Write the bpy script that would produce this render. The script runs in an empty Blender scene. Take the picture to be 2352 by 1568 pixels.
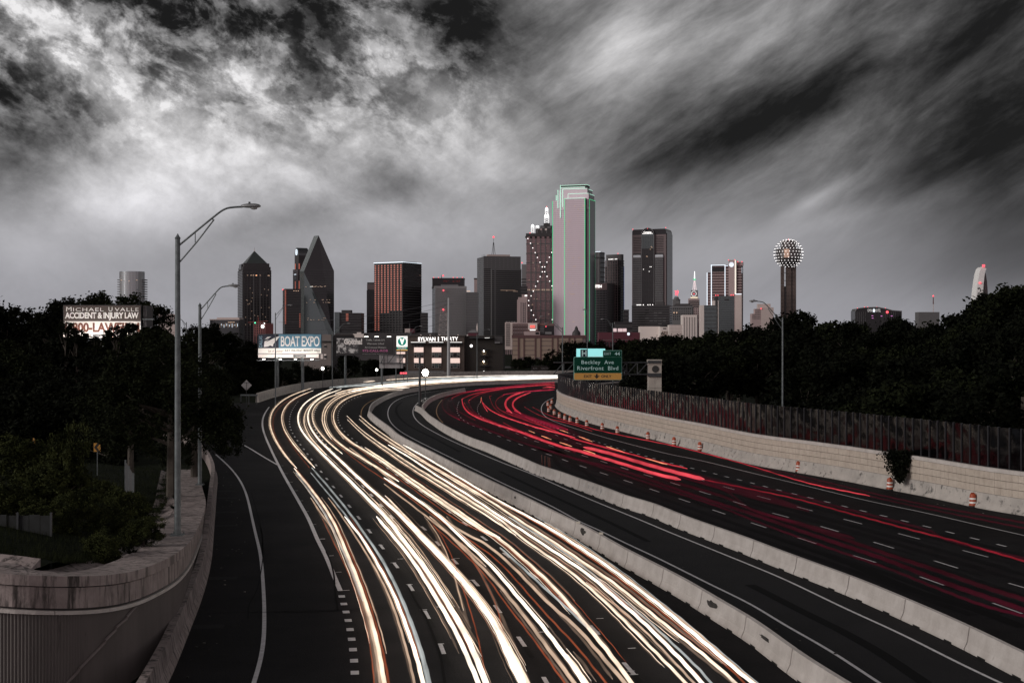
import bpy, math, random
from mathutils import Vector
random.seed(11)
R = math.radians
sc = bpy.context.scene
COL = sc.collection
F = 3267.0      # focal length in layout pixels (photo read at 2352 px wide)
HY = 784.0      # horizon row
CZ = 12.0       # camera height above the motorway
# ------------------------------------------------------------------ camera
cam = bpy.data.cameras.new('camera'); camo = bpy.data.objects.new('camera', cam); COL.objects.link(camo)
camo.location = (0, 0, CZ); camo.rotation_euler = (R(90), 0, 0)
cam.lens = 50; cam.sensor_width = 36; cam.clip_start = .5; cam.clip_end = 30000
sc.camera = camo
sc.view_settings.view_transform = 'Standard'; sc.view_settings.look = 'None'
sc.view_settings.exposure = 0.0; sc.view_settings.gamma = 1; sc.view_settings.use_curve_mapping = False
sc.cycles.transparent_max_bounces = 40
sc.cycles.max_bounces = 5
sc.cycles.sample_clamp_indirect = 3.0
# ------------------------------------------------------------------ sky
W = bpy.data.worlds.new('World'); sc.world = W; W.use_nodes = True
nt = W.node_tree; nt.nodes.clear()
def N(t, **kw):
    n = nt.nodes.new(t)
    for k, v in kw.items(): setattr(n, k, v)
    return n
def sset(sock, v):
    if isinstance(v, (int, float)): sock.default_value = v
    elif isinstance(v, tuple): sock.default_value = v
    else: nt.links.new(v, sock)
def M(op, a, b=None, c=None, clamp=False):
    n = N('ShaderNodeMath', operation=op); n.use_clamp = clamp
    sset(n.inputs[0], a)
    if b is not None: sset(n.inputs[1], b)
    if c is not None: sset(n.inputs[2], c)
    return n.outputs[0]
tc = N('ShaderNodeTexCoord'); sep = N('ShaderNodeSeparateXYZ'); nt.links.new(tc.outputs['Generated'], sep.inputs[0])
dx, dy, dz = sep.outputs
az = M('ARCTAN2', dx, dy); el = M('ARCSINE', dz)
comb = N('ShaderNodeCombineXYZ'); nt.links.new(az, comb.inputs[0]); nt.links.new(el, comb.inputs[1])
def azel(x, y):
    a = math.atan((x-1176)/F); return a, math.atan((HY-y)*math.cos(a)/F)
def blob(x, y, rx, ry, rot, amp):
    a, e = azel(x, y)
    mp = N('ShaderNodeMapping', vector_type='TEXTURE')
    nt.links.new(comb.outputs[0], mp.inputs['Vector'])
    mp.inputs['Location'].default_value = (a, e, 0)
    mp.inputs['Rotation'].default_value = (0, 0, R(rot))
    mp.inputs['Scale'].default_value = (rx/F, ry/F, 1)
    d = N('ShaderNodeVectorMath', operation='DOT_PRODUCT'); nt.links.new(mp.outputs[0], d.inputs[0]); nt.links.new(mp.outputs[0], d.inputs[1])
    ex = M('POWER', 2.0, M('MULTIPLY', d.outputs['Value'], -1.0))
    return M('MULTIPLY', ex, amp)
BL = [  # x, y, rx, ry, rotation (deg, up to the right +), amplitude: the cloud masses
 (330,430,190,85,8,.26),(230,480,140,45,0,.05),(500,250,220,90,-12,.17),(190,150,230,38,-38,.24),(130,40,110,40,-35,.12),(420,330,160,60,10,.08),
 (880,120,70,75,30,.20),(1060,250,120,70,50,.13),(1440,60,60,110,-8,.16),(1370,170,60,70,30,.08),(1650,60,260,50,25,.03),(1100,390,200,60,8,.14),(1290,480,320,50,12,.10),(760,380,200,60,5,.04),
 (1630,190,190,22,38,.10),(1880,452,75,16,30,.19),(2060,110,130,26,45,.09),(1930,500,140,22,14,.07),(40,560,120,50,-12,.10),(1700,560,500,60,0,.04),
 (40,330,150,140,0,-.22),(20,190,100,40,0,-.12),(400,40,80,55,-20,-.28),(620,60,170,60,-15,-.20),(300,10,200,30,0,-.12),(1040,60,90,90,-20,-.34),(1190,120,100,120,0,-.20),(760,150,70,120,40,-.12),
 (543,237,32,28,0,-.26),(600,292,70,26,-20,-.20),(905,420,72,36,-10,-.20),(780,470,240,26,16,-.08),(150,300,60,50,0,-.08),
 (1600,325,330,80,22,-.27),(1800,240,280,60,28,-.20),(1480,310,110,60,45,-.08),(1850,410,420,70,12,-.11),(2320,270,200,320,12,-.32),(2330,60,140,140,0,-.11),(1950,50,300,60,20,-.05),(2050,200,200,26,40,.06),(1820,60,160,26,30,.06),(2120,460,160,24,25,.05),
 (2080,330,240,110,30,-.10),(2300,480,330,110,0,-.09),(2250,610,330,60,0,-.07),(1250,30,700,50,0,-.08)]
acc = None
for b in BL:
    s = blob(*b); acc = s if acc is None else M('ADD', acc, s)
def noise(scale, detail, rough, dist, mscale=(1,1,1), rot=0, loc=(0,0,0)):
    mp = N('ShaderNodeMapping'); nt.links.new(comb.outputs[0], mp.inputs['Vector'])
    mp2 = N('ShaderNodeMapping'); nt.links.new(mp.outputs[0], mp2.inputs['Vector'])
    mp.inputs['Rotation'].default_value = (0, 0, R(rot)); mp2.inputs['Scale'].default_value = mscale; mp2.inputs['Location'].default_value = loc
    n = N('ShaderNodeTexNoise'); nt.links.new(mp2.outputs[0], n.inputs['Vector'])
    n.inputs['Scale'].default_value = scale; n.inputs['Detail'].default_value = detail; n.inputs['Roughness'].default_value = rough; n.inputs['Distortion'].default_value = dist
    return M('SUBTRACT', n.outputs['Fac'], .5)
def smooth(v, a, b):
    n = N('ShaderNodeMapRange', interpolation_type='SMOOTHSTEP'); sset(n.inputs['Value'], v)
    n.inputs['From Min'].default_value = a; n.inputs['From Max'].default_value = b
    return n.outputs['Result']
up = M('ADD', .12, M('MULTIPLY', smooth(el, .05, .16), .88))                      # cloud structure fades into haze near the horizon
left = smooth(az, .10, -.12)                    # puffy clouds left, wind-drawn streaks right
puff = noise(15, 9, .62, .35, (1, 1.5, 1), 20, (3.1, .7, 0))
puff = M('ADD', puff, M('MULTIPLY', noise(55, 8, .65, .3, (1, 1.2, 1), 20, (1.1, 4, 0)), .45))
strk = noise(11, 8, .62, .4, (.7, 2.3, 1), -32, (7.7, 2.2, 0))
strk = M('ADD', strk, M('MULTIPLY', noise(42, 6, .6, .3, (.7, 2.0, 1), -32, (2, 9, 0)), .3))
def crisp(n, a, b, amp): return M('MULTIPLY', M('SUBTRACT', smooth(n, a, b), .5), amp)
edge1 = crisp(noise(19, 12, .64, .25, (1, 1.5, 1), 28, (6.3, 1.9, 0)), -.05, .07, .25)
edge2 = crisp(noise(48, 12, .66, .15, (1, 1.3, 1), 28, (2.3, 7.9, 0)), -.06, .10, .12)
hi = smooth(el, .10, .19)
puff = M('ADD', M('MULTIPLY', puff, .75), M('MULTIPLY', M('ADD', edge1, edge2), M('MULTIPLY', hi, M('MULTIPLY', smooth(az, .06, -.05), 1.0))))
fine = M('MULTIPLY', noise(90, 10, .7, .3, (.8, 1.8, 1), -30, (4, 4, 0)), .11)
tex = M('ADD', M('ADD', M('MULTIPLY', M('MULTIPLY', puff, left), 1.2), M('MULTIPLY', M('MULTIPLY', strk, M('SUBTRACT', 1, left)), .72)), fine)
tex = M('MULTIPLY', tex, up)
big = M('MULTIPLY', noise(3.2, 3, .5, .2, (1, 2, 1), 0, (5, 5, 0)), M('MULTIPLY', smooth(el, .2, .5), .5))
base = M('SUBTRACT', .615, M('MULTIPLY', smooth(el, .02, .3), .09))
base = M('SUBTRACT', base, M('MULTIPLY', smooth(el, .26, .7), .16))
v = M('ADD', M('ADD', M('ADD', base, acc), tex), big)
west = smooth(M('MULTIPLY', dy, -1.0), -.1, .9)  # the sun has just set behind the camera: that half of the sky is lighter
v = M('ADD', v, M('MULTIPLY', west, .16))
v = M('MAXIMUM', M('MINIMUM', v, .93), .11)
rad = M('POWER', v, 2.25)
tint = N('ShaderNodeMix', data_type='RGBA'); sset(tint.inputs['Factor'], smooth(el, .0, .16))
tint.inputs['A'].default_value = (.975, .965, 1.05, 1); tint.inputs['B'].default_value = (1.0, .985, .995, 1)
tint2 = N('ShaderNodeMix', data_type='RGBA'); sset(tint2.inputs['Factor'], west); nt.links.new(tint.outputs['Result'], tint2.inputs['A'])
tint2.inputs['B'].default_value = (1.12, .93, .95, 1)
bg = N('ShaderNodeBackground'); nt.links.new(tint2.outputs['Result'], bg.inputs['Color']); nt.links.new(rad, bg.inputs['Strength'])
SUN_EL, SUN_AZ = R(20), R(243)     # low in the west, behind and to the left of the camera (azimuth from +Y)
sky = N('ShaderNodeTexSky', sky_type='NISHITA'); sky.sun_disc = False; sky.sun_elevation = SUN_EL; sky.sun_rotation = SUN_AZ
hs = N('ShaderNodeHueSaturation'); hs.inputs['Saturation'].default_value = .08; nt.links.new(sky.outputs[0], hs.inputs['Color'])
bg2 = N('ShaderNodeBackground'); nt.links.new(hs.outputs[0], bg2.inputs['Color']); bg2.inputs['Strength'].default_value = .0012
ad = N('ShaderNodeAddShader'); nt.links.new(bg.outputs[0], ad.inputs[0]); nt.links.new(bg2.outputs[0], ad.inputs[1])
wo = N('ShaderNodeOutputWorld'); nt.links.new(ad.outputs[0], wo.inputs['Surface'])
W.cycles.sampling_method = 'MANUAL'; W.cycles.sample_map_resolution = 512
sun = bpy.data.lights.new('sun', 'SUN'); suno = bpy.data.objects.new('sun', sun); COL.objects.link(suno)
sun.energy = 1.7; sun.angle = R(25); sun.color = (1, .93, .87)
sd = Vector((math.sin(SUN_AZ)*math.cos(SUN_EL), math.cos(SUN_AZ)*math.cos(SUN_EL), math.sin(SUN_EL)))
suno.rotation_euler = sd.to_track_quat('Z', 'Y').to_euler()
# ------------------------------------------------------------------ materials
MT = {}
def mat(name, col, rough=.7, metal=0, col2=None, nscale=1.0, ndet=5, bump=0, bscale=None, emis=None, es=0, spec=.5, stretch=None, ramp=(.35,.65), streak=None):
    if name in MT: return MT[name]
    m = bpy.data.materials.new(name); m.use_nodes = True; t = m.node_tree
    p = t.nodes['Principled BSDF']; p.inputs['Roughness'].default_value = rough; p.inputs['Metallic'].default_value = metal
    p.inputs['Specular IOR Level'].default_value = spec
    p.inputs['Base Color'].default_value = (*col, 1)
    co = None
    if col2 or bump:
        co = t.nodes.new('ShaderNodeTexCoord'); mp = t.nodes.new('ShaderNodeMapping'); g = t.nodes.new('ShaderNodeNewGeometry')
        t.links.new(g.outputs['Position'], mp.inputs['Vector'])
        if stretch: mp.inputs['Scale'].default_value = stretch
    if col2:
        n = t.nodes.new('ShaderNodeTexNoise'); n.inputs['Scale'].default_value = nscale; n.inputs['Detail'].default_value = ndet; n.inputs['Roughness'].default_value = .65
        t.links.new(mp.outputs[0], n.inputs['Vector'])
        r = t.nodes.new('ShaderNodeValToRGB'); t.links.new(n.outputs['Fac'], r.inputs['Fac'])
        r.color_ramp.elements[0].position = ramp[0]; r.color_ramp.elements[1].position = ramp[1]
        r.color_ramp.elements[0].color = (*col, 1); r.color_ramp.elements[1].color = (*col2, 1)
        out = r.outputs['Color']
        if streak:      # weather streaks running down, in their own colour
            sc2, thr, c3 = streak[:3]; zf = streak[3] if len(streak) > 3 else .12
            mp3 = t.nodes.new('ShaderNodeMapping'); t.links.new(g.outputs['Position'], mp3.inputs['Vector']); mp3.inputs['Scale'].default_value = (sc2, sc2, sc2*zf)
            n3 = t.nodes.new('ShaderNodeTexNoise'); n3.inputs['Scale'].default_value = 1; n3.inputs['Detail'].default_value = 6; n3.inputs['Roughness'].default_value = .7
            t.links.new(mp3.outputs[0], n3.inputs['Vector'])
            r3 = t.nodes.new('ShaderNodeValToRGB'); t.links.new(n3.outputs['Fac'], r3.inputs['Fac']); r3.color_ramp.elements[0].position = thr; r3.color_ramp.elements[1].position = thr+.12
            mx = t.nodes.new('ShaderNodeMix'); mx.data_type = 'RGBA'; t.links.new(r3.outputs['Color'], mx.inputs['Factor']); t.links.new(out, mx.inputs['A']); mx.inputs['B'].default_value = (*c3, 1)
            out = mx.outputs['Result']
        t.links.new(out, p.inputs['Base Color'])
    if bump:
        n2 = t.nodes.new('ShaderNodeTexNoise'); n2.inputs['Scale'].default_value = bscale or nscale*4; n2.inputs['Detail'].default_value = 6
        t.links.new(mp.outputs[0], n2.inputs['Vector'])
        b = t.nodes.new('ShaderNodeBump'); b.inputs['Strength'].default_value = bump; b.inputs['Distance'].default_value = .1
        t.links.new(n2.outputs['Fac'], b.inputs['Height']); t.links.new(b.outputs[0], p.inputs['Normal'])
    if emis:
        p.inputs['Emission Color'].default_value = (*emis, 1); p.inputs['Emission Strength'].default_value = es
    MT[name] = m; return m
def trail_mat(name, core, edge, strength, alpha=1.0, soft=1.6, dots=0):
    if name in MT: return MT[name]
    m = bpy.data.materials.new(name); m.use_nodes = True; t = m.node_tree; t.nodes.clear()
    lw = t.nodes.new('ShaderNodeLayerWeight'); lw.inputs['Blend'].default_value = .5
    mx = t.nodes.new('ShaderNodeMix'); mx.data_type = 'RGBA'; t.links.new(lw.outputs['Facing'], mx.inputs['Factor'])
    mx.inputs['A'].default_value = (*core, 1); mx.inputs['B'].default_value = (*edge, 1)
    em = t.nodes.new('ShaderNodeEmission'); t.links.new(mx.outputs['Result'], em.inputs['Color'])
    gp = t.nodes.new('ShaderNodeNewGeometry'); nz = t.nodes.new('ShaderNodeTexNoise'); nz.inputs['Scale'].default_value = .35; nz.inputs['Detail'].default_value = 4; t.links.new(gp.outputs['Position'], nz.inputs['Vector'])
    mr = t.nodes.new('ShaderNodeMapRange'); t.links.new(nz.outputs['Fac'], mr.inputs['Value']); mr.inputs['From Min'].default_value = .3; mr.inputs['From Max'].default_value = .7; mr.inputs['To Min'].default_value = strength*.62; mr.inputs['To Max'].default_value = strength*1.3
    t.links.new(mr.outputs['Result'], em.inputs['Strength'])
    inv = t.nodes.new('ShaderNodeMath'); inv.operation = 'SUBTRACT'; inv.inputs[0].default_value = 1; t.links.new(lw.outputs['Facing'], inv.inputs[1])
    pw = t.nodes.new('ShaderNodeMath'); pw.operation = 'POWER'; t.links.new(inv.outputs[0], pw.inputs[0]); pw.inputs[1].default_value = soft
    al = t.nodes.new('ShaderNodeMath'); al.operation = 'MULTIPLY'; t.links.new(pw.outputs[0], al.inputs[0]); al.inputs[1].default_value = alpha; al.use_clamp = True
    tr = t.nodes.new('ShaderNodeBsdfTransparent'); ms = t.nodes.new('ShaderNodeMixShader')
    t.links.new(al.outputs[0], ms.inputs[0]); t.links.new(tr.outputs[0], ms.inputs[1]); t.links.new(em.outputs[0], ms.inputs[2])
    o = t.nodes.new('ShaderNodeOutputMaterial'); t.links.new(ms.outputs[0], o.inputs['Surface'])
    MT[name] = m; return m
# ------------------------------------------------------------------ object helpers
def tag(o, label=None, cat=None, group=None, kind=None):
    if label: o['label'] = label
    if cat: o['category'] = cat
    if group: o['group'] = group
    if kind: o['kind'] = kind
    return o
def empty(name, loc=(0,0,0), rz=0, label=None, cat=None, group=None):
    o = bpy.data.objects.new(name, None); COL.objects.link(o); o.location = loc; o.rotation_euler = (0,0,rz); o.empty_display_size = .5
    return tag(o, label, cat, group)
def mesh(name, vs, fs, m=None, parent=None, smooth=False, loc=None):
    me = bpy.data.meshes.new(name); me.from_pydata(vs, [], fs); me.update()
    if smooth: me.polygons.foreach_set('use_smooth', [True]*len(me.polygons))
    if m: me.materials.append(m)
    o = bpy.data.objects.new(name, me); COL.objects.link(o)
    if parent: o.parent = parent
    if loc: o.location = loc
    return o
def link(name, me, parent=None, loc=(0,0,0), rot=(0,0,0), scale=(1,1,1)):
    o = bpy.data.objects.new(name, me); COL.objects.link(o); o.parent = parent
    o.location = loc; o.rotation_euler = rot; o.scale = scale; return o
def copy_tree(o, parent=None):
    c = o.copy(); COL.objects.link(c); c.parent = parent
    for ch in list(o.children): copy_tree(ch, c)
    return c
CUB = {}
CV = [(x,y,z) for x in (-.5,.5) for y in (-.5,.5) for z in (-.5,.5)]
CF = [(0,1,3,2),(4,6,7,5),(0,4,5,1),(2,3,7,6),(0,2,6,4),(1,5,7,3)]
def bx(name, m, parent, x0, x1, y0, y1, z0, z1, rot=(0,0,0)):
    if m.name not in CUB:
        me = bpy.data.meshes.new('box_'+m.name); me.from_pydata(CV, [], CF); me.update(); me.materials.append(m); CUB[m.name] = me
    return link(name, CUB[m.name], parent, ((x0+x1)/2,(y0+y1)/2,(z0+z1)/2), rot, (abs(x1-x0),abs(y1-y0),abs(z1-z0)))
class MB:
    def __init__(s): s.v = []; s.f = []
    def add(s, vs, fs):
        n = len(s.v); s.v += list(vs); s.f += [tuple(i+n for i in f) for f in fs]
    def box(s, x0,x1,y0,y1,z0,z1):
        s.add([(x,y,z) for x in (x0,x1) for y in (y0,y1) for z in (z0,z1)], CF)
    def cyl(s, p, q, r0, r1=None, n=8, cap=True):
        r1 = r0 if r1 is None else r1
        p = Vector(p); q = Vector(q); d = (q-p).normalized(); a = d.orthogonal().normalized(); b = d.cross(a)
        vs = [tuple(c+(a*math.cos(2*math.pi*i/n)+b*math.sin(2*math.pi*i/n))*r) for c, r in ((p,r0),(q,r1)) for i in range(n)]
        fs = [(i,(i+1)%n,n+(i+1)%n,n+i) for i in range(n)]
        if cap: fs += [tuple(range(n))[::-1], tuple(range(n,2*n))]
        s.add(vs, fs)
    def tube(s, pts, r, n=8):
        pts = [Vector(p) for p in pts]; base = len(s.v); k = len(pts)
        for i, p in enumerate(pts):
            d = (pts[min(i+1,k-1)]-pts[max(i-1,0)]).normalized()
            h = Vector((0,0,1)).cross(d)
            h = h.normalized() if h.length > 1e-4 else Vector((1,0,0))
            u = d.cross(h); rr = r[i] if isinstance(r, list) else r
            s.v += [tuple(p+(h*math.cos(2*math.pi*j/n)+u*math.sin(2*math.pi*j/n))*rr) for j in range(n)]
        for i in range(k-1):
            for j in range(n):
                a = base+i*n+j; b = base+i*n+(j+1)%n; s.f.append((a,b,b+n,a+n))
        s.f.append(tuple(base+j for j in range(n))[::-1]); s.f.append(tuple(base+(k-1)*n+j for j in range(n)))
    def lathe(s, prof, n=16, c=(0,0,0)):
        base = len(s.v)
        for r, z in prof:
            s.v += [(c[0]+r*math.cos(2*math.pi*j/n), c[1]+r*math.sin(2*math.pi*j/n), c[2]+z) for j in range(n)]
        for i in range(len(prof)-1):
            for j in range(n):
                a = base+i*n+j; b = base+i*n+(j+1)%n; s.f.append((a,b,b+n,a+n))
        s.f.append(tuple(base+j for j in range(n))[::-1]); s.f.append(tuple(base+(len(prof)-1)*n+j for j in range(n)))
    def prism(s, prof, y0, y1):      # profile in x,z extruded along y
        n = len(prof); s.add([(x,y0,z) for x,z in prof]+[(x,y1,z) for x,z in prof], [tuple(range(n)), tuple(range(n,2*n))[::-1]]+[(i,n+i,n+(i+1)%n,(i+1)%n) for i in range(n)])
    def build(s, name, m, parent=None, smooth=False, loc=None): return mesh(name, s.v, s.f, m, parent, smooth, loc)
# ------------------------------------------------------------------ layout: image point -> place on the flat motorway (or at a given height)
ZN = {'a':(574.2,861.3,4.096),'b':(574.2,1185.7,4.096),'c':(1148.4,861.3,4.096),'d':(1148.4,1185.7,4.096),'e':(1722.6,861.3,3.7355),
      'k':(1722.6,1148.4,3.7355),'g':(545.5,717.8,5.12),'h':(861.3,717.8,5.12),'s':(1234.6,746.5,5.12),'l':(0,861.3,3.723),'m':(0,1147.3,3.723),'r':(976.2,861.3,3.901),'q':(1205.9,918.7,2.6006),'z':(0,0,1)}
def px(s):
    out = []; z = ZN['z']
    for t in s.split():
        if t[0].isalpha(): z = ZN[t[0]]; t = t[2:]
        if not t: continue
        x, y = t.split(','); out.append((z[0]+float(x)/z[2], z[1]+float(y)/z[2]))
    return out
def cr(P, step=5.0):     # Catmull-Rom through image points
    if len(P) < 3: P = [P[0], ((P[0][0]+P[-1][0])/2,(P[0][1]+P[-1][1])/2), P[-1]]
    Q = [(2*P[0][0]-P[1][0], 2*P[0][1]-P[1][1])]+P+[(2*P[-1][0]-P[-2][0], 2*P[-1][1]-P[-2][1])]
    out = []
    for i in range(1, len(Q)-2):
        a,b,c,d = Q[i-1],Q[i],Q[i+1],Q[i+2]
        n = max(1, int(math.hypot(c[0]-b[0], c[1]-b[1])/step))
        for j in range(n):
            t = j/n
            out.append(tuple(.5*((2*b[k])+(-a[k]+c[k])*t+(2*a[k]-5*b[k]+4*c[k]-d[k])*t*t+(-a[k]+3*b[k]-3*c[k]+d[k])*t**3) for k in (0,1)))
    out.append(P[-1]); return out
def G(x, y, z=0.0):
    D = (CZ-z)*F/(y-HY); return ((x-1176)/F*D, D, z)
def clean(P):      # drop readings that run backwards where two crops overlap
    out = [P[0]]
    for i in range(1, len(P)):
        a = out[-1]; b = P[i]
        if math.hypot(b[0]-a[0], b[1]-a[1]) < 1.5 and i < len(P)-1: continue
        if len(out) > 1:
            c = out[-2]; d1 = (a[0]-c[0], a[1]-c[1]); d2 = (b[0]-a[0], b[1]-a[1]); n = math.hypot(*d1)*math.hypot(*d2)
            if n and (d1[0]*d2[0]+d1[1]*d2[1])/n < .15: continue
        out.append(b)
    return out
def line(s, z=0.0, step=5.0, sm=0):
    P = cr(clean(px(s)), step)
    for _ in range(sm): P = [P[0]]+[((P[i-1][0]+2*P[i][0]+P[i+1][0])/4, (P[i-1][1]+2*P[i][1]+P[i+1][1])/4) for i in range(1, len(P)-1)]+[P[-1]]
    return [G(x,y,z) for x,y in P]
def at(x, y, D): return ((x-1176)/F*D, D, CZ+(HY-y)/F*D)
def arc(P):
    S = [0]
    for a, b in zip(P, P[1:]): S.append(S[-1]+math.dist(a, b))
    return S
def samp(P, S, s):
    s = max(0, min(S[-1], s)); import bisect
    i = min(max(bisect.bisect_right(S, s)-1, 0), len(P)-2)
    t = (s-S[i])/max(1e-9, S[i+1]-S[i]); return tuple(P[i][k]+(P[i+1][k]-P[i][k])*t for k in range(len(P[0])))
def resample(P, d):
    S = arc(P); n = max(1, round(S[-1]/d)); return [samp(P, S, S[-1]*i/n) for i in range(n+1)]
def smoothp(P, k=3):
    for _ in range(k):
        P = [P[0]]+[tuple((P[i-1][j]+2*P[i][j]+P[i+1][j])/4 for j in range(len(P[0]))) for i in range(1, len(P)-1)]+[P[-1]]
    return P
def offset(P, o):       # to the right of travel (+)
    out = []
    for i, p in enumerate(P):
        a = P[max(i-1,0)]; b = P[min(i+1,len(P)-1)]; tx, ty = b[0]-a[0], b[1]-a[1]; L = math.hypot(tx,ty) or 1
        out.append((p[0]+ty/L*o, p[1]-tx/L*o, *p[2:]))
    return out
def ribbon(name, P, w, z, m, parent, w2=None):
    A = offset(P, -w/2); B = offset(P, (w2 or w)/2); v = []
    for a, b in zip(A, B): v += [(a[0],a[1],z),(b[0],b[1],z)]
    return mesh(name, v, [(2*i,2*i+1,2*i+3,2*i+2) for i in range(len(P)-1)], m, parent)
def sweep(mb, P, prof, close=True):    # profile: (offset to the right, height) along path
    L = [offset(P, o) for o, h in prof]; n = len(prof); base = len(mb.v)
    for i in range(len(P)):
        for j, (o, h) in enumerate(prof): q = L[j][i]; mb.v.append((q[0], q[1], (q[2] if len(q)>2 else 0)+h))
    for i in range(len(P)-1):
        for j in range(n if close else n-1):
            a = base+i*n+j; b = base+i*n+(j+1)%n; mb.f.append((a,a+n,b+n,b))
    if close: mb.f.append(tuple(base+j for j in range(n))); mb.f.append(tuple(base+(len(P)-1)*n+j for j in range(n))[::-1])
# text -> mesh, made first while the scene is small
_dg = None
def text_me(s, m, bold=0.0, shear=0.0, spacing=1.0, align='CENTER', line=1.0):
    cu = bpy.data.curves.new('t', 'FONT'); cu.body = s; cu.offset = bold; cu.shear = shear; cu.space_character = spacing; cu.align_x = align; cu.space_line = line; cu.resolution_u = 3
    o = bpy.data.objects.new('t', cu); COL.objects.link(o); bpy.context.view_layer.update()
    me = bpy.data.meshes.new_from_object(o.evaluated_get(bpy.context.evaluated_depsgraph_get()))
    bpy.data.objects.remove(o); bpy.data.curves.remove(cu)
    xs = [v.co.x for v in me.vertices]; ys = [v.co.y for v in me.vertices]
    x0,x1,y0,y1 = min(xs),max(xs),min(ys),max(ys)
    for v in me.vertices: v.co = ((v.co.x-x0)/(x1-x0), 0, (v.co.y-y0)/(y1-y0))
    me.materials.clear(); me.materials.append(m); me.name = 'lettering'; return me
def put(name, me, parent, x0, x1, z0, z1, y=-.05, rot=(0,0,0)):
    return link(name, me, parent, (x0, y, z0), rot, (x1-x0, 1, z1-z0))
def rrect(x0,x1,z0,z1,r,n=5):
    P = []
    for cx, cz, a0 in ((x1-r,z1-r,0),(x0+r,z1-r,90),(x0+r,z0+r,180),(x1-r,z0+r,270)):
        for i in range(n+1): a = R(a0+90*i/n); P.append((cx+r*math.cos(a), cz+r*math.sin(a)))
    return P
# ------------------------------------------------------------------ lettering (made first)
leg = mat('sign_white_legend', (.42,.66,.66), .5); legk = mat('sign_black_legend', (.012,.010,.008), .5)
TXT_SIGN = [(text_me('Beckley  Ave', leg, .008, spacing=1.1), leg, 512,890,412,469),(text_me('Riverfront  Blvd', leg, .008, spacing=1.1), leg, 463,942,480,527),
            (text_me('EXIT', legk, .02), legk, 541,635,583,615),(text_me('ONLY', legk, .02), legk, 743,862,583,615),(text_me('EXIT', leg, .01, spacing=1.2), leg, 781,858,320,350),(text_me('44', leg, .012), leg, 900,962,316,354),(text_me('H', leg, .04), leg, 516,573,296,364)]
pw_ = mat('print_white', (.82,.80,.78), .6); pk_ = mat('print_black', (.015,.014,.014), .6); pbrn = mat('print_rust', (.16,.055,.035), .6); ppk = mat('print_pink', (.45,.14,.30), .6); plb = mat('print_light_blue', (.30,.50,.62), .6); pgr = mat('print_grey', (.5,.5,.5), .6)
gwhite = mat('neon_white', (1,1,1), .5, emis=(1,.97,.93), es=1.3)
TX = {k: text_me(s, m, b, spacing=sp) for k, s, m, b, sp in (
 ('mu1','M',pw_,.0,1),('mu2','ICHAEL',pw_,.0,1.15),('mu3','U',pw_,.0,1),('mu4','VALLE',pw_,.0,1.15),('acc','ACCIDENT & INJURY LAW',pw_,.035,.95),('law','1-800-LAWFIRM',pbrn,.04,1.0),('cc','CLEARCHANNEL',pgr,.01,1),
 ('boat','BOAT EXPO',pw_,.012,.92),('july','JULY 19th-22nd · MARKET HALL',pk_,.02,1),('dallas','DALLAS',plb,.0,1.0),('gone','last of summer!',pbrn,0,1),
 ('got','Gotcha!',pw_,.05,.95),('tr1','Traffic Tickets $75',pgr,0,1),('tr2','Warrants Lifted',pgr,0,1),('tr3','All Criminal Matters',pgr,0,1),('tr4','972-CALL-ROB',ppk,.03,1.05),('tr5','Law Offices of Robert S. Gregg   www.GreggDefense.com',pgr,0,1),
 ('val','VALERO',mat('print_white2',(.9,.9,.88),.5),.05,1),('v','V',mat('print_white2',(.9,.9,.88),.5),.09,1),('syl','SYLVAN',gwhite,.03,1.1),('thi','THIRTY',gwhite,.02,1.1),('westin','WESTIN',gwhite,.05,.95),('com','Comerica',gwhite,.02,1),
 ('omni','OMNI    HOTEL',mat('sign_soft_white',(.7,.7,.7),.5,emis=(1,1,1),es=.35),.0,1.05),('alta','ALTA      YORKTOWN',pgr,0,1.1),('now','NOW LEASING',pk_,.03,1),('ccb','Clear Channel',pw_,.01,1),('m','M',gwhite,.03,1),('t24','70°  6:47',mat('ticker_red',(.1,.01,.01),.5,emis=(1,.06,.05),es=.12),.0,1.2))}
# ================================================================== materials in use
asph = mat('asphalt', (.0045,.0044,.0054), .8, col2=(.0135,.0128,.0145), nscale=.22, ndet=12, bump=.35, bscale=14, ramp=(.32,.68), spec=.08)
asph2 = mat('asphalt_dark', (.0045,.0045,.0056), .8, col2=(.011,.0106,.0125), nscale=.22, ndet=9, bump=.35, bscale=14, ramp=(.3,.7), spec=.15)
seal = mat('crack_sealant', (.003,.003,.0035), .8, spec=.05)
rubber = mat('rubber_mark', (.0045,.0045,.005), .8, spec=.05)
paint = mat('road_paint', (.60,.60,.62), .55, col2=(.36,.35,.37), nscale=3, ramp=(.4,.75))
paint_y = mat('yellow_road_paint', (.36,.20,.05), .6, col2=(.24,.13,.04), nscale=3)
blackp = mat('black_contrast_paint', (.003,.003,.0035), .7, spec=.05)
conc = mat('concrete', (.40,.37,.35), .85, col2=(.52,.49,.47), nscale=.8, ndet=8, bump=.25, bscale=9, streak=(1.6,.66,(.17,.15,.14)))
conc_w = mat('weathered_concrete', (.20,.165,.16), .85, col2=(.33,.28,.27), nscale=.9, ndet=8, bump=.3, bscale=8, streak=(2.6,.50,(.045,.038,.035)))
conc_d = mat('scuffed_concrete', (.46,.43,.40), .85, col2=(.34,.32,.30), nscale=.7, ndet=8, bump=.3, bscale=7, streak=(1.5,.56,(.06,.06,.06),1.1))
masonry = mat('split_face_block', (.40,.345,.295), .9, col2=(.50,.44,.38), nscale=1.2, ndet=8, bump=.4, bscale=12, streak=(1.4,.7,(.13,.12,.11)))
joint = mat('mortar_joint', (.05,.045,.04), .95)
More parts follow.
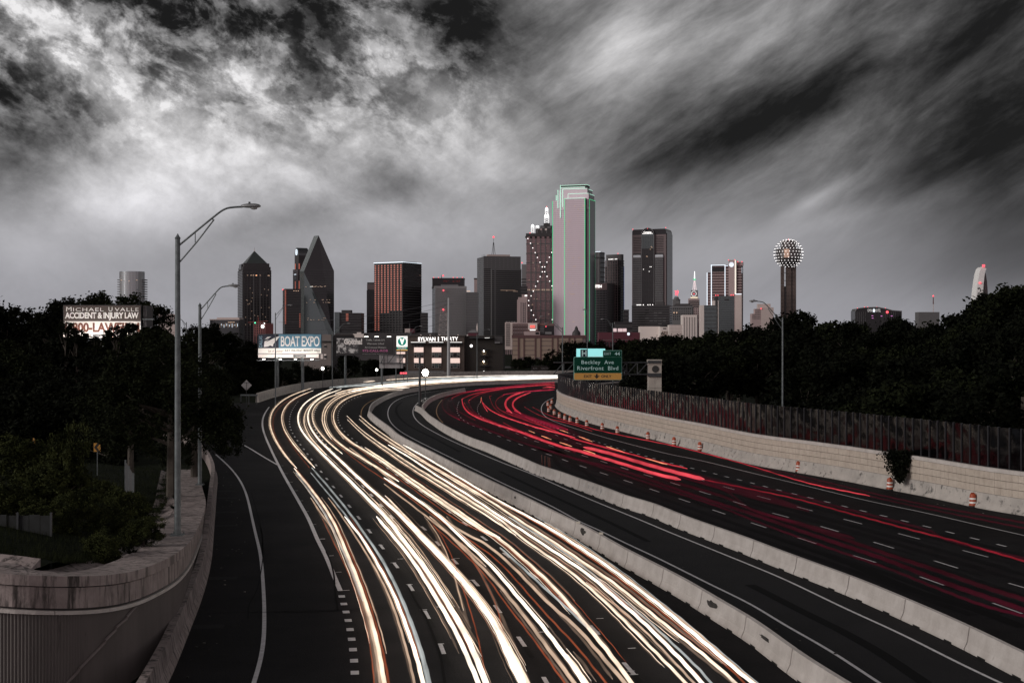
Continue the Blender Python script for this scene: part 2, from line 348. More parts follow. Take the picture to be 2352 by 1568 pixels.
grassm = mat('grass', (.004,.006,.003), .95, col2=(.010,.013,.006), nscale=.5, ndet=8, bump=.6, bscale=5, spec=.05)
dirt = mat('verge_dirt', (.05,.045,.04), .95, col2=(.09,.08,.07), nscale=1.4, ndet=8)
galv = mat('galvanised_steel', (.16,.18,.19), .55, metal=.6, col2=(.10,.115,.12), nscale=2.5, bump=.05)
darksteel = mat('dark_steel', (.055,.06,.065), .5, metal=.5)
# ================================================================== ground and roads
g = mesh('ground', [(-9000,-300,-.02),(9000,-300,-.02),(9000,16000,-.02),(-9000,16000,-.02)], [(0,1,2,3)], grassm); tag(g, kind='structure')
RIGHTFOOT = 's:196,942 230,985 300,1030 420,1080 600,1150 900,1228 1300,1330 1600,1408 1900,1478 e:0,765 400,835 800,905 1200,985 1500,1040 2000,1150 2352,1207'
rf = px(RIGHTFOOT)
RF = [G(*p) for p in cr(rf, 6)]
RF = [(300,560,0),(190,510,0),(120,458,0),(66,398,0),(32,345,0),(15,300,0)]+RF
d_ = Vector(RF[-1])-Vector(RF[-2]); d_.normalize(); RF.append(tuple(Vector(RF[-1])+d_*55))
RF = smoothp(resample(RF, 1.5), 4)
LFOOT = line('l:1640,590 1720,650 1800,730 1850,830 1862,900 m:1850,0 1832,250 1812,500 1772,700 1700,930 1640,1080 1500,1440 1440,1567')
LF = LFOOT[:]; d_ = (Vector(LF[-1])-Vector(LF[-3])).normalized(); LF.append(tuple(Vector(LF[-1])+d_*30))
d_ = (Vector(LF[0])-Vector(LF[1])).normalized(); d_ = Vector((-.75,.66,0)); LF = [tuple(Vector(LF[0])+d_*60)]+LF
LF = smoothp(resample(LF, 1.5), 3)
OUT = line('g:235,1055 400,1000 650,935 900,892 1300,850 1700,822 h:0,800 500,772 1000,757 1500,748 2120,742', step=3)
OUT = OUT + [(OUT[-1][0]+90, OUT[-1][1]+60, 0), (OUT[-1][0]+330, OUT[-1][1]+150, 0)]
OUT = smoothp(resample(OUT, 3), 6)
road = [(p[0],p[1],.004) for p in RF]          # outline: right side from far to near, then left side near to far
left = [(p[0],p[1],.004) for p in reversed(LF)] + [(-90,175,.004),(-90,262,.004)] + [(p[0],p[1],.004) for p in OUT]
poly = road + left
import bmesh
bm = bmesh.new(); bm.faces.new([bm.verts.new(p) for p in poly]); bmesh.ops.triangulate(bm, faces=bm.faces[:])
me = bpy.data.meshes.new('road'); bm.to_mesh(me); bm.free(); me.materials.append(asph)
for p in me.polygons:
    if p.normal.z < 0: p.flip()
ROAD = bpy.data.objects.new('road', me); COL.objects.link(ROAD); tag(ROAD, kind='structure')
def ground_poly(name, pts, m, z, parent=ROAD):
    bm = bmesh.new(); bm.faces.new([bm.verts.new((p[0],p[1],z)) for p in pts]); bmesh.ops.triangulate(bm, faces=bm.faces[:])
    me = bpy.data.meshes.new(name); bm.to_mesh(me); bm.free(); me.materials.append(m)
    for p in me.polygons:
        if p.normal.z < 0: p.flip()
    o = bpy.data.objects.new(name, me); COL.objects.link(o); o.parent = parent; return o
# ---- barriers' lines (top lips read from the photo at 0.9 m)
def top(s, h=.9): return [(p[0],p[1],0) for p in line(s, h)]
B1 = top('h:2120,787 1800,795 1400,808 1100,822 800,845 600,870 400,897 250,930 130,972 g:1900,905 1750,952 1650,1003 1595,1060 1563,1110 1555,1150 1620,1215 1800,1345 a:1400,555 1570,645 1750,735 2000,862 2200,955 d:0,-150 320,-90 c:550,1290 740,1380 950,1490 d:1200,302 1480,442 1790,602 2110,792 2352,926 k:120,1063 480,1322 880,1567')
B1 = top('h:2120,787 1800,795 1400,808 1100,822 800,845 600,870 400,897 250,930 130,972 20,1030 g:1595,1060 1563,1110 1555,1150 1620,1215 1800,1345 a:1400,555 1570,645 1750,735 2000,862 2200,955 c:200,1120 550,1290 740,1380 950,1490 d:1200,302 1480,442 1790,602 2110,792 k:0,985 120,1063 480,1322 880,1567')
d_ = (Vector(B1[-1])-Vector(B1[-3])).normalized(); B1.append(tuple(Vector(B1[-1])+d_*25)); B1 = [(B1[0][0]+120,B1[0][1]+75,0)]+B1
B2 = top('h:490,1090 560,1125 640,1200 700,1240 790,1300 900,1360 1050,1430 1200,1490 1350,1540 c:220,775 380,845 550,895 690,945 990,1050 1200,1130 1450,1200 1670,1290 1950,1390 k:0,322 200,400 530,520 950,672 1350,837 1840,1047 2352,1292')
d_ = (Vector(B2[-1])-Vector(B2[-3])).normalized(); B2.append(tuple(Vector(B2[-1])+d_*25))
B3 = top('h:552,1085 600,1030 650,992 750,952 900,916 1050,888')
B1, B2, B3 = [smoothp(resample(b, 1.2), 3) for b in (B1, B2, B3)]
_b3 = B3[-1]; _k = min(range(len(B1)), key=lambda i: math.dist(B1[i], _b3))
hov = ground_poly('bus_lane', B1[_k:]+[(p[0],p[1],0) for p in reversed(B2)]+[(p[0],p[1],0) for p in B3], asph2, .008)
# ---- markings
def edge(name, s, w, m=paint, ext=0, z=.014):
    P = line(s, sm=24)
    if ext:
        d_ = (Vector(P[-1])-Vector(P[-3])).normalized(); P.append(tuple(Vector(P[-1])+d_*ext))
    P = smoothp(P, 2); return ribbon(name, P, w, z, m, ROAD)
edge('edge_line', 'l:1835,670 1950,770 2050,890 2110,1020 2150,1200 2190,1380 m:2120,0 2180,230 2230,480 2255,800 2260,960 2255,1200 2220,1400 2170,1567', .17, ext=10)
edge('edge_line', 'a:180,300 130,350 105,390 97,440 120,530 170,640 225,760 290,890 350,1000 420,1120 500,1260 580,1400 b:515,0 600,150 660,270 720,380 790,560 850,700', .24)
edge('edge_line', 'a:0,690 120,765 260,845', .2)
edge('edge_line', 'a:-620,300 -300,520 0,690', .16)
edge('edge_line', 'h:1100,880 800,915 550,945 400,970 250,1020 150,1080 110,1140 100,1190 130,1260 200,1330 320,1410 500,1510 c:0,1005 250,1120 520,1250 760,1385 d:640,0 870,100 1200,260 1500,400 1960,630 k:0,890 300,1070 700,1300 1110,1567', .15, ext=10)
edge('edge_line', 'h:620,1000 540,1025 450,1070 415,1110 405,1150 430,1230 520,1310 650,1380 800,1460 950,1530 c:0,815 300,930 650,1085 1020,1240 1280,1345 1600,1480 k:0,555 330,695 800,920 1300,1150 1800,1400 2150,1567', .15, ext=10)
edge('edge_line', 'h:2100,1000 2000,1030 1930,1070 1900,1110 1910,1150 1960,1210 2050,1260 2200,1310 c:500,445 600,470 800,530 1000,590 1300,670 1600,745 1900,805 e:0,835 400,930 1000,1075 1500,1180 2000,1295 2352,1375', .15, ext=25)
edge('yellow_edge_line', 'h:790,1025 720,1070 680,1130 675,1170 700,1230 800,1295', .16, m=paint_y)
edge('yellow_edge_line', 'a:1250,205 1150,230 1070,272 1030,320 1018,360 1030,400 1060,440', .16, m=paint_y)
def unit_sheet(name, m):
    me = bpy.data.meshes.new(name); me.from_pydata([(-.5,-.5,0),(.5,-.5,0),(.5,.5,0),(-.5,.5,0)], [], [(0,1,2,3)]); me.materials.append(m); return me
DSH, BSH = unit_sheet('dash', paint), unit_sheet('contrast', blackp)
def dashes(s, gap=7.0, L=1.9, w=.13, black=1, phase=0.0, ext=0, name='lane_dash'):
    P = line(s, sm=16); P = smoothp(P, 3)
    if ext:
        d_ = (Vector(P[-1])-Vector(P[-3])).normalized(); P.append(tuple(Vector(P[-1])+d_*ext))
    S = arc(P); t = phase; n = 0
    while t < S[-1]-L:
        a, b, c = samp(P,S,t), samp(P,S,t+L), samp(P,S,t+2*L); an = math.atan2(b[1]-a[1], b[0]-a[0])
        link(name, DSH, ROAD, ((a[0]+b[0])/2,(a[1]+b[1])/2,.015), (0,0,an), (L,w,1))
        if black: 
            an = math.atan2(c[1]-b[1], c[0]-b[0]); link('contrast_mark', BSH, ROAD, ((b[0]+c[0])/2,(b[1]+c[1])/2,.015), (0,0,an), (L,w*1.1,1))
        t += gap
dashes('a:455,245 410,290 378,340 357,372 348,407 346,440 350,480 378,525 408,568 440,610 483,665 525,720 567,778 617,840 672,912 732,988 803,1073 878,1162 963,1265 1055,1382 b:1162,187 1283,342 1418,522 1558,740 1710,1013 1850,1360 1905,1560', w=.17, ext=6, phase=2)
dashes('a:640,285 608,315 590,340 576,375 573,405 577,440 590,480 650,580 760,700 900,860 1050,1030 1230,1220 1420,1410 b:1580,60 1780,270 1990,488 2190,700 d:50,965 285,1298 440,1566', w=.17, ext=6, phase=3)
dashes('a:1050,190 995,208 943,230 900,250 865,272 835,298 812,325 800,352 797,384 803,418 815,450 842,487 878,528 930,572 985,615 1040,665 1100,715 1250,840 1450,990 1750,1190 2050,1420 d:455,665 745,920 1050,1245 1330,1566', w=.17, ext=6, phase=1)
dashes('b:860,742 880,818 905,896 925,980 945,1075 960,1172 972,1273 982,1388 988,1510', gap=1.95, L=.6, w=.30, black=0, ext=6, name='gore_dot')
dashes('h:990,1045 960,1070 930,1095 915,1125 925,1155 960,1215 995,1250 1040,1280 1130,1322 1210,1360 1320,1400 1440,1445 c:80,615 200,655 330,705 470,750 635,810 808,870 1000,935 1213,1003 1455,1085 1725,1175 2040,1280 k:80,217 450,335 890,475 1410,640 1980,845', gap=7.4, L=2.6, w=.13, ext=12)
dashes('h:1240,1050 1165,1100 1160,1130 1180,1170 1300,1270 1480,1350 1750,1450 c:230,590 560,690 940,805 1130,865 1340,930 1575,1000 1835,1080 2135,1170 k:95,83 520,200 930,320 1390,460 1920,625 2352,750', gap=7.4, L=2.6, w=.13, ext=20)
dashes('h:1560,1240 1800,1330 2100,1420 c:600,600 1000,720 1450,850 1925,995 2210,1078 e:160,1063 490,1152 930,1268 1375,1385 1890,1520', gap=7.4, L=2.6, w=.13, ext=30, phase=3)
dashes('c:300,420 600,530 1000,655 1400,770 1730,858 1935,905 2125,955 2335,1005 e:190,972 425,1030 670,1090 935,1157 1240,1230 1600,1320 1965,1412 2170,1463', gap=2.9, L=1.0, w=.17, black=0, ext=25, name='exit_lane_dot')
BUT = unit_sheet('button', paint)     # raised buttons beside the gore line
for s_ in ('a:160,628 185,682 205,708 240,800 300,852 340,926 385,1006 435,1087 480,1182 530,1282 598,1405 680,1540', 'b:600,76 683,213 762,370 832,524 905,695',
           'b:1110,125 1230,270 1348,436 1500,640 1632,878 1788,1200 1416,400 1788,850 1945,395 2090,600 k:0,0', 'd:395,1088 905,1088 1230,1455 1260,1488 940,960 1240,1240'):
    for q in px(s_):
        if q[0] > 1700: continue
        p = G(*q); link('raised_button', BUT, ROAD, (p[0],p[1],.016), (0,0,R(15)), (.32,.09,1))
# cracks, sealant and skid marks
for s_, w in (('m:2150,-60 2230,230 2247,420 2240,560 2200,760 2130,900 2120,1020', .05), ('m:1700,980 2000,965 2240,962 2600,960 3100,940', .07),
              ('b:0,905 400,890 820,878 1000,868 1150,860', .06), ('b:715,330 760,430 790,560 800,700 825,880', .09), ('b:1490,670 1580,830 1650,940 1690,1030 1740,1160 1790,1300 1820,1480 1835,1566', .10),
              ('b:1130,20 1250,190 1400,390 1560,600', .03), ('c:170,655 180,700 230,735', .06), ('c:215,735 260,700 330,660', .06),
              ('d:150,610 500,600 1000,596', .05), ('k:300,690 600,680 900,660', .05), ('b:60,30 110,150 120,400', .05)):
    ribbon('sealed_crack', smoothp(line(s_), 1), w, .018, seal, ROAD)
for s_, w in (('c:470,720 560,860 640,915', .35), ('c:600,775 760,880 950,1035', .5), ('k:0,725 400,930 800,1130 1150,1330 1500,1567', .55), ('c:0,905 500,1140 1000,1370 1400,1567', .4), ('h:320,1050 250,1110 260,1200 400,1330 700,1480 1000,1640', .4),
              ('c:900,900 1300,1030 1700,1150 2100,1290', .35), ('k:900,560 1400,770 2000,960 2352,1090', .7), ('k:0,250 500,420 900,560', .5)):
    ribbon('rubber_track', smoothp(line(s_), 2), w, .0116, rubber, ROAD)
PATCH = unit_sheet('patch', asph2)
for q in ('l:1900,990','l:1910,1050','l:1895,1170','l:1895,1285','m:1850,670','m:1700,1085'):
    for p in px(q): p = G(*p); link('asphalt_patch', PATCH, ROAD, (p[0]+.3,p[1],.009), (0,0,R(8)), (1.5,.9,1))
oil = mat('oil_track', (.0028,.0028,.0034), .8, col2=(.0075,.0072,.0085), nscale=.6, ndet=6, spec=.06)
for s_ in ('r:330,330 470,400 700,500 1000,600 1344,700 c:470,750 808,870 1213,1003 1725,1175 2040,1280 k:80,217 450,335 890,475 1410,640 1980,845 2352,965','c:560,690 940,805 1340,930 1835,1080 2135,1170 k:95,83 520,200 930,320 1390,460 1920,625 2352,750','c:600,600 1000,720 1450,850 1925,995 2210,1078 e:160,1063 490,1152 930,1268 1375,1385 1890,1520 k:1890,449 2352,570'):
    P = smoothp(line(s_, sm=16), 3)
    for o_ in (-2.3,-1.0,1.2,2.5): ribbon('oil_track', offset(P, o_), .55, .0105+.0002*o_, oil, ROAD)
# litter and grit along the kerbs
mb = MB()
for P_, o_ in ((RF, 1.2), (LF, -1.0), (B1, -1.2), (B2, -1.3)):
    Q = offset(P_, o_); S = arc(Q)
    for i in range(150):
        p = samp(Q, S, random.random()*S[-1]); x = p[0]+random.gauss(0,.5); y = p[1]+random.gauss(0,.5); r = random.uniform(.015,.05)
        mb.box(x-r, x+r, y-r, y+r*random.uniform(.5,1), .02, .02+r*.7)
o = mb.build('litter', mat('litter', (.22,.2,.19), .8, col2=(.03,.028,.026), nscale=3, ramp=(.42,.5)), ROAD); tag(o, kind='stuff')
# ================================================================== concrete median barriers, segment by segment
PROF = [(-.31,0),(-.31,.08),(-.19,.33),(-.1,.9),(.1,.9),(.19,.33),(.31,.08),(.31,0)]
foot_dark = mat('drain_slot', (.004,.004,.004), .9)
def barrier(P, label, seg=6.1, prof=PROF, m=conc, name='concrete_barrier', off=.1, near=140):
    t = empty(name, (0,0,0), label=label, cat='barrier'); P = offset(P, off); S = arc(P); s = 0
    while s < S[-1]-.5:
        e = min(s+seg-.09, S[-1]); mb = MB(); k = 5
        sweep(mb, [samp(P,S,s+(e-s)*i/k) for i in range(k+1)], [(a, b+random.uniform(-.004,.004)) for a, b in prof])
        b = mb.build('barrier_segment', m, t)
        a, c = samp(P,S,s+(e-s)*.25), samp(P,S,s+(e-s)*.75)
        if a[1] < near:
            an = math.atan2(c[1]-a[1], c[0]-a[0])
            for q in (a, c): bx('drain_slot', foot_dark, b, q[0]-.35,q[0]+.35,q[1]-.318,q[1]+.318,.005,.075, (0,0,an))
        s += seg
    return t
barrier(B1, 'pale concrete barrier between the white light trails and the narrow bus lane', off=.1)
barrier(B2, 'pale concrete barrier between the narrow bus lane and the red light trails', off=.1)
barrier(B3, 'short far stretch of concrete barrier curving right behind the sign pole')
LP = offset(LF, .0)
barrier(LF, 'weathered sloped concrete barrier at the foot of the ribbed wall', seg=7, prof=[(0,0),(.02,.1),(.16,.4),(.25,1.0),(.55,1.0),(.6,0)], m=conc_w, off=0, near=0)
# dark debris at the foot of the medians (weeds)
wm = mat('weed_leaf', (.010,.014,.007), .9)
mb = MB()
for P_, o_, a0, a1 in ((B1, .55, .25, .75), (B2, -.5, .0, .9), (B2, -.5, .0, .15), (B1, .55, .3, .6)):
    Q = offset(P_, o_); S = arc(Q)
    for i in range(900):
        p = samp(Q, S, (a0+(a1-a0)*random.random())*S[-1]); x, y = p[0]+random.gauss(0,.14), p[1]+random.gauss(0,.14); h = random.uniform(.05,.28); a = random.random()*6.28
        mb.add([(x,y,0),(x+.05*math.cos(a),y+.05*math.sin(a),0),(x+random.gauss(0,.1),y+random.gauss(0,.1),h)], [(0,1,2)])
tag(mb.build('weeds', wm, ROAD), kind='stuff')
# black scars and cracks on the faces of the median barriers
scar = mat('black_scar', (.012,.011,.011), .9, col2=(.05,.045,.042), nscale=4)
def face_mark(P, q, sl, sh, n=14, side=1, ragged=.3, name='scar'):
    q = px(q)[0]; S = arc(P); Pf = offset(P, .1)
    best = min(range(len(Pf)), key=lambda i: math.hypot(Pf[i][0]/Pf[i][1]*F+1176-q[0], HY+(CZ-.6)/Pf[i][1]*F-q[1]))
    p = Pf[best]; a = Pf[max(best-2,0)]; b = Pf[min(best+2,len(Pf)-1)]; L = math.dist(a,b); tx, ty = (b[0]-a[0])/L, (b[1]-a[1])/L; nx_, ny_ = ty*side, -tx*side
    v = []
    for i in range(n):
        an = 2*math.pi*i/n; k = 1+random.uniform(-ragged,ragged); u = sl*math.cos(an)*k; h = .58+sh*math.sin(an)*k; h = max(.36,min(.88,h)); o = .1+.09*(.9-h)/.57+.006
        v.append((p[0]+tx*u+nx_*o, p[1]+ty*u+ny_*o, h))
    o = mesh(name, v, [tuple(range(n))], scar); return o
for P_, q_, sl, sh, l in ((B1,'d:775,150',.62,.2,'black tyre scar on the side of the median barrier, the farther one'),(B1,'d:2030,820',.75,.13,'long black scar on the side of the median barrier, the nearer one'),(B1,'c:150,1195',.3,.1,'faint dark chip on the median barrier by the white streaks'),(B1,'k:120,1210',.7,.06,'dark scrape low on the nearest stretch of the median barrier')):
    tag(face_mark(P_, q_, sl, sh, name='tyre_scar'), l, 'scar')
whitew = mat('whitewash', (.62,.61,.60), .7, col2=(.40,.39,.38), nscale=5)
t = empty('graffiti', (0,0,0), label='white scrawled paint strokes on the barrier between bus lane and red trails', cat='graffiti')
for i in range(9):
    o = face_mark(B2, 'q:%d,%d' % (366+i*12, 522+i*4.2), .16, .17, n=10, ragged=.25, name='paint_stroke'); o.data.materials[0] = whitew; o.parent = t
for i, (q_, l) in enumerate((('r:872,785','white painted stripe across the median barrier, left one of two'),('r:1006,845','white painted stripe across the median barrier, right one of two'))):
    o = face_mark(B2, q_, .12, .26, n=8, ragged=.1, name='paint_stripe'); o.data.materials[0] = whitew; tag(o, l, 'stripe')
# marker blocks on the near barrier
for q in ('d:735,57','d:950,160'):
    for p in px(q): p = G(p[0],p[1],.95); bx('marker', mat('reflector',(.6,.58,.5),.4), None, p[0]-.12,p[0]+.12,p[1]-.05,p[1]+.05,.905,1.02).name = 'barrier_marker'
ms = [o for o in COL.objects if o.name.startswith('barrier_marker')]
for o, l in zip(ms, ('small pale reflector block on top of the median barrier, the farther one','small white reflector block on top of the median barrier, the nearer one')): tag(o, l, 'reflector')
# ================================================================== outer barrier of the bend
mb = MB(); t = empty('outer_barrier', (0,0,0), label='long tall concrete barrier round the outside of the far bend', cat='barrier')
S = arc(OUT); s = 0
while s < S[-1]-4:
    e = min(s+9, S[-1]); mb = MB(); sweep(mb, [samp(OUT,S,s+(e-.06-s)*i/4) for i in range(5)], [(-.35,0),(-.25,1.8),(.1,1.8),(.35,0)]); mb.build('barrier_segment', conc_d, t); s = e
# ================================================================== right retaining wall, block courses, cap and metal sound fence
t = empty('retaining_wall', (0,0,0), label='pale block retaining wall beside the exit lane under the metal fence', cat='wall')
S = arc(RF); total = S[-1]; s = 0
while s < total-1:      # lower parapet
    e = min(s+6, total); mb = MB(); sweep(mb, [samp(RF,S,s+(e-.03-s)*i/4) for i in range(5)], [(.0,0),(.0,.1),(-.2,.4),(-.3,1.1),(-.55,1.1),(-.55,0)]); mb.build('parapet_panel', conc_d, t); s = e
mb = MB(); sweep(mb, RF, [(-.42,1.0),(-.42,2.68),(-.9,2.68),(-.9,0),(-.7,0)]); tag(mb.build('mortar_backing', joint, t))
PB = offset(RF, -.40)
SB = arc(PB); s = 0; blocks = []
while s < SB[-1]-.6:
    a = samp(PB,SB,s); b = samp(PB,SB,s+.62)
    mid = ((a[0]+b[0])/2,(a[1]+b[1])/2); an = math.atan2(b[1]-a[1],b[0]-a[0])
    for k in range(3): blocks.append((mid, an, 1.12+k*.53))
    s += .62
def vis(m): return m[1] < 300 and abs(m[0]/m[1]) < .40 and m[1] > 60
blocks.sort(key=lambda b: (not vis(b[0]), b[0][1]))
for (mid, an, z) in blocks[:294]:
    o = bx('block', masonry, t, mid[0]-.302, mid[0]+.302, mid[1]-.05, mid[1]+.05, z, z+.495, (0,0,an))
    o.location.x += random.uniform(-.004,.004); o.location.y += random.uniform(-.004,.004)
mb = MB()
for (mid, an, z) in blocks[294:]:
    c, s2 = math.cos(an), math.sin(an)
    mb.add([(mid[0]+c*x-s2*y, mid[1]+s2*x+c*y, zz) for x in (-.302,.302) for y in (-.05,.05) for zz in (z, z+.495)], CF)
tag(mb.build('blocks', masonry, t), kind='stuff')
s = 0
while s < total-1:
    e = min(s+3.6, total); mb = MB(); sweep(mb, [samp(RF,S,s+(e-.02-s)*i/3) for i in range(4)], [(-.30,2.70),(-.30,2.98),(-.95,2.98),(-.95,2.70)]); mb.build('cap_stone', conc, t); s = e
# fence panels: shiny sheet metal, each one buckled its own way
pm = bpy.data.materials.new('buckled_sheet_metal'); pm.use_nodes = True; tt = pm.node_tree; pb = tt.nodes['Principled BSDF']
pb.inputs['Base Color'].default_value = (.010,.010,.012,1); pb.inputs['Metallic'].default_value = .85; pb.inputs['Roughness'].default_value = .16
ge = tt.nodes.new('ShaderNodeNewGeometry'); mpp = tt.nodes.new('ShaderNodeMapping'); mpp.inputs['Scale'].default_value = (.8,.8,.9); tt.links.new(ge.outputs['Position'], mpp.inputs['Vector'])
nn = tt.nodes.new('ShaderNodeTexNoise'); nn.inputs['Scale'].default_value = .95; nn.inputs['Detail'].default_value = 1.5; tt.links.new(mpp.outputs[0], nn.inputs['Vector'])
bb = tt.nodes.new('ShaderNodeBump'); bb.inputs['Strength'].default_value = .3; bb.inputs['Distance'].default_value = .16; tt.links.new(nn.outputs['Fac'], bb.inputs['Height']); tt.links.new(bb.outputs[0], pb.inputs['Normal'])
fpost = mat('fence_post', (.06,.062,.07), .5, metal=.5)
t = empty('sound_fence', (0,0,0), label='dark shiny corrugated metal sound fence along the top of the block wall', cat='fence')
PF = offset(RF, -.62); SF = arc(PF); W_ = 1.2; s = 0; n = 0
ends = [s_ for s_ in [i*W_ for i in range(int(SF[-1]/W_))]]
vispan = [s_ for s_ in ends if samp(PF,SF,s_)[1] < 330 and samp(PF,SF,s_)[1] > 55]
far = [s_ for s_ in ends if s_ not in vispan]
pvar = []
for k in range(6):       # a panel: shallow folded sheet, bowed
    v = []; f = []; nx, nz = 8, 6; b1, b2 = random.uniform(-.05,.05), random.uniform(-.05,.05)
    for i in range(nx+1):
        for j in range(nz+1):
            u, w = i/nx, j/nz; v.append((u*1.12-.56, (b1*math.sin(math.pi*u)+b2*math.sin(2*math.pi*w+k)*math.sin(math.pi*u))*.7, w*2.92))
    for i in range(nx):
        for j in range(nz): a = i*(nz+1)+j; f.append((a,a+nz+1,a+nz+2,a+1))
    me = bpy.data.meshes.new('panel'); me.from_pydata(v, [], f); me.polygons.foreach_set('use_smooth',[True]*len(me.polygons)); me.materials.append(pm); pvar.append(me)
for s_ in vispan[:298]:
    a, b = samp(PF,SF,s_), samp(PF,SF,s_+W_); an = math.atan2(b[1]-a[1], b[0]-a[0])
    p = link('panel', pvar[n%6], t, ((a[0]+b[0])/2,(a[1]+b[1])/2,2.98), (0,0,an), (1,random.choice((-1,1)),1+random.uniform(-.006,.006)))
    c = bx('post', fpost, t, a[0]-.03,a[0]+.03,a[1]-.08,a[1]+.08,2.98,5.93,(0,0,an)); n += 1
mb = MB()
for s_ in far:
    a, b = samp(PF,SF,s_), samp(PF,SF,s_+W_*.96); mb.add([(a[0],a[1],2.98),(b[0],b[1],2.98),(b[0],b[1],5.9),(a[0],a[1],5.9)], [(0,1,2,3)])
if far: tag(mb.build('panels', pm, t), kind='stuff')
# creeper hanging over the wall
def leafmat(name, c1, c2): return mat(name, c1, .8, col2=c2, nscale=1.3, ndet=3, spec=.06)
lf = leafmat('dark_foliage', (.0018,.0026,.0015), (.008,.010,.0055))
p0 = px('e:1350,720')[0]; q0 = min(RF, key=lambda p: abs((p[0]/p[1])*F+1176-p0[0]) if p[1] < 160 else 1e9)
mb = MB()
for i in range(2600):
    w = random.random()**1.4; x = q0[0]-.45+random.gauss(0, .55*(1-w)**.7+.08); z = 3.25-w*2.3+random.gauss(0,.10); y = q0[1]+random.gauss(-.05,.22); a, b = random.random()*6.28, random.uniform(-.5,.5); r = random.uniform(.05,.11)
    mb.add([(x-r*math.cos(a),y-r*math.sin(a),z-r*b),(x+r*b,y-r*.3,z-r),(x+r*math.cos(a),y+r*math.sin(a),z+r*b),(x-r*b,y+r*.3,z+r)], [(0,1,2,3)])
tag(mb.build('creeper', lf), 'dark creeper spilling over the block wall from under the metal fence', 'plant')
# ================================================================== left retaining wall with ledge
WP = [(-40.5,58,4.87),(-26.4,50.6,4.78),(-21.1,47.5,4.7),(-16.6,45.6,4.6),(-14.4,46.7,4.3),(-13.5,49.5,3.97),(-13.4,53.9,3.68),(-13.75,59,3.44),(-15.85,71,2.6),(-19.5,90,1.75),(-23.0,105,1.3),(-26.9,122,1.05)]
PX = []
for i in range(len(WP)-1):
    Q = [WP[max(i-1,0)],WP[i],WP[i+1],WP[min(i+2,len(WP)-1)]]
    for j in range(12):
        u = j/12; PX.append(tuple(.5*(2*Q[1][k]+(-Q[0][k]+Q[2][k])*u+(2*Q[0][k]-5*Q[1][k]+4*Q[2][k]-Q[3][k])*u*u+(-Q[0][k]+3*Q[1][k]-3*Q[2][k]+Q[3][k])*u**3) for k in range(3)))
PX.append(WP[-1]); WL = smoothp(resample(PX, .5), 4)
t = empty('ribbed_wall', (0,0,0), label='curved ribbed concrete retaining wall with stained pink coping, lower left', cat='wall')
def swp(name, prof, m, P=WL, seg=None, parent=t):
    if not seg:
        mb = MB(); sweep(mb, P, prof); return mb.build(name, m, parent)
    S = arc(P); s = 0
    while s < S[-1]-.2:
        e = min(s+seg, S[-1]); k = max(2,int((e-s)/.5)); mb = MB(); sweep(mb, [samp(P,S,s+(e-.012-s)*i/k) for i in range(k+1)], prof); mb.build(name, m, parent); s = e
swp('coping', [(.12,0),(.12,-.34),(-1.7,-.34),(-1.7,0)], conc_w, seg=3.0)
swp('fascia_panel', [(.04,-.38),(.04,-1.06),(-.3,-1.06),(-.3,-.38)], conc_w, seg=3.0)
swp('ledger_strip', [(.10,-1.14),(.10,-1.26),(-.2,-1.26),(-.2,-1.14)], conc, seg=2.4)
swp('wall_core', [(-.12,-.35),(-.12,-6),(-.5,-6),(-.5,-.35)], mat('wall_core', (.05,.045,.045), .9))
rib = mat('ribbed_face', (.115,.105,.10), .8, col2=(.15,.135,.13), nscale=.5, stretch=(1,1,.2), streak=(3,.62,(.07,.06,.06)))
FW = resample(WL, .055); mb = MB(); Z0 = []
NR = len(FW); FO = [offset(FW, o) for o in (-.06, 0.0)]
for i in range(NR):
    q = FO[1 if i % 2 else 0][i]; mb.v += [(q[0],q[1],q[2]-1.26),(q[0],q[1],-1.0)]
for i in range(NR-1): mb.f.append((2*i,2*i+1,2*i+3,2*i+2))
tag(mb.build('ribs', rib, t), kind='stuff')
# slanting groove bars
def wall_pt(x, y):
    best = None
    for p in FW:
        e = abs(p[0]/p[1]*F+1176-x)
        if p[1] < 62 and (best is None or e < best[0]): best = (e, p)
    p = best[1]; return (p[0]+.06, p[1]-.04, CZ+(HY-y)/F*p[1])
bar = px('m:1146,912 1072,1000 1068,1015 978,1090 978,1110 885,1200 882,1215 665,1440 660,1465 550,1580 420,1710')
mb = MB()
for a, b in zip(bar, bar[1:]): mb.cyl(wall_pt(*a), wall_pt(*b), .05, n=6)
mb.build('slanting_bar', mat('bar_concrete', (.14,.12,.115), .85, col2=(.19,.165,.16), nscale=2), t)
# swale and terrain behind
sw = empty('drainage_swale', (0,0,0), label='pale concrete drainage channel between the wall ledge and the dark grass', cat='drain')
P2 = offset(WL, -1.72)
def swp2(name, prof, m, seg): swp(name, prof, m, P=WL, seg=seg, parent=sw)
swp2('channel_slab', [(-1.78,-.10),(-2.4,-.26),(-3.1,-.02),(-3.1,-.3),(-1.78,-.3)], conc_w, 3.0)
def zedge(D):
    T = [(45,4.5),(50,4.2),(54,3.68),(61,3.38),(71,2.6),(90,1.75),(105,1.3),(122,1.0),(160,.3),(210,0),(9999,0)]
    for (a, za), (b, zb) in zip(T, T[1:]):
        if D <= b: return za+(zb-za)*max(0,(D-a)/(b-a))
    return 0
def xw(D):
    if D < 46: return -200
    c = [p for p in WL if abs(p[1]-D) < .8 and (p[0] > -24 or D > 70)]
    if c: return max(p[0] for p in c)
    return -26.9-(D-122)*.85 if D > 122 else -13.6
def dw(X):
    c = [p[1] for p in WL if abs(p[0]-X) < .5 and p[1] < 70]
    return min(c) if c else (60 if X < -40 else 48)
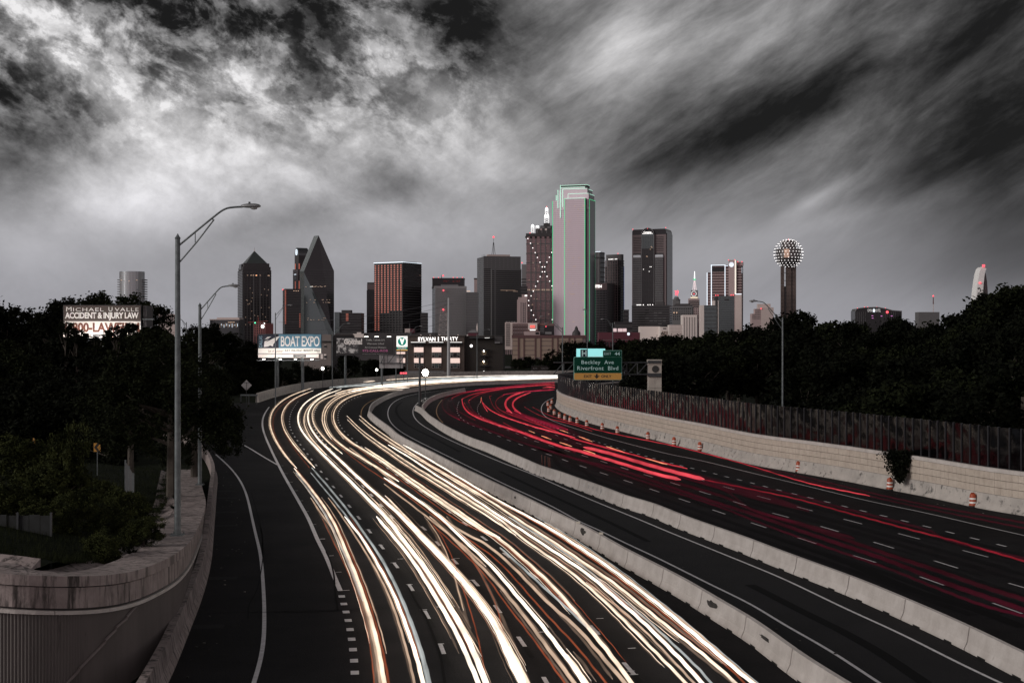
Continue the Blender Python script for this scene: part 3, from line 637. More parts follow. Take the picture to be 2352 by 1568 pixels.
def zt(X, D):
    e = max(0, xw(D)-X-3); return zedge(D)-.12+min(2.2, e*.075)*(1 if D < 130 else max(0,(190-D)/60))+.08*math.sin(X*.9)*math.sin(D*.7)+max(0,min(1.1,(-X-15.5)*.16))*max(0,min(1,(68-D)/8))*.8
v = []; idx = {}; f = []
xs = [-160,-130,-100,-80]+[-70+i*1.25 for i in range(46)]; ds = [47.5+i*1.25 for i in range(72)]+[138+i*6 for i in range(14)]
for i, X in enumerate(xs):
    for j, D in enumerate(ds):
        ok = X < xw(D)-2.3 and D > dw(X)+2.3
        if ok: idx[i,j] = len(v); v.append((X, D, zt(X,D)))
for i in range(len(xs)-1):
    for j in range(len(ds)-1):
        q = [(i,j),(i+1,j),(i+1,j+1),(i,j+1)]
        if all(a in idx for a in q): f.append(tuple(idx[a] for a in q))
tag(mesh('embankment', v, f, grassm, smooth=True), kind='structure')
mb = MB()
for i in range(26000):
    D = 51+random.random()**1.5*75; X = xw(D)-2.6-random.random()**1.6*24
    if D < dw(X)+2.4: continue
    z = zt(X,D); h = random.uniform(.08,.28)*(1.7 if random.random() < .06 else 1); a = random.random()*6.28; w = .03
    mb.add([(X,D,z-.05),(X+w*math.cos(a),D+w*math.sin(a),z-.05),(X+random.gauss(0,.07),D+random.gauss(0,.07),z+h)], [(0,1,2)])
tag(mb.build('long_grass', mat('grass_blade', (.008,.012,.005), .9, col2=(.022,.026,.012), nscale=.6, spec=.05)), kind='stuff')
# ================================================================== downtown
def glass(name, c, rough=.16, metal=.75, **k): return mat(name, c, rough, metal=metal, **k)
g_dark = glass('glass_dark', (.075,.080,.085)); g_black = glass('glass_black', (.030,.030,.033), .22, .6); g_teal = glass('glass_teal', (.11,.135,.14)); g_teal2 = glass('glass_pale_teal', (.26,.29,.29), .25)
g_pink = glass('glass_silver_pink', (.68,.59,.66), .45, .15); g_rose = glass('glass_rose', (.22,.155,.16), .25, .75); g_sky = glass('glass_sky', (.50,.54,.58), .35, .7)
w_dark = mat('cladding_charcoal', (.045,.042,.045), .7); w_grey = mat('cladding_grey', (.11,.11,.115), .7); w_mid = mat('cladding_mid_grey', (.19,.19,.20), .75); w_pale = mat('cladding_pale', (.52,.44,.42), .8); w_rose = mat('cladding_rose', (.15,.115,.12), .7)
w_pink = mat('stone_pink', (.40,.31,.31), .8); w_brown = mat('brick_brown', (.060,.045,.040), .85, col2=(.085,.065,.055), nscale=.3); w_red = mat('brick_dark_red', (.095,.022,.035), .8); w_white = mat('panel_white', (.70,.63,.60), .7); w_tan = mat('panel_tan', (.27,.205,.165), .8)
neon_g = mat('neon_green', (0,1,.4), .5, emis=(.16,.95,.42), es=.42); neon_gw = mat('neon_pale_green', (.6,1,.8), .5, emis=(.55,1,.80), es=.6); neon_w = mat('neon_cool', (.8,.9,1), .5, emis=(.80,.90,1), es=.9)
red_l = mat('beacon_red', (1,.1,.1), .5, emis=(1,.10,.14), es=1.5); bulb = mat('bulb_white', (1,1,1), .5, emis=(1,.95,.92), es=2.2); win_l = mat('lit_window_warm', (1,.8,.6), .5, emis=(1,.62,.42), es=.5); win_d = mat('lit_window_dim', (.6,.5,.4), .5, emis=(1,.62,.45), es=.14)
copper = mat('sunset_glow_glass', (.30,.10,.07), .5, emis=(1,.28,.20), es=.26)      # bronze panes, the reflected sunset put in as their own glow
def z_at(y, D): return CZ+(HY-y)/F*D
class Tower:
    def __init__(s, label, xl, xc, xr, D, th, depth=None, cat='tower', name='tower'):
        s.D = D; s.th = th; c, n = math.cos(th), math.sin(th); tl, tcn, tr = (xl-1176)/F, (xc-1176)/F, (xr-1176)/F; Xc = tcn*D
        s.Xc = Xc; s.L1 = (Xc-tl*D)/(c+tl*n); s.L2 = depth if depth else (tr*D-Xc)/(n-tr*c)
        s.o = empty(name, (Xc, D, 0), rz=-th, label=label, cat=cat)
    def x(s, px_, y=0.0):      # local x on the front plane (at local depth y) of an image column
        t = (px_-1176)/F; c, n = math.cos(s.th), math.sin(s.th)
        # world X = Xc + x*c + y*n ; world Y = D - x*n + y*c
        return (t*(s.D+y*c)-s.Xc-y*n)/(c+t*n)
    def y(s, px_, x=0.0):      # local y on a right hand face at local x
        t = (px_-1176)/F; c, n = math.cos(s.th), math.sin(s.th); return (t*(s.D-x*n)-s.Xc-x*c)/(n-t*c)
    def z(s, y): return z_at(y, s.D)
    def b(s, nm, m, x0, x1, y0, y1, z0, z1): return bx(nm, m, s.o, x0, x1, y0, y1, z0, z1)
    def body(s, yt, m, x0=None, x1=0, y0=0, y1=None, zb=0, nm='wall'): return s.b(nm, m, -s.L1 if x0 is None else x0, x1, y0, s.L2 if y1 is None else y1, zb, s.z(yt))
    def bands(s, yt, n, m, frac=.45, x0=None, x1=0, y0=0, y1=None, zb=0, pr=.35, nm='floor_band', yb=None):
        x0 = -s.L1 if x0 is None else x0; y1 = s.L2 if y1 is None else y1; zt_ = s.z(yt); zb = s.z(yb) if yb else zb; h = (zt_-zb)/n
        for i in range(n): s.b(nm, m, x0-pr, x1+pr, y0-pr, y1+pr, zb+h*(i+1)-h*frac, zb+h*(i+1)-.02)
    def piers(s, yt, n, m, w=.35, x0=None, x1=0, y0=0, zb=0, pr=.6, right=0, y1=None, nm='pier'):
        x0 = -s.L1 if x0 is None else x0; y1 = s.L2 if y1 is None else y1; zt_ = s.z(yt)-.1; h = (x1-x0)/n
        for i in range(n+1): c = x0+h*i; s.b(nm, m, c-h*w/2, c+h*w/2, y0-pr, y0+.1, zb, zt_)
        if right:
            h = (y1-y0)/right
            for i in range(right+1): c = y0+h*i; s.b(nm, m, x1-.1, x1+pr, c-h*w/2, c+h*w/2, zb, zt_)
    def lit(s, n, yt, yb, rows, x0=None, x1=0, y0=0, m=None, w=1.6, h=1.3):
        x0 = -s.L1 if x0 is None else x0; zt_, zb = s.z(yt), s.z(yb)
        for i in range(n):
            X = random.uniform(x0+1, x1-1-w); r = random.randrange(rows); Z = zb+(zt_-zb)*(r+.25)/rows; s.b('lit_window', m or random.choice((win_l,win_d,win_d)), X, X+w*random.choice((.6,1,1.8)), y0-.75, y0-.3, Z, Z+h)
    def ball(s, m, x, y, z, r=.9, nm='beacon'):
        if m.name+'_ball' not in CUB:
            mb = MB(); mb.lathe([(.02,-1),(.6,-.8),(1,0),(.6,.8),(.02,1)], 10); me = bpy.data.meshes.new('ball'); me.from_pydata(mb.v,[],mb.f); me.materials.append(m); CUB[m.name+'_ball'] = me
        return link(nm, CUB[m.name+'_ball'], s.o, (x,y,z), (0,0,0), (r,r,r))
    def prism(s, nm, m, prof, y0, y1): mb = MB(); mb.prism(prof, y0, y1); return mb.build(nm, m, s.o)
    def mast(s, nm, m, x, y, z0, z1, r0=.6, r1=.15): mb = MB(); mb.cyl((x,y,z0),(x,y,z1),r0,r1,6); return mb.build(nm, m, s.o)
# pale round tower far left
D = 2600; p = at(304,0,D); t = empty('round_tower', (p[0],D,0), label='pale round glass tower rising behind the trees at the far left', cat='tower'); zt_ = z_at(624,D); r = 22.0
mb = MB(); mb.lathe([(r,0),(r,zt_)], 36); mb.build('glass_wall', g_sky, t)
for i in range(30): mb = MB(); z = zt_*.35+zt_*.65*i/30; mb.lathe([(r+.3,z),(r+.3,z+.5)],36); mb.build('floor_band', w_pale, t)
for i in range(22): z = zt_*.30+i*4.3; bx('balcony', w_mid, t, r-2, r+3.2, -10, 10, z, z+1.6) if z < z_at(640,D) else 0; bx('balcony', w_mid, t, -r-3.0, -r+2, -10, 10, z, z+1.3) if z < z_at(640,D) else 0
for i in range(26): a = math.pi*(1+i/26)*1.0; bx('mullion', g_teal2, t, r*math.cos(a)-.25, r*math.cos(a)+.25, r*math.sin(a)-.4, r*math.sin(a)+.1, 0, zt_)
bx('roof_block', w_dark, t, -r-.6, -r+5, -4, 4, z_at(640,D), z_at(624.5,D))
for x_, z_ in ((-14,636),(0,638),(14,636)): bx('lit_window', win_l, t, x_-.8, x_+.8, -r-1.4, -r+1, z_at(z_+9,D), z_at(z_+8,D))
T_ = Tower('low pale office block with square windows over the trees, right of the round tower', 362.6,402.4,402.4,1500,.05,20,cat='building',name='office_block')
T_.body(721.6,w_pale); T_.b('roof_block',w_mid,T_.x(364),T_.x(390),3,15,T_.z(721.6),T_.z(719.5))
for r_ in range(6):
    for c_ in range(9): X = -T_.L1*(1-(c_+.2)/9); T_.b('window',g_black,X,X+T_.L1/9*.62,-.25,.1,T_.z(726.2+r_*3.6),T_.z(723.6+r_*3.6))
T_ = Tower('low dark arena like hall with thin vertical light strips, left of the pyramid topped tower',482,549,549,1700,.03,30,cat='building',name='hall')
T_.body(733,g_dark); T_.b('roof',w_pale,T_.x(497),-.5,2,25,T_.z(733),T_.z(729)); T_.b('cornice',w_pale,T_.x(481),1,-1,2,T_.z(734.5),T_.z(732.6))
for i in range(14): X = T_.x(505+i*3.1); T_.b('light_strip',neon_w if i%2 else win_d,X,X+.35,-.5,0,T_.z(752-(i%3)*2),T_.z(742+(i%4)))
for i in range(6): T_.b('lit_window',win_l,T_.x(524+i*2.6),T_.x(525.6+i*2.6),-.5,0,T_.z(740.5),T_.z(739.3))
# pyramid topped tower
T_ = Tower('dark tower with a pyramid top and small spire, leftmost of the tall downtown towers',546.1,556.8,622.9,2550,1.25,cat='tower'); a, b_ = T_.L1, T_.L2
T_.body(620,g_black); T_.bands(620,48,w_dark,.4)
for i in range(9): c = b_*(i+.5)/9; T_.b('pier',w_grey if i in (3,5) else w_dark,0,1.0,c-.9,c+.9,0,T_.z(628 if 1 < i < 7 else 624))
T_.b('shoulder',w_dark,-a+2,-1.5,b_*.06,b_*.94,T_.z(620),T_.z(604)); T_.b('shoulder',w_dark,-a+1,.5,b_*.02,b_*.98,T_.z(620),T_.z(612))
T_.b('dark_niche',g_black,-a*.8,-a*.3,b_*.02-.6,b_*.02,T_.z(617),T_.z(605)); z0_, z1_ = T_.z(604), T_.z(572.8)
mb = MB(); x0,x1,y0,y1 = -a+2,-1.5,b_*.13,b_*.87; mb.add([(x0,y0,z0_),(x1,y0,z0_),(x1,y1,z0_),(x0,y1,z0_),((x0+x1)/2-.6,(y0+y1)/2,z1_)],[(0,1,4),(1,2,4),(2,3,4),(3,0,4)]); mb.build('pyramid_roof',glass('roof_slate',(.07,.08,.08),.3,.5),T_.o)
T_.mast('spire',w_pale,(x0+x1)/2,(y0+y1)/2,z1_-3,T_.z(565),.8,.1); T_.ball(w_white,(x0+x1)/2,(y0+y1)/2,z1_,1.2,'finial')
for i in range(13): c = b_*random.uniform(.08,.92); T_.b('lit_window',win_l if i%3 else win_d,1.0,1.35,c,c+random.choice((1.2,2)),T_.z(632.8),T_.z(631.2))
for i in range(26): c = b_*random.uniform(.08,.92); Z = T_.z(random.uniform(650,752)); T_.b('lit_window',win_d,1.0,1.3,c,c+1.3,Z,Z+1.3)
# red framed construction and crane
T_ = Tower('low red concrete frame under construction with a crane, foot of the pyramid tower',583.2,609,627.5,1900,.6,cat='building',name='construction_frame')
T_.body(745,g_black,x0=-T_.L1+1,x1=-1,y0=1,y1=T_.L2-1); rr = mat('red_concrete',(.28,.10,.10),.8)
for i in range(8): T_.b('floor_slab',rr,-T_.L1,.0,0,T_.L2,T_.z(741.5+i*4)-.55,T_.z(741.5+i*4))
for i in range(6): X = -T_.L1*(i/5); T_.b('column',rr,X-.3,X+.3,-.1,.5,0,T_.z(741.6))
T_.b('wall_panel',rr,-.2,.3,0,T_.L2,0,T_.z(743)); cr_ = mat('crane_red',(.30,.07,.06),.6); T_.mast('crane_mast',cr_,-T_.L1*.75,3,0,T_.z(728),.45,.45); mb = MB(); mb.cyl((T_.x(566),3,T_.z(740)),(T_.x(612),3,T_.z(737)),.3,n=5); mb.build('crane_jib',cr_,T_.o)
T_.ball(bulb,T_.x(604.5),-1,T_.z(749.5),2.4,'work_light'); T_.ball(bulb,T_.x(608.5),-1,T_.z(742.5),.8,'work_light'); T_.ball(mat('bulb_green',(.1,1,.5),.5,emis=(.1,1,.5),es=2),T_.x(587),-1,T_.z(741),.9,'work_light')
# dark banded block in front of arched tower
T_ = Tower('dark banded office block with a sunset-painted copper edge, left of the prism shaped glass tower',649.6,655,691,2350,1.35,cat='tower')
T_.body(663,g_black); T_.bands(663,36,w_dark,.42,yb=None); T_.b('penthouse_band',g_black,-T_.L1-.5,.9,-.5,T_.L2,T_.z(703),T_.z(698))
for i in range(30): Z = T_.z(668+i*2.6); T_.b('sunset_glow_pane',copper,-.7,1.0,-.6,1.4,Z,Z+1.2)
for i in range(8): Z = T_.z(722+i*4.2); T_.b('sunset_glow_pane',copper,.4,.9,T_.L2*.9,T_.L2*.97,Z,Z+1.5)
for x_ in (674,679,684): T_.b('lit_window',win_l,.4,.9,T_.y(x_),T_.y(x_)+1.5,T_.z(668.5),T_.z(667.2))
T_.ball(red_l,-T_.L1+1,0,T_.z(662),1.2)
# arched-crown tower behind
T_ = Tower('slim rose tower with an arched crown and a white ring emblem, behind the prism tower',673,684,712,2600,1.05,cat='tower')
T_.body(618,w_rose); T_.bands(618,40,g_black,.45); T_.b('shaft',w_dark,-T_.L1+3,-1,2,T_.L2-2,T_.z(618),T_.z(586)); L = T_.L1
cx, w_ = (-L+3-1)/2, (L-4)/2; z0_ = T_.z(586)
T_.prism('vault_roof',g_dark,[(cx+w_*math.cos(math.pi*i/10), z0_+(T_.z(568)-z0_)*math.sin(math.pi*i/10)) for i in range(11)],2,T_.L2-2)
for Z0,Z1,m_ in ((618,605,copper),(664,645,copper)): T_.b('sunset_glow_pane',m_,-L*.55,-L*.42,-.6,0,T_.z(Z0),T_.z(Z1)); T_.b('sunset_glow_pane',m_,.3,.6,T_.L2*.06,T_.L2*.16,T_.z(Z0),T_.z(Z1))
T_.b('niche',g_black,-L*.7,-L*.3,-.5,.2,T_.z(642),T_.z(631)); T_.b('light_bar',neon_w,-L*.7,-L*.3,-.9,-.4,T_.z(630.3),T_.z(628.9)); T_.b('slot',g_black,.1,.5,T_.L2*.1,T_.L2*.16,T_.z(618),T_.z(606))
mb = MB(); 
for k in range(16):
    a0, a1 = 6.2832*k/16, 6.2832*(k+1)/16; c_ = (cx, 1.6, T_.z(578.5)); mb.cyl((c_[0]+3.6*math.cos(a0),c_[1],c_[2]+5*math.sin(a0)),(c_[0]+3.6*math.cos(a1),c_[1],c_[2]+5*math.sin(a1)),.8,n=4)
mb.build('ring_emblem',neon_w,T_.o); T_.b('emblem_stroke',neon_w,cx-.5,cx+.5,1.2,1.9,T_.z(580.5),T_.z(576.5))
# prism tower (angular glass)
D = 2450; o = empty('prism_tower', (at(698.4,0,D)[0],D,0), label='tall angular prism of dark teal glass ending in a sloping point', cat='tower'); ox = o.location.x
def pt(x, y, d): q = at(x,y,D+d); return (q[0]-ox, d, q[2])
zb = -ox*0
def v_(x,y,d): return pt(x,y,d)
A = v_(698.4,622.5,0); B = v_(767.2,622.5,0); AP = v_(731.8,540.5,6); A0 = (A[0],A[1],0); B0 = (B[0],B[1],0); C = v_(688.3,623,26); C0 = (C[0],C[1],0); AP2 = v_(721,542,44); Dk = v_(766,622,60); Dk0 = (Dk[0],Dk[1],0)
mesh('front_face',[A0,B0,B,AP,A,v_(768.2,784,0),],[(0,1,2,3,4)],g_black,o)
mesh('left_face',[C0,A0,A,C],[(0,1,2,3)],g_teal2,o); mesh('sloped_roof',[C,A,AP,AP2],[(0,1,2,3)],g_teal2,o); mesh('back_face',[B0,Dk0,Dk,B],[(0,1,2,3)],g_black,o); mesh('back_slope',[B,Dk,AP2,AP],[(0,1,2,3)],g_dark,o); mesh('rear_face',[Dk0,C0,C,AP2,Dk],[(0,1,2,3,4)],g_dark,o)
f1 = v_(699,627,-.5); f2 = v_(764,763,-9); f3 = (f2[0],-9,0); f4 = (A[0],-7,0)
mesh('facet',[(A[0]+.2,-.4,A[2]-3),(f2[0],-1.5,f2[2]),(B[0],-1.5,0),(A[0]+.2,-6,0)],[(0,1,2),(0,2,3)],g_teal,o)
0 and mesh('upper_facet',[v_(699.4,621,-.5),v_(733,608,-.9),v_(757,600,-.9),v_(732,543,17)],[(0,1,2,3)],glass('glass_slate',(.085,.095,.10),.2),o)
for i in range(46): Z = 5+i*3.95*.62*1.0; 
for k in range(40): x_ = random.uniform(702,760); y_ = random.choice((658,659,689,695,695.5,731,735))+random.uniform(-.3,.3); q = v_(x_,y_,-3.4); bx('lit_window',win_d,o,q[0]-random.uniform(.6,1.6),q[0]+1,-3.6-3,-3.2-3,q[2],q[2]+.7)
bx('lit_window',mat('lit_window_cool',(1,1,1),.5,emis=(.9,1,.95),es=.5),o,v_(713,0,0)[0],v_(720,0,0)[0],-7,-6.5,v_(0,659,0)[2],v_(0,658,0)[2])
for i in range(50): z = i*3.9; 
for i in range(44):
    z = 4+i*3.05; bx('floor_line',g_dark,o,A[0]+.5,B[0]-.5,-.35 if z > 90 else -.3,.0,z,z+.35)
# low block right of prism
T_ = Tower('low black block with one column of painted red reflections, right of the prism tower',768.4,829.3,829.3,2300,.02,40,cat='building',name='office_block')
T_.body(718.5,g_black,x0=T_.x(780)); T_.bands(718.5,14,w_dark,.3,x0=T_.x(780)); T_.b('penthouse',w_dark,T_.x(783.5),T_.x(805.5),4,20,T_.z(718.5),T_.z(711.8)); T_.b('glass_wing',g_teal,T_.x(768.4),T_.x(780),-2,20,0,T_.z(716.6))
for i in range(6): T_.b('sunset_glow_pane',copper,T_.x(794.6),T_.x(800.4),-.9,-.4,T_.z(736.5-i*3),T_.z(735-i*3))
# slim dark slab + big copper tower + low neighbour
T_ = Tower('slim black slab attached to the left of the copper windowed tower',843.4,860,860,2480,.03,25,cat='tower'); T_.body(648.4,w_dark); T_.piers(666,5,g_black,.7,pr=.3); T_.b('top_band',w_rose,-T_.L1-.2,.2,-.6,20,T_.z(665),T_.z(652))
T_ = Tower('big dark tower with nine columns of sunset-painted copper windows and a white lit roofline',859.6,925.4,968,2420,.55,cat='tower')
T_.body(603,g_black); T_.bands(603.5,34,w_dark,.35,pr=.3)
for c_ in range(9):
    X = -T_.L1+T_.L1*(c_+.42)/9; T_.b('pier',w_dark,X+T_.L1/9*.34,X+T_.L1/9*.52,-.8,0,0,T_.z(604))
    for r_ in range(30 if c_ < 2 else (21 if c_ > 4 else 22)):
        yy = 607.5+r_*5.1; T_.b('sunset_glow_pane',copper,X-T_.L1/9*.22,X+T_.L1/9*.20,-.6,-.2,T_.z(yy+2.9),T_.z(yy))
T_.b('roof_light',neon_w,-T_.L1-.8,.6,-1.0,-.3,T_.z(602.6),T_.z(601.0)); T_.b('roof_light',neon_w,0,.8,-.3,T_.L2,T_.z(602.4),T_.z(601.0)); T_.b('roof_block',w_dark,-T_.L1*.4,-2,T_.L2*.3,T_.L2*.8,T_.z(603),T_.z(599.5))
for i in range(8): T_.b('lit_window',win_d,.4,.7,T_.L2*random.random()*.9,T_.L2*.95,T_.z(630),T_.z(629.6)) if i == 0 else 0
T_ = Tower('small dark block tucked against the right foot of the copper windowed tower',966,980.7,980.7,2380,.02,20,cat='building',name='office_block'); T_.body(718,w_dark); T_.bands(718,12,g_black,.5)
# grey gridded tower with dark top
T_ = Tower('black topped building with red roof beacons behind the grey gridded block',992.8,1065.4,1065.4,2500,.02,30,cat='tower'); T_.body(640,g_black); T_.b('cornice',w_dark,-T_.L1-.4,.4,-.5,30,T_.z(641),T_.z(638.3)); put('lettering',TX['t24'],T_.o,T_.x(1018),T_.x(1057),T_.z(647.5),T_.z(644),-.6)
for x_ in (996,1007,1041,1050,1062): T_.ball(red_l,T_.x(x_),0,T_.z(637.3),.9)
T_.mast('antenna',w_dark,T_.x(1014),3,T_.z(639),T_.z(631),.7,.3); T_.ball(red_l,T_.x(1018),0,T_.z(633),1.6)
T_ = Tower('grey gridded office block with closely set windows, in front of the black topped building',992.8,1000,1070.9,2440,1.38,cat='tower'); T_.body(657,g_black); w_ = mat('cladding_light_grey',(.30,.30,.31),.75); T_.bands(657,38,w_grey,.3); 
for i in range(31): c = T_.L2*i/30; T_.b('pier',w_ if i < 31 else w_,0,.7,c-.55,c+.55,0,T_.z(657.5))
T_.b('parapet',w_,-T_.L1-.7,.9,-.7,T_.L2,T_.z(661.5),T_.z(656.6)); T_.b('roof_plant',w_mid,-8,-3,T_.L2*.2,T_.L2*.75,T_.z(657),T_.z(653)); T_.lit
for x_, y_ in ((1018,667),(1018,711.5)): T_.ball(red_l,3,T_.y(x_),T_.z(y_),1.5)
T_ = Tower('lower wing of the grey gridded block with a lit roof lamp',1070.9,1097,1097,2430,.02,25,cat='tower'); T_.body(671,g_black); T_.bands(671,34,w_grey,.3); T_.piers(671,11,w_mid,.4); T_.b('roof_lamp',win_l,T_.x(1072),T_.x(1080),-1,0,T_.z(669.5),T_.z(668))
# lattice towers
p = at(1018,0,900); t = empty('lattice_mast', (p[0],900,0), label='thin lattice radio mast in front of the grey gridded block', cat='mast')
mb = MB(); 
for z0,z1,w0,w1 in ((0,z_at(711,900),4,1.7),):
    n = 10
    for i in range(n):
        u0,u1 = i/n,(i+1)/n; a0,a1 = w0+(w1-w0)*u0,w0+(w1-w0)*u1; Z0,Z1 = z0+(z1-z0)*u0,z0+(z1-z0)*u1
        mb.cyl((-a0,0,Z0),(-a1,0,Z1),.1,n=4); mb.cyl((a0,0,Z0),(a1,0,Z1),.1,n=4); mb.cyl((-a0,0,Z0),(a1,0,Z1),.07,n=4); mb.cyl((a0,0,Z0),(-a1,0,Z1),.07,n=4); mb.cyl((-a1,0,Z1),(a1,0,Z1),.07,n=4)
mb.build('lattice',w_pale,t); bx('beacon',red_l,t,-.5,.5,-.5,.5,z_at(711,900),z_at(709,900))
# pink slim slab, big grey banded tower with mast
T_ = Tower('slim pink lit slab just left of the grey tower with the antenna mast',1089,1097,1097,2850,.02,20,cat='tower'); T_.body(590+49,w_pink); T_.b('cap',w_dark,-T_.L1-.5,.5,-.5,20,T_.z(641.5),T_.z(638.5))
T_ = Tower('large grey tower with horizontal bands and a red tipped antenna mast',1095.9,1111,1195.4,2700,1.34,cat='tower'); T_.body(589,w_grey); T_.bands(589.5,46,g_black,.42,pr=.2); L2 = T_.L2
T_.b('upper_screen',w_grey,-.4,.9,.5,L2+.3,T_.z(617),T_.z(588.2)); 
for r_ in range(5):
    for c_ in range(8): T_.b('vent',w_mid,.85,1.05,L2*(c_+.8)/9,L2*(c_+.8)/9+1.3,T_.z(594.5+r_*5),T_.z(593+r_*5))
T_.b('front_block',w_grey,.9,8,T_.y(1127),T_.L2*1.0,0,T_.z(617.5))
for i in range(38): Z = 3+i*(T_.z(619)-3)/38; T_.b('window_band',g_black,8,8.25,T_.y(1137),L2-1,Z,Z+1.7); T_.b('window_band',g_black,8,8.2,T_.y(1128),T_.y(1133),Z,Z+1.7)
T_.b('penthouse',w_pale,-14,-2,T_.y(1121),T_.y(1172),T_.z(588),T_.z(584)); mx_ = T_.y(1135.4); mb = MB()
for s2 in (-1,1): mb.tube([(-7,mx_+s2*3.4,T_.z(584)),(-7,mx_+s2*1.6,T_.z(570)),(-7,mx_+s2*.5,T_.z(556))],.45,5)
mb.cyl((-7,mx_,T_.z(584)),(-7,mx_,T_.z(543)),.55,.25,6); mb.build('antenna_mast',w_dark,T_.o); T_.ball(red_l,-7,mx_,T_.z(543.3),2.0)
for i in range(7): T_.b('lit_window',win_d,8.2,8.5,T_.y(1140+random.random()*45),T_.y(1142+random.random()*45)+1,T_.z(667+i*1.1),T_.z(666+i*1.1)) if i < 3 else 0
for i in range(5): T_.mast('aerial',w_dark,-3,T_.y(1108+i*3),T_.z(589),T_.z(585-i%3),.35,.2)
T_ = Tower('plain grey tower partly hidden between the mast tower and the rose glass tower',1198.4,1211,1211,2600,.02,30,cat='tower'); T_.body(607,w_mid); T_.bands(640,24,g_black,.4); T_.ball(red_l,T_.x(1199),0,T_.z(603.5),1.2)
T_ = Tower('dark setback block at the right foot of the mast tower',1196,1211,1211,2440,.02,20,cat='tower'); T_.body(657.5,w_dark); T_.bands(657.5,20,g_black,.4)
T_ = Tower('pale stepped art deco tower with an M sign left of the rose glass tower',1187.6,1211,1211,2300,.02,20,cat='tower'); T_.body(688,w_pink); T_.body(682.5,w_pink,x0=T_.x(1190),y0=1.5); T_.body(676,w_pink,x0=T_.x(1198.5),y0=3); put('lettering',TX['m'],T_.o,T_.x(1205.5),T_.x(1210.5),T_.z(680.5),T_.z(677),2.5)
for c_ in range(3): X = T_.x(1196+c_*4.8); T_.b('window_strip',g_dark,X,X+.9,-.2,.2,8,T_.z(694))
for r_ in range(20): T_.b('ledge',w_dark,T_.x(1200.5),T_.x(1205),-.35,0,T_.z(699+r_*4),T_.z(698+r_*4))
# rose glass tower with X of white bulbs
T_ = Tower('rose glass tower with white bulbs in a crossing pattern and glowing rooftop spires',1209.1,1272.5,1272.5,2560,.03,45,cat='tower'); T_.body(537,g_rose); T_.b('crown_band',w_dark,-T_.L1-.9,.9,-1.2,46,T_.z(543),T_.z(536))
for i in range(12): yy = 560+i*21.9; T_.b('floor_band',w_grey,-T_.L1-.5,.5,-.6,45.5,T_.z(yy+.9),T_.z(yy-.9))
for i in range(48): T_.b('floor_line',w_rose,-T_.L1-.2,.2,-.3,45,T_.z(548+i*5.45),T_.z(547.2+i*5.45))
for i in range(6): X = T_.x(1219.6+i*11.1); T_.b('pier',w_grey,X-.9,X+.9,-1,0,0,T_.z(540)); 
for i in range(6): X = T_.x(1214+i*11.1); T_.b('notch',w_dark,X+2.4,X+6.2,-1.1,-.2,T_.z(547),T_.z(542)); T_.b('notch',w_dark,X-6.2+ .2,X-2.4,-1.1,-.2,T_.z(547),T_.z(542))
mz = lambda x, y: (947.5+x/5.122, 516.8+y/5.122)
for q in ((1358,160),(1388,215),(1415,270),(1443,325),(1470,382),(1500,438),(1527,493),(1556,493),(1582,437),(1610,380),(1637,323),(1527,550),(1556,550),(1583,605),(1613,660),(1640,716),(1502,607),(1474,662),(1448,720),(1421,777),(1395,833),(1367,888),(1367,945),(1397,1002),(1423,1058),(1451,1112),(1645,1112),(1618,1168),(1592,1225)):
    x_, y_ = mz(*q); T_.ball(bulb,T_.x(x_),-1.8,T_.z(y_),.85,'bulb')
for q in ((1400,240),(1457,350),(1513,462),(1570,462),(1627,350),(1543,518),(1513,580),(1570,580),(1627,690),(1457,690),(1400,800),(1400,970),(1400,1030)):
    x_, y_ = mz(*q); T_.b('dark_pane',w_dark,T_.x(x_-2.6),T_.x(x_+2.6),-.9,-.4,T_.z(y_+3.4),T_.z(y_-3.4))
for i in range(14): X = T_.x(1210+i*4.3); T_.b('lit_window',win_d,X,X+2.4,-.7,-.3,T_.z(667),T_.z(664))
T_.lit(24,548,745,45,m=win_d,w=1.3,h=1.0)
cz = lambda x, y: ((2080+x/9.8)/1.7415, (800+y/9.8)/1.7415)
def cb(nm, m, x0,x1,y0,y1,d0=5,d1=30): a_ = cz(x0,y0); b2 = cz(x1,y1); T_.b(nm,m,T_.x(a_[0]),T_.x(b2[0]),d0,d1,T_.z(b2[1]),T_.z(a_[1]))
cb('crown_block',w_dark,620,1290,1110,1300,4,40); cb('crown_block',w_dark,790,1290,990,1120,8,36); cb('crown_block',w_dark,920,1175,880,1000,14,30); cb('pale_panel',w_mid,830,960,1030,1085,7.6,9); cb('pale_panel',w_mid,1070,1200,1030,1085,7.6,9)
for x_ in (680,860,1045,1225): cb('post',w_mid,x_-12,x_+12,1150,1285,3.4,4.2)
spire_l = mat('lit_lattice',(.9,.9,.9),.5,emis=(1,1,1),es=.75)
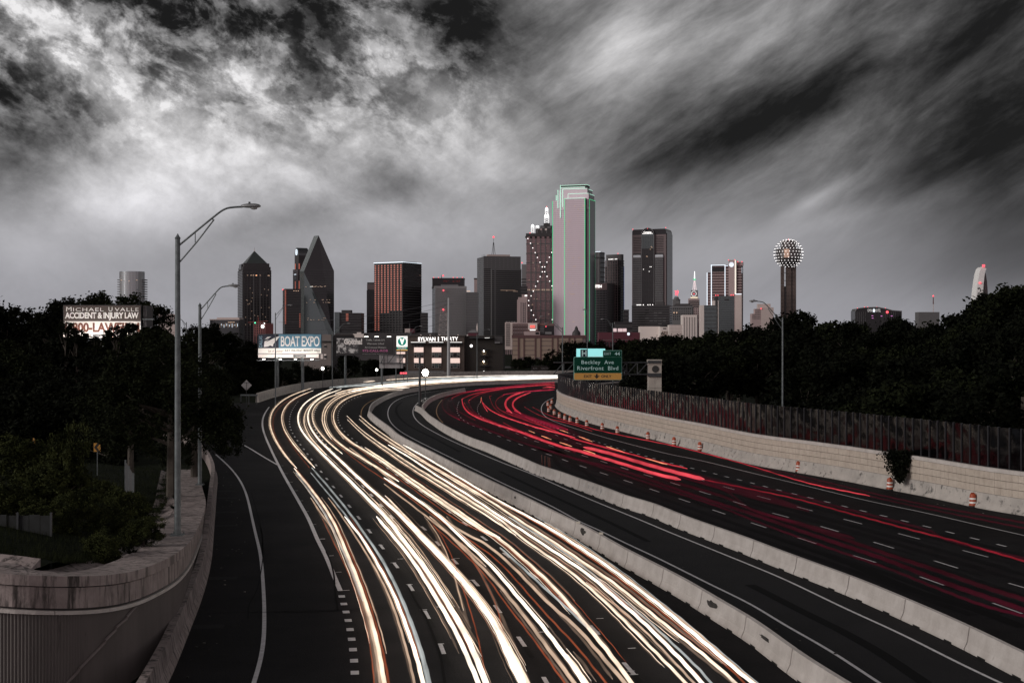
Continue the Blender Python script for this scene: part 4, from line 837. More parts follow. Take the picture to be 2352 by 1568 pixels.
def lit_spire(x_, y0, y1, w_, tiers):
    a_ = cz(x_,y0); b2 = cz(x_,y1); X = T_.x(a_[0]); Z0,Z1 = T_.z(b2[1]),T_.z(a_[1]); hw = w_/9.8/1.7415/F*2560/2; mb = MB(); n = tiers
    for i in range(n):
        u0,u1 = Z0+(Z1-Z0)*.82*i/n, Z0+(Z1-Z0)*.82*(i+1)/n
        for s2 in (-1,1): mb.cyl((X+s2*hw,12,u0),(X+s2*hw,12,u1),.5,n=5); mb.cyl((X+s2*hw,12,u0),(X-s2*hw,12,u1),.4,n=4)
    mb.build('lit_spire_frame',spire_l,T_.o); mb = MB(); mb.lathe([(hw*.6,Z0+(Z1-Z0)*.62),(hw*.95,Z0+(Z1-Z0)*.80),(hw*.9,Z0+(Z1-Z0)*.88),(.2,Z1)],10,(X,12,0)); mb.build('lit_spire_cap',mat('lit_cap',(1,1,1),.5,emis=(1,1,1),es=1.6),T_.o)
lit_spire(493,925,1260,110,3); lit_spire(680,970,1120,110,1); lit_spire(1045,540,880,170,3); lit_spire(1045,255,620,110,3)
for x_ in (1000,1095): a_ = cz(x_,580); T_.ball(bulb,T_.x(a_[0]),10,T_.z(a_[1]),1.7,'bulb')
for x_, m_ in ((830,w_pink),(1015,w_white)): a_ = cz(x_,1145); mb = MB(); X, Z = T_.x(a_[0]), T_.z(a_[1]); mb.cyl((X,3,Z),(X,3.6,Z),2.0,n=14); mb.build('dish',m_,T_.o)
a_ = cz(390,1285); T_.ball(red_l,T_.x(a_[0]),2,T_.z(a_[1]),.9); a_ = cz(1045,235); T_.ball(red_l,T_.x(a_[0]),12,T_.z(a_[1]),.8)
# silver pink tower with green neon edges
T_ = Tower('tallest tower, silvery pink glass with stepped shoulders outlined in green neon',1297,1343.7,1350,2450,.33,depth=40,cat='tower'); nx = lambda x: 1251.8+x/11.377; ny = lambda y: 413.4+y/11.377
L = T_.L1; xl_ = T_.x(1269.4,8)
def blk(x0p, x1p, y0, y1, yt, m=g_pink): X0, X1 = T_.x(x0p,y0), T_.x(x1p,y0); T_.b('glass_shaft',m,X0,X1,y0,y1,0,T_.z(yt)+0.0); return X0, X1, T_.z(yt)
W_ = {}
T_.b('glass_shaft',g_pink,-L,0,0,12,0,T_.z(454.7))
xr8 = 5.8
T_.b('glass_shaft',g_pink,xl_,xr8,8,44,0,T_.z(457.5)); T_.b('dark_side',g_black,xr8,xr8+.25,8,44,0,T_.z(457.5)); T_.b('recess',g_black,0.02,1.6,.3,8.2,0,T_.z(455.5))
steps = [(1277.3,1352,11,41,444.5),(1281.2,1349,14,38,433.4),(1287,1341.9,17,35,421.8)]
XR = [xr8-1.0, xr8-3.6, xr8-8.0]
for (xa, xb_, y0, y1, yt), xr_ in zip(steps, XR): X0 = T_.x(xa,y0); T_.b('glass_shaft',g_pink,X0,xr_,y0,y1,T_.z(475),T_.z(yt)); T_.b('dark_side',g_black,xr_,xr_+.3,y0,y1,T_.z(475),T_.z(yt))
X0 = T_.x(1287,17); T_.b('dark_crown',w_dark,X0-.3,XR[2]+.5,16.6,35.3,T_.z(427.6),T_.z(422.2))
nfl = 74; zt_ = T_.z(455)
for i in range(nfl): Z = zt_*(i+.2)/nfl; T_.b('floor_line',mat('mullion_pink',(.46,.37,.42),.5),-L-.15,.15,-.22,12,Z,Z+.5); T_.b('floor_line',mat('mullion_pink',(.46,.37,.42),.5),xl_-.15,xr8+.15,7.8,44,Z+.03,Z+.47)
for i in range(18): X = -L+L*i/18; T_.b('mullion',mat('mullion_pale',(.56,.47,.52),.5),X-.1,X+.1,-.32,-.1,0,T_.z(456))
for i in range(9): X = xl_+(-L-xl_)*i/9; T_.b('mullion',mat('mullion_pale',(.56,.47,.52),.5),X-.1,X+.1,7.68,7.9,0,T_.z(459))
ng = .30
def vline(x, y, z0, z1, m=neon_g): T_.b('neon_tube',m,x-ng,x+ng,y-ng-.3,y+ng-.3,z0,z1)
def hline(x0, x1, y, z, m=neon_gw): T_.b('neon_tube',m,x0,x1,y-ng-.3,y+ng-.3,z-ng,z+ng)
vline(-L,0,0,T_.z(455)); vline(0,0,0,T_.z(455)); hline(-L,0,0,T_.z(454.6)); vline(xr8,8,0,T_.z(457)); vline(xl_,8,0,T_.z(458.5)); T_.b('neon_tube',neon_g,xr8,xr8+.8,8,44,T_.z(457.4),T_.z(456.4)); vline(xr8,44,0,T_.z(456),mat('neon_dim_green',(0,.6,.3),.5,emis=(.02,.5,.25),es=.4))
for (xa, xb_, y0, y1, yt), xr_, yb2 in zip(steps, XR, (456.5,475,498)):
    X0 = T_.x(xa,y0); vline(X0,y0,T_.z(yt+2),T_.z(yt)); hline(T_.x(nx(605) if xa < 1280 else (nx(465) if xa < 1285 else xa),y0),xr_,y0,T_.z(yt)); T_.b('neon_tube',neon_gw,xr_,xr_+.8,y0,y1,T_.z(yt)-.4,T_.z(yt)+.4)
for x_, ya, yb2 in ((295,375,505),(340,225,705),(405,100,960),(467,210,680)): X = T_.x(nx(x_),7.2); T_.b('neon_tube',neon_gw,X-.38,X+.38,6.4,7.2,T_.z(ny(yb2)),T_.z(ny(ya)))
X = T_.x(nx(607),7.2); T_.b('neon_tube',neon_gw,X-.38,X+.38,6.4,7.2,T_.z(ny(465)),T_.z(ny(345)))
T_.b('glass_shaft',g_pink,T_.x(nx(335),7.8),-L+2,7.7,11,T_.z(475),T_.z(434.5)); T_.b('glass_shaft',g_pink,T_.x(nx(400),7.5),XR[2],7.5,17,T_.z(480),T_.z(428)); T_.b('glass_shaft',g_pink,T_.x(nx(465),7),XR[1],7,14,T_.z(480),T_.z(432)); T_.b('glass_shaft',g_pink,T_.x(nx(605),6),XR[0],6,11,T_.z(480),T_.z(443.4)); T_.b('glass_shaft',g_pink,T_.x(nx(290),8.1),-L,7.9,12,T_.z(475),T_.z(446.5))
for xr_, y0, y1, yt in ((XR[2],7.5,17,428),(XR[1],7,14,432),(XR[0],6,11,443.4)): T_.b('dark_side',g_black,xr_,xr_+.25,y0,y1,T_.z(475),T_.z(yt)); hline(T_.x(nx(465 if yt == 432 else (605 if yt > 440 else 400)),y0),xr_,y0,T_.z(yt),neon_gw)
for i in range(13): T_.mast('aerial',w_mid,T_.x(1290+i*3.6,20),20,T_.z(421.8),T_.z(417.5-(i*7%4)),.28,.12)
T_.lit(30,462,740,70,w=2.4,h=.8,m=win_d)
# towers right of it
T_ = Tower('dark tower with bright white vertical strips beside the tallest tower',1361.8,1379,1388.7,2600,.5,cat='tower'); T_.body(578.5,g_black); T_.b('roof_light',neon_w,-T_.L1,.3,-.7,0,T_.z(578.6),T_.z(577.2))
for i in range(4): X = T_.x(1363+i*4); T_.b('pale_strip',mat('strip_pale',(.30,.29,.31),.5),X,X+1.3,-.8,0,0,T_.z(579)); 
T_.b('dark_band',w_dark,-T_.L1-.2,.2,-1,T_.L2,T_.z(594),T_.z(590)); T_.bands(580,20,w_dark,.2)
T_ = Tower('dark stepped tower with a row of warm lamps near its top',1389.5,1425.5,1433.5,2550,.6,cat='tower'); L2 = T_.L2
T_.body(611.5,g_black); T_.b('wall',w_grey,T_.x(1389.5),T_.x(1425),4,L2*.9,0,T_.z(583.5)); T_.b('wall',w_grey,T_.x(1425),-.5,2,L2*.95,0,T_.z(598)); T_.b('glass_bay',g_black,T_.x(1397.5),T_.x(1418),-.8,4.2,0,T_.z(595.5)); T_.piers(597,5,w_rose,.3,x0=T_.x(1391),x1=T_.x(1419),y0=-.8,pr=.4); 
for i in range(26): Z = T_.z(600+i*6); T_.b('floor_band',w_rose,T_.x(1391),T_.x(1418.5),-1.1,-.7,Z,Z+.8); T_.b('floor_band',w_dark,-.2,.3,0,L2,Z,Z+1.6); T_.b('floor_band',w_dark,T_.x(1420),-.1,-.4,.1,Z,Z+1.3)
for x_ in (1399.5,1402.5,1405.5,1408.5,1414,1417.5): T_.ball(bulb,T_.x(x_),-1.4,T_.z(594.8),.8,'bulb')
T_.ball(red_l,T_.x(1419.5),0,T_.z(582),.9); T_.b('edge_light',mat('edge_blue',(.3,.35,.6),.5,emis=(.4,.5,1),es=.15),.1,.5,L2-1,L2,0,T_.z(612))
T_ = Tower('hotel tower with a glowing WESTIN sign and a regular grid of square windows',1354,1394,1414,2530,.5,cat='tower'); T_.body(650.5,g_black); T_.bands(664,24,w_mid,.42,pr=.3,y1=.4,zb=0); T_.piers(664,12,w_mid,.38,pr=.45); T_.b('sign_band',w_pink,-T_.L1-.4,.1,-.55,T_.L2,T_.z(665.5),T_.z(650)); T_.b('side_wall',w_grey,0,.4,-.5,T_.L2,0,T_.z(650)); put('lettering',TX['westin'],T_.o,T_.x(1352),T_.x(1382.5),T_.z(660.5),T_.z(653.8),-1.0)
for i in range(22): T_.b('floor_line',w_dark,.35,.6,0,T_.L2,T_.z(672+i*5.6),T_.z(671+i*5.6))
for x_ in (1390,1402): T_.b('roof_block',w_mid,T_.x(x_-2),T_.x(x_+2),3,6,T_.z(650),T_.z(647))
T_.mast('roof_sphere_post',w_mid,T_.x(1364),4,T_.z(650),T_.z(644),3,2.4)
T_ = Tower('small black block between the stepped tower and the twin vaulted tower',1433,1444.5,1444.5,2300,.02,14,cat='building',name='office_block'); T_.body(711,g_black); T_.bands(711,10,w_dark,.3)
T_ = Tower('long grey low block at street level in front of the stepped tower',1413,1452,1452,2100,.02,20,cat='building',name='office_block'); T_.body(739,w_dark); T_.bands(739,5,g_black,.4)
# tower with arched crown and cross vaults
T_ = Tower('dark tower with a rounded central glass arch and vaulted shoulders, lit name at its crown',1451.9,1530,1534,2480,.33,depth=48,cat='tower'); L = T_.L1; ox_ = lambda x: 1349.4+x/5.12; oy_ = lambda y: 488.1+y/5.12
X = lambda x: T_.x(ox_(x)); Z = lambda y: T_.z(oy_(y)); n = 12
T_.b('wall',w_rose,-L,0,0,48,0,Z(255))
for r_ in range(26): 
    if r_ < 9: T_.b('window_band',g_black,X(540),X(632),-.25,0,Z(290+r_*20),Z(282+r_*20)); T_.b('window_band',g_black,X(800),X(895),-.25,0,Z(290+r_*20),Z(282+r_*20))
T_.prism('vault_roof',g_black,[(0,Z(255)),(-L,Z(255)),(-L,Z(215)),(-L+2,Z(192)),(-2,Z(188)),(0,Z(215))],.5,47.5)
cx = (X(642)+X(785))/2; w_ = (X(785)-X(642))/2; T_.b('glass_bay',g_teal,cx-w_,cx+w_,-3,2,0,Z(250)); T_.b('glass_bay',g_black,cx-w_+.01,cx+w_-.01,-3.2,-2.9,0,Z(420)); T_.prism('arch_crown',g_black,[(cx+w_*math.cos(math.pi*i/n),Z(250)+(Z(178)-Z(250))*math.sin(math.pi*i/n)) for i in range(n+1)],-3.1,47)
mb = MB(); P = [(cx+(w_+.2)*math.cos(math.pi*i/n),-3.4,Z(250)+(Z(178)-Z(250))*math.sin(math.pi*i/n)) for i in range(n+1)]; mb.tube([(cx+w_+.2,-3.4,Z(1060))]+P+[(cx-w_-.2,-3.4,Z(1060))],.55,5); mb.build('arch_trim',w_mid,T_.o)
put('lettering',TX['com'],T_.o,X(666),X(756),Z(238),Z(216),-3.8)
for i in range(9): T_.ball(bulb,X(658+i*13.5),-4,Z(244),.65,'bulb')
for x0_, x1_ in ((540,632),(797,893)):
    T_.b('side_bay',w_mid,X(x0_),X(x1_),-2,0,0,Z(520)); T_.prism('bay_vault',g_sky,[(X(x0_),Z(520)),(X(x1_),Z(520)),(X(x1_)-.6,Z(495)),(X(x0_)+.6,Z(495))],-2.4,1); T_.b('bay_top',w_dark,X(x0_),X(x1_),-.5,2,Z(495),Z(470))
    for r_ in range(20): yy = 535+r_*26.5; T_.b('window_band',g_black,X(x0_),X(x1_),-2.3,-1.9,Z(yy+17),Z(yy)); 
    for c_ in range(10): xx = x0_+(x1_-x0_)*c_/10; T_.b('pier',w_mid,X(xx),X(xx+3),-2.6,-2.2,0,Z(530))
for i in range(7): T_.b('mullion',w_dark,cx-w_+2*w_*i/7-.12,cx-w_+2*w_*i/7+.12,-3.5,-3.1,0,Z(270))
for i in range(52): T_.b('floor_line',w_dark,cx-w_,cx+w_,-3.4,-3.15,Z(280+i*15),Z(277+i*15))
for q in ((742,636),(756,637),(665,664),(732,690),(700,512),(710,514),(755,400),(765,410),(745,430)): T_.ball(bulb if q[1]>600 else win_l,X(q[0]),-4,Z(q[1]),.6,'lit_window')
for x_ in (538,711,925): T_.ball(red_l,X(x_),-3,Z(180 if x_ != 538 else 188),.9)
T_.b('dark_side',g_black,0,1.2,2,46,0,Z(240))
T_ = Tower('broad dark office block with warm roof lamps in front of the arched tower',1451.4,1538,1544.3,2350,.3,depth=30,cat='building',name='office_block'); T_.body(700.5,g_black); T_.bands(702,18,w_dark,.35)
for i in range(26): xx = 1482+random.randrange(5)*10; yy = 711+random.randrange(7)*6.3; T_.b('blind_row',w_grey,T_.x(xx),T_.x(xx+8),-.6,-.3,T_.z(yy+1.4),T_.z(yy))
for x_ in (1463.5,1466,1469,1472,1478,1488.5,1493.5,1499.5): T_.ball(bulb,T_.x(x_),-1,T_.z(699.6),.75,'roof_lamp')
T_.b('penthouse',w_dark,T_.x(1505),T_.x(1523),4,14,T_.z(700.5),T_.z(693))
# classical block with red neon horse
T_ = Tower('old grey classical office building with a cupola and a red neon horse on top',1544,1590,1592.5,2250,.2,depth=30,cat='building',name='classical_building'); X = lambda x: T_.x(ox_(x)); Z = lambda y: T_.z(oy_(y)); st = mat('stone_grey',(.12,.12,.125),.85)
T_.body(oy_(1105),st); T_.prism('mansard_roof',w_dark,[(X(1000),Z(1105)),(X(1235),Z(1105)),(X(1190),Z(1070)),(X(1040),Z(1070))],-.4,28); T_.b('cornice',w_mid,-T_.L1-.8,.8,-1,30,Z(1112),Z(1103)); T_.b('cornice',w_mid,-T_.L1-.5,.5,-.7,30,Z(1165),Z(1160))
for r_ in range(5):
    for c_ in range(10): xx = 1008+c_*22; T_.b('window',g_black,X(xx),X(xx+9),-.25,.1,Z(1140+r_*30),Z(1122+r_*30))
T_.b('cupola_base',st,X(1000),X(1080),2,18,Z(1105),Z(1035)); mb = MB(); xc_ = X(1040); mb.lathe([(5.9,Z(1035)),(6.4,Z(1020)),(4.2,Z(1010)),(3.4,Z(990)),(.4,Z(985))],12,(xc_,10,0)); mb.build('cupola_dome',st,T_.o)
mb = MB(); 
for s2 in (-1,1): mb.cyl((xc_+s2*2.6,10,Z(990)),(xc_+s2*.8,10,Z(960)),.3,n=4)
mb.build('sign_frame',w_dark,T_.o); hr = mat('neon_horse_red',(1,.1,.15),.5,emis=(1,.10,.14),es=1.6); hz = lambda a, b: (X(a), Z(b))
T_.prism('horse_body',hr,[hz(1022,950),hz(1030,935),hz(1045,938),hz(1052,925),hz(1060,912),hz(1064,922),hz(1062,940),hz(1056,958),hz(1058,975),hz(1052,975),hz(1048,960),hz(1034,960),hz(1030,975),hz(1026,962)],9.6,10.4); T_.prism('horse_wing',hr,[hz(1036,938),hz(1018,918),hz(1022,912),hz(1040,925),hz(1050,908),hz(1056,912),hz(1048,936)],10.5,10.9)
for q in ((1019,1176),(1051,1177)): T_.ball(win_l,X(q[0]),-1,Z(q[1]),1.0,'lit_window')
# clock tower
T_ = Tower('stone tower with a clock of light dots and a glowing white and green spire',1580.8,1606,1607.6,2400,.15,depth=18,cat='tower',name='clock_tower'); X = lambda x: T_.x(ox_(x)); Z = lambda y: T_.z(oy_(y))
T_.body(oy_(1010),w_pink); T_.b('clock_stage',w_mid,X(1215),X(1298),2,16,Z(1010),Z(912)); T_.b('lit_ledge',mat('ledge_glow',(1,.9,.7),.5,emis=(1,.85,.6),es=.55),X(1212),X(1296),1.2,2.2,Z(1006),Z(992))
for i in range(4): T_.b('window_band',w_dark,X(1190+0),X(1318),-.3,.1,Z(1042+i*22+8),Z(1035+i*22))
for r_ in range(5):
    for c_ in range(6): xx = 1192+c_*21; T_.b('window',g_black,X(xx),X(xx+9),-.3,.1,Z(1140+r_*26),Z(1128+r_*26))
for i in range(12): a = i*math.pi/6; T_.ball(bulb,X(1251)+X(0)*0+4.1*math.cos(a),1.2,Z(953)+4.1*math.sin(a),.45,'clock_dot')
T_.b('clock_hand',red_l,X(1240),X(1262),1.4,1.8,Z(958),Z(954)); T_.b('clock_hand',red_l,X(1250),X(1254),1.4,1.8,Z(962),Z(948))
mb = MB(); xc_ = X(1258)
for s2 in (-1,1): mb.cyl((xc_+s2*2.9,9,Z(908)),(xc_+s2*.9,9,Z(795)),.55,.4,5)
mb.cyl((xc_,9,Z(908)),(xc_,9,Z(795)),.7,.4,5); mb.build('lit_spire_frame',mat('spire_pinkish',(1,.85,.85),.5,emis=(1,.82,.84),es=.5),T_.o); T_.b('green_collar',neon_g,xc_-1.9,xc_+1.9,8,10,Z(790),Z(775)); mb = MB(); mb.cyl((xc_,9,Z(775)),(xc_,9,Z(688)),.9,.45,8); mb.build('lit_needle',mat('lit_cap',(1,1,1),.5),T_.o)
# AT&T style banded slab with white outlines
T_ = Tower('banded office slab outlined in white light beside a shaft with a striped globe emblem',1623.8,1703,1708,2350,.25,depth=30,cat='tower'); X = lambda x: T_.x(ox_(x)); Z = lambda y: T_.z(oy_(y)); wr = mat('brick_plum',(.085,.05,.055),.7)
T_.b('wall',wr,X(1405),X(1455),2,28,0,Z(700)); T_.b('wall',wr,X(1455),X(1662),0,30,0,Z(615)); T_.b('wall',wr,X(1750),0,0,30,0,Z(622))
for i in range(15):
    yy = 660+i*32; T_.b('floor_band',w_pink,X(1457),X(1662),-.4,0,Z(yy+10),Z(yy)); T_.b('floor_band',w_pink,X(1752),.3,-.4,30,Z(yy+8),Z(yy-2))
    if i > 1: T_.b('floor_band',w_pink,X(1407),X(1455),1.6,2,Z(yy+10),Z(yy))
T_.b('dark_panel',g_black,X(1462),X(1612),-.5,-.1,Z(695),Z(640)); T_.b('shaft',w_pink,X(1662),X(1750),-3,20,0,Z(558)); T_.b('lit_edge',mat('edge_warm',(1,.95,.85),.5,emis=(1,.93,.82),es=.45),X(1734),X(1751),-3.3,-2.8,Z(960),Z(560)); T_.b('roof_block',w_pink,X(1762),X(1824),3,16,Z(622),Z(580)); T_.b('shaft_lower',w_pale,X(1740),X(1815),-4,3,0,Z(955)); T_.b('lit_edge',neon_w,X(1742),X(1814),-4.3,-3.9,Z(964),Z(955))
for a_,b2,c_,d_2 in ((1452,1624,612,619),): T_.b('outline_light',neon_w,X(a_),X(b2),-.9,-.3,Z(d_2),Z(c_))
T_.b('outline_light',neon_w,X(1453),X(1462),-.9,-.3,Z(1090),Z(612)); T_.b('outline_light',neon_w,X(1614),X(1622),-.9,-.3,Z(980),Z(612)); T_.b('outline_light',neon_w,X(1402),X(1410),1.2,1.8,Z(1090),Z(700)); T_.b('outline_light',neon_w,X(1624),X(1655),-.6,-.2,Z(627),Z(621))
cxx, czz, rr_ = X(1696), Z(611), 7.0*1.0
rr_ = (X(1725)-X(1668))/2
for i in range(8):
    z0_ = -1+2*(i+.12)/8; z1_ = -1+2*(i+.80)/8; hw = math.sqrt(max(.02,1-((z0_+z1_)/2)**2))*rr_; mb = MB(); k = .35*rr_*.35*(1-((z0_+z1_)/2)**2)
    pr = [(cxx-hw,czz+z1_*rr_)]+[(cxx-hw+2*hw*j/6, czz+z0_*rr_-k*math.sin(math.pi*j/6)) for j in range(7)]+[(cxx+hw-2*hw*j/6, czz+z1_*rr_-k*math.sin(math.pi*j/6)) for j in range(6)]
    T_.prism('globe_stripe',neon_w,pr,-3.6,-3.2)
for q in ((1660,556),(1733,556),(1768,578),(1817,578),(1512,972),(1538,972),(1692,970),(1717,970)): T_.ball(red_l,X(q[0]),-4 if q[1]>900 else 0,Z(q[1]),.9)
for i in range(5): T_.b('side_letter',neon_w,.4,.8,2+0*i,5,Z(645+i*14+8),Z(645+i*14))
T_ = Tower('bluish glass box in front of the white outlined slab',1649.2,1686.7,1686.7,2000,.02,25,cat='building',name='glass_box'); T_.body(679.6,g_teal); T_.bands(679.6,24,w_dark,.14,pr=.2); T_.piers(679.6,16,w_dark,.12,pr=.25); T_.b('dark_slot',g_black,T_.x(1664),T_.x(1674.5),-.5,0,T_.z(689.3),T_.z(687)); T_.b('wall',w_dark,T_.x(1644),T_.x(1649.2),2,20,0,T_.z(680.5)); T_.b('pink_edge',w_white,T_.x(1649),T_.x(1650.5),-.6,0,0,T_.z(690))
T_ = Tower('lower bluish glass box with a lit cream edge, left of the taller glass box',1608,1646,1646,1950,.02,25,cat='building',name='glass_box'); T_.body(701,g_teal,x0=T_.x(1617)); T_.bands(701,12,w_dark,.14,pr=.2,x0=T_.x(1617)); T_.piers(701,10,w_dark,.12,x0=T_.x(1617),pr=.25); T_.b('cream_edge',w_white,T_.x(1608),T_.x(1617),-1,10,0,T_.z(701)); T_.b('cream_block',w_white,T_.x(1638),T_.x(1643.5),4,10,T_.z(701),T_.z(690))
T_ = Tower('small stepped stone building left of the ball topped tower',1727,1777,1777,2100,.02,20,cat='building',name='office_block'); 
for x0_,x1_,yt in ((1727,1735,720),(1735,1748,709),(1742.5,1771.5,697.5),(1748,1777,706)): T_.b('wall',w_pink if x1_ < 1760 else w_pale,T_.x(x0_),T_.x(x1_),0 if x0_ != 1742.5 else 6,18,0,T_.z(yt))
for r_ in range(6):
    for c_ in range(6): yy = 711+r_*3.9; T_.b('window',w_dark,T_.x(1728.5+c_*3.2),T_.x(1730.2+c_*3.2),-.25,.1,T_.z(yy+1.9),T_.z(yy)) if (c_ > 1 or r_ > 2) else 0
T_.ball(red_l,T_.x(1748),-1,T_.z(708.5),.9)
# ball topped tower
D = 2700; q = at(1811.2,0,D); t = empty('ball_tower', (q[0],D,0), label='observation tower topped with a ball of white light dots', cat='tower'); K = D/F; zc_ = z_at(582.8,D); rb = 33.2*K; tw_ = mat('tower_concrete',(.09,.07,.065),.85,col2=(.15,.115,.105),nscale=.03)
uz = lambda y: z_at((940+y/5.6)/1.7415, D)
for x0_,x1_ in ((-17.6,-10.8),(-5.6,5.6),(8.6,16.6)):
    for i in range(22): z0_ = i*uz(700)/22; bx('shaft_ring',tw_,t,x0_*K,x1_*K,-4,4 if x0_ > -6 else 3,z0_,z0_+uz(700)/22-.35); 
bx('shaft_core',w_dark,t,-17.4*K,16.4*K,-3,3,0,uz(1150)); bx('shaft_core',w_dark,t,-5.6*K,16*K,-2.5,2.5,uz(1150),uz(700))
for y_ in (850,1020): bx('shaft_tie',w_dark,t,-17*K,16*K,-2,2,uz(y_+6),uz(y_-4))
mb = MB(); mb.lathe([(17*K,uz(690)),(17.5*K,uz(625)),(26*K,uz(612)),(26.5*K,uz(580)),(25*K,uz(570)),(25*K,uz(525))],32); mb.build('lower_ring',w_dark,t)
mb = MB(); mb.lathe([(28.6*K,uz(525)),(28.8*K,uz(320)),(20*K,uz(312)),(17.5*K,uz(285)),(17.3*K,uz(150)),(10*K,uz(118)),(1,uz(112))],32); mb.build('observation_deck',mat('deck_metal',(.12,.11,.11),.3,metal=.6),t)
bx('lit_pane',mat('deck_glow',(.5,.35,.28),.5,emis=(1,.62,.45),es=.22),t,-15*K,-4*K,-29.6*K,-25*K,uz(520),uz(330)); bx('deck_band',w_mid,t,-25*K,25*K,-12*K,-11.5*K,uz(606),uz(586))
mb = MB(); dots = []
for ri in range(13):
    ph = R(-66+ri*12.2); n = max(1, round(26*math.cos(ph)))
    for k in range(n):
        th = 2*math.pi*(k+.5*(ri%2))/n; dots.append((rb*math.cos(ph)*math.cos(th), rb*math.cos(ph)*math.sin(th), zc_+rb*math.sin(ph)))
for i in range(15):       # struts of the ball
    th = math.pi*i/15
    P = [(rb*math.cos(th)*math.cos(e),rb*math.sin(th)*math.cos(e),zc_+rb*math.sin(e)) for e in [R(-66+k*11) for k in range(13)]]; mb.tube(P,.14,4); mb.tube([(-p_[0],-p_[1],p_[2]) for p_ in P],.14,4)
mb.build('geodesic_frame',w_dark,t); bm_ = MB(); bm_.lathe([(.02,-1),(.7,-.7),(1,0),(.7,.7),(.02,1)],8); bme = bpy.data.meshes.new('ball_lamp'); bme.from_pydata(bm_.v,[],bm_.f); bme.materials.append(mat('ball_lamp_glow',(1,1,1),.5,emis=(1,.96,.94),es=2.4))
dots.sort(key=lambda d: d[1])
for d_2 in dots[:170]: link('ball_lamp',bme,t,d_2,(0,0,0),(.62,)*3)
bx('beacon',red_l,t,-.8,.8,-.8,.8,uz(108),uz(92))
# hotel, mast, arch at right
T_ = Tower('low curved dark hotel with a lit OMNI HOTEL sign above the trees',1964,2052,2052,2200,.02,30,cat='building',name='hotel'); qx = lambda x: T_.x(1722.6+x/3.726); qz = lambda y: T_.z(516.8+y/3.726)
pr = [(qx(900),0),(qx(900),qz(738)),(qx(912),qz(716)),(qx(980),qz(706)),(qx(1090),qz(703)),(qx(1170),qz(717)),(qx(1220),qz(731)),(qx(1300),qz(737)),(qx(1300),0)]; T_.prism('curved_wall',g_black,pr,0,30); mb = MB(); mb.tube([(a_,-.5,b2) for a_, b2 in pr[1:-1]],.7,5); mb.build('curved_roof_edge',w_mid,T_.o)
for i in range(22): xx = 906+i*16; T_.b('fin',w_grey,qx(xx),qx(xx+2),-.7,0,0,qz(742)) if not 1000 < xx < 1125 else 0
put('lettering',TX['omni'],T_.o,qx(1005),qx(1118),qz(743),qz(718),-1.0); T_.prism('sign_emblem',neon_w,[(qx(1052),qz(745)),(qx(1068),qz(745)),(qx(1068),qz(724)),(qx(1060),qz(714)),(qx(1052),qz(724))],-1.2,-.7)
T_.ball(red_l,qx(1173),-2,qz(745),2.2); mg = mat('magenta_light',(1,.3,.9),.5,emis=(1,.35,.95),es=.8)
for q in ((1040,775),(1118,777),(1205,776),(1042,794)): T_.b('magenta_strip',mg,qx(q[0]),qx(q[0]+14),-1,-.5,qz(q[1]+3),qz(q[1]))
for x_ in (920,980,1008,1086,1158): T_.ball(red_l,qx(x_),0,qz(702 if 960<x_<1100 else 712),.8)
T_ = Tower('plain dark low roof behind the trees under the striped antenna',2110,2158,2158,2100,.02,20,cat='building',name='office_block'); T_.body(716.5,w_grey); T_.mast('antenna',w_pale,T_.x(2145),3,T_.z(717),T_.z(698),.5,.4); T_.mast('antenna',mat('antenna_red',(.12,.04,.04),.6),T_.x(2145),3,T_.z(698),T_.z(680),.8,.5); T_.ball(red_l,T_.x(2145),3,T_.z(679.5),1.3)
D = 1500; o_ = empty('white_arch', (at(2255,0,D)[0],D,0), label='white steel bridge arch with a red beacon behind the trees at far right', cat='bridge arch'); wa = mat('arch_white',(.80,.80,.80),.5)
def ap(x, y): q = at(x,y,D); return (q[0]-o_.location.x, q[2])
def strip_prism(nm, m, outer, inner, y0, y1):      # a bent box girder: outer and inner edge, extruded in depth
    v = []; n = len(outer)
    for a_, b2 in zip(outer, inner): v += [(a_[0],y0,a_[1]),(b2[0],y0,b2[1]),(b2[0],y1,b2[1]),(a_[0],y1,a_[1])]
    f = [(4*i+k,4*i+(k+1)%4,4*i+4+(k+1)%4,4*i+4+k) for i in range(n-1) for k in range(4)]+[(0,1,2,3),(4*n-1,4*n-2,4*n-3,4*n-4)]
    return mesh(nm, v, f, m, o_)
O1 = [ap(2237,730),ap(2240.5,699),ap(2243,672),ap(2246,648),ap(2249.5,628),ap(2253,617),ap(2258,612.5),ap(2263,614.5)]; I1 = [ap(2255,730),ap(2257,699),ap(2258,672),ap(2259.5,650),ap(2261,636),ap(2262.5,627),ap(2264,621),ap(2266,617.5)]
strip_prism('arch_front_leg', wa, O1, I1, 0, 16)
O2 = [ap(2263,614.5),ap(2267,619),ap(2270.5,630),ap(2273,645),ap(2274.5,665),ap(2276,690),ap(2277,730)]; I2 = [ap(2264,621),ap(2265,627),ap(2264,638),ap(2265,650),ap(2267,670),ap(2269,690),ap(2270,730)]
strip_prism('arch_rear_leg', mat('arch_shaded_white',(.13,.11,.115),.6), O2, I2, 8, 30)  # inner side of the white arch, its shade put into a dark colour
bq = ap(2258.5,613); bx('beacon',red_l,o_,bq[0]-1.2,bq[0]+1.2,-2,0,bq[1],bq[1]+2.4); bq = ap(2251,651); bx('beacon',red_l,o_,bq[0]-1.1,bq[0]+1.1,-1,0,bq[1],bq[1]+1.2)
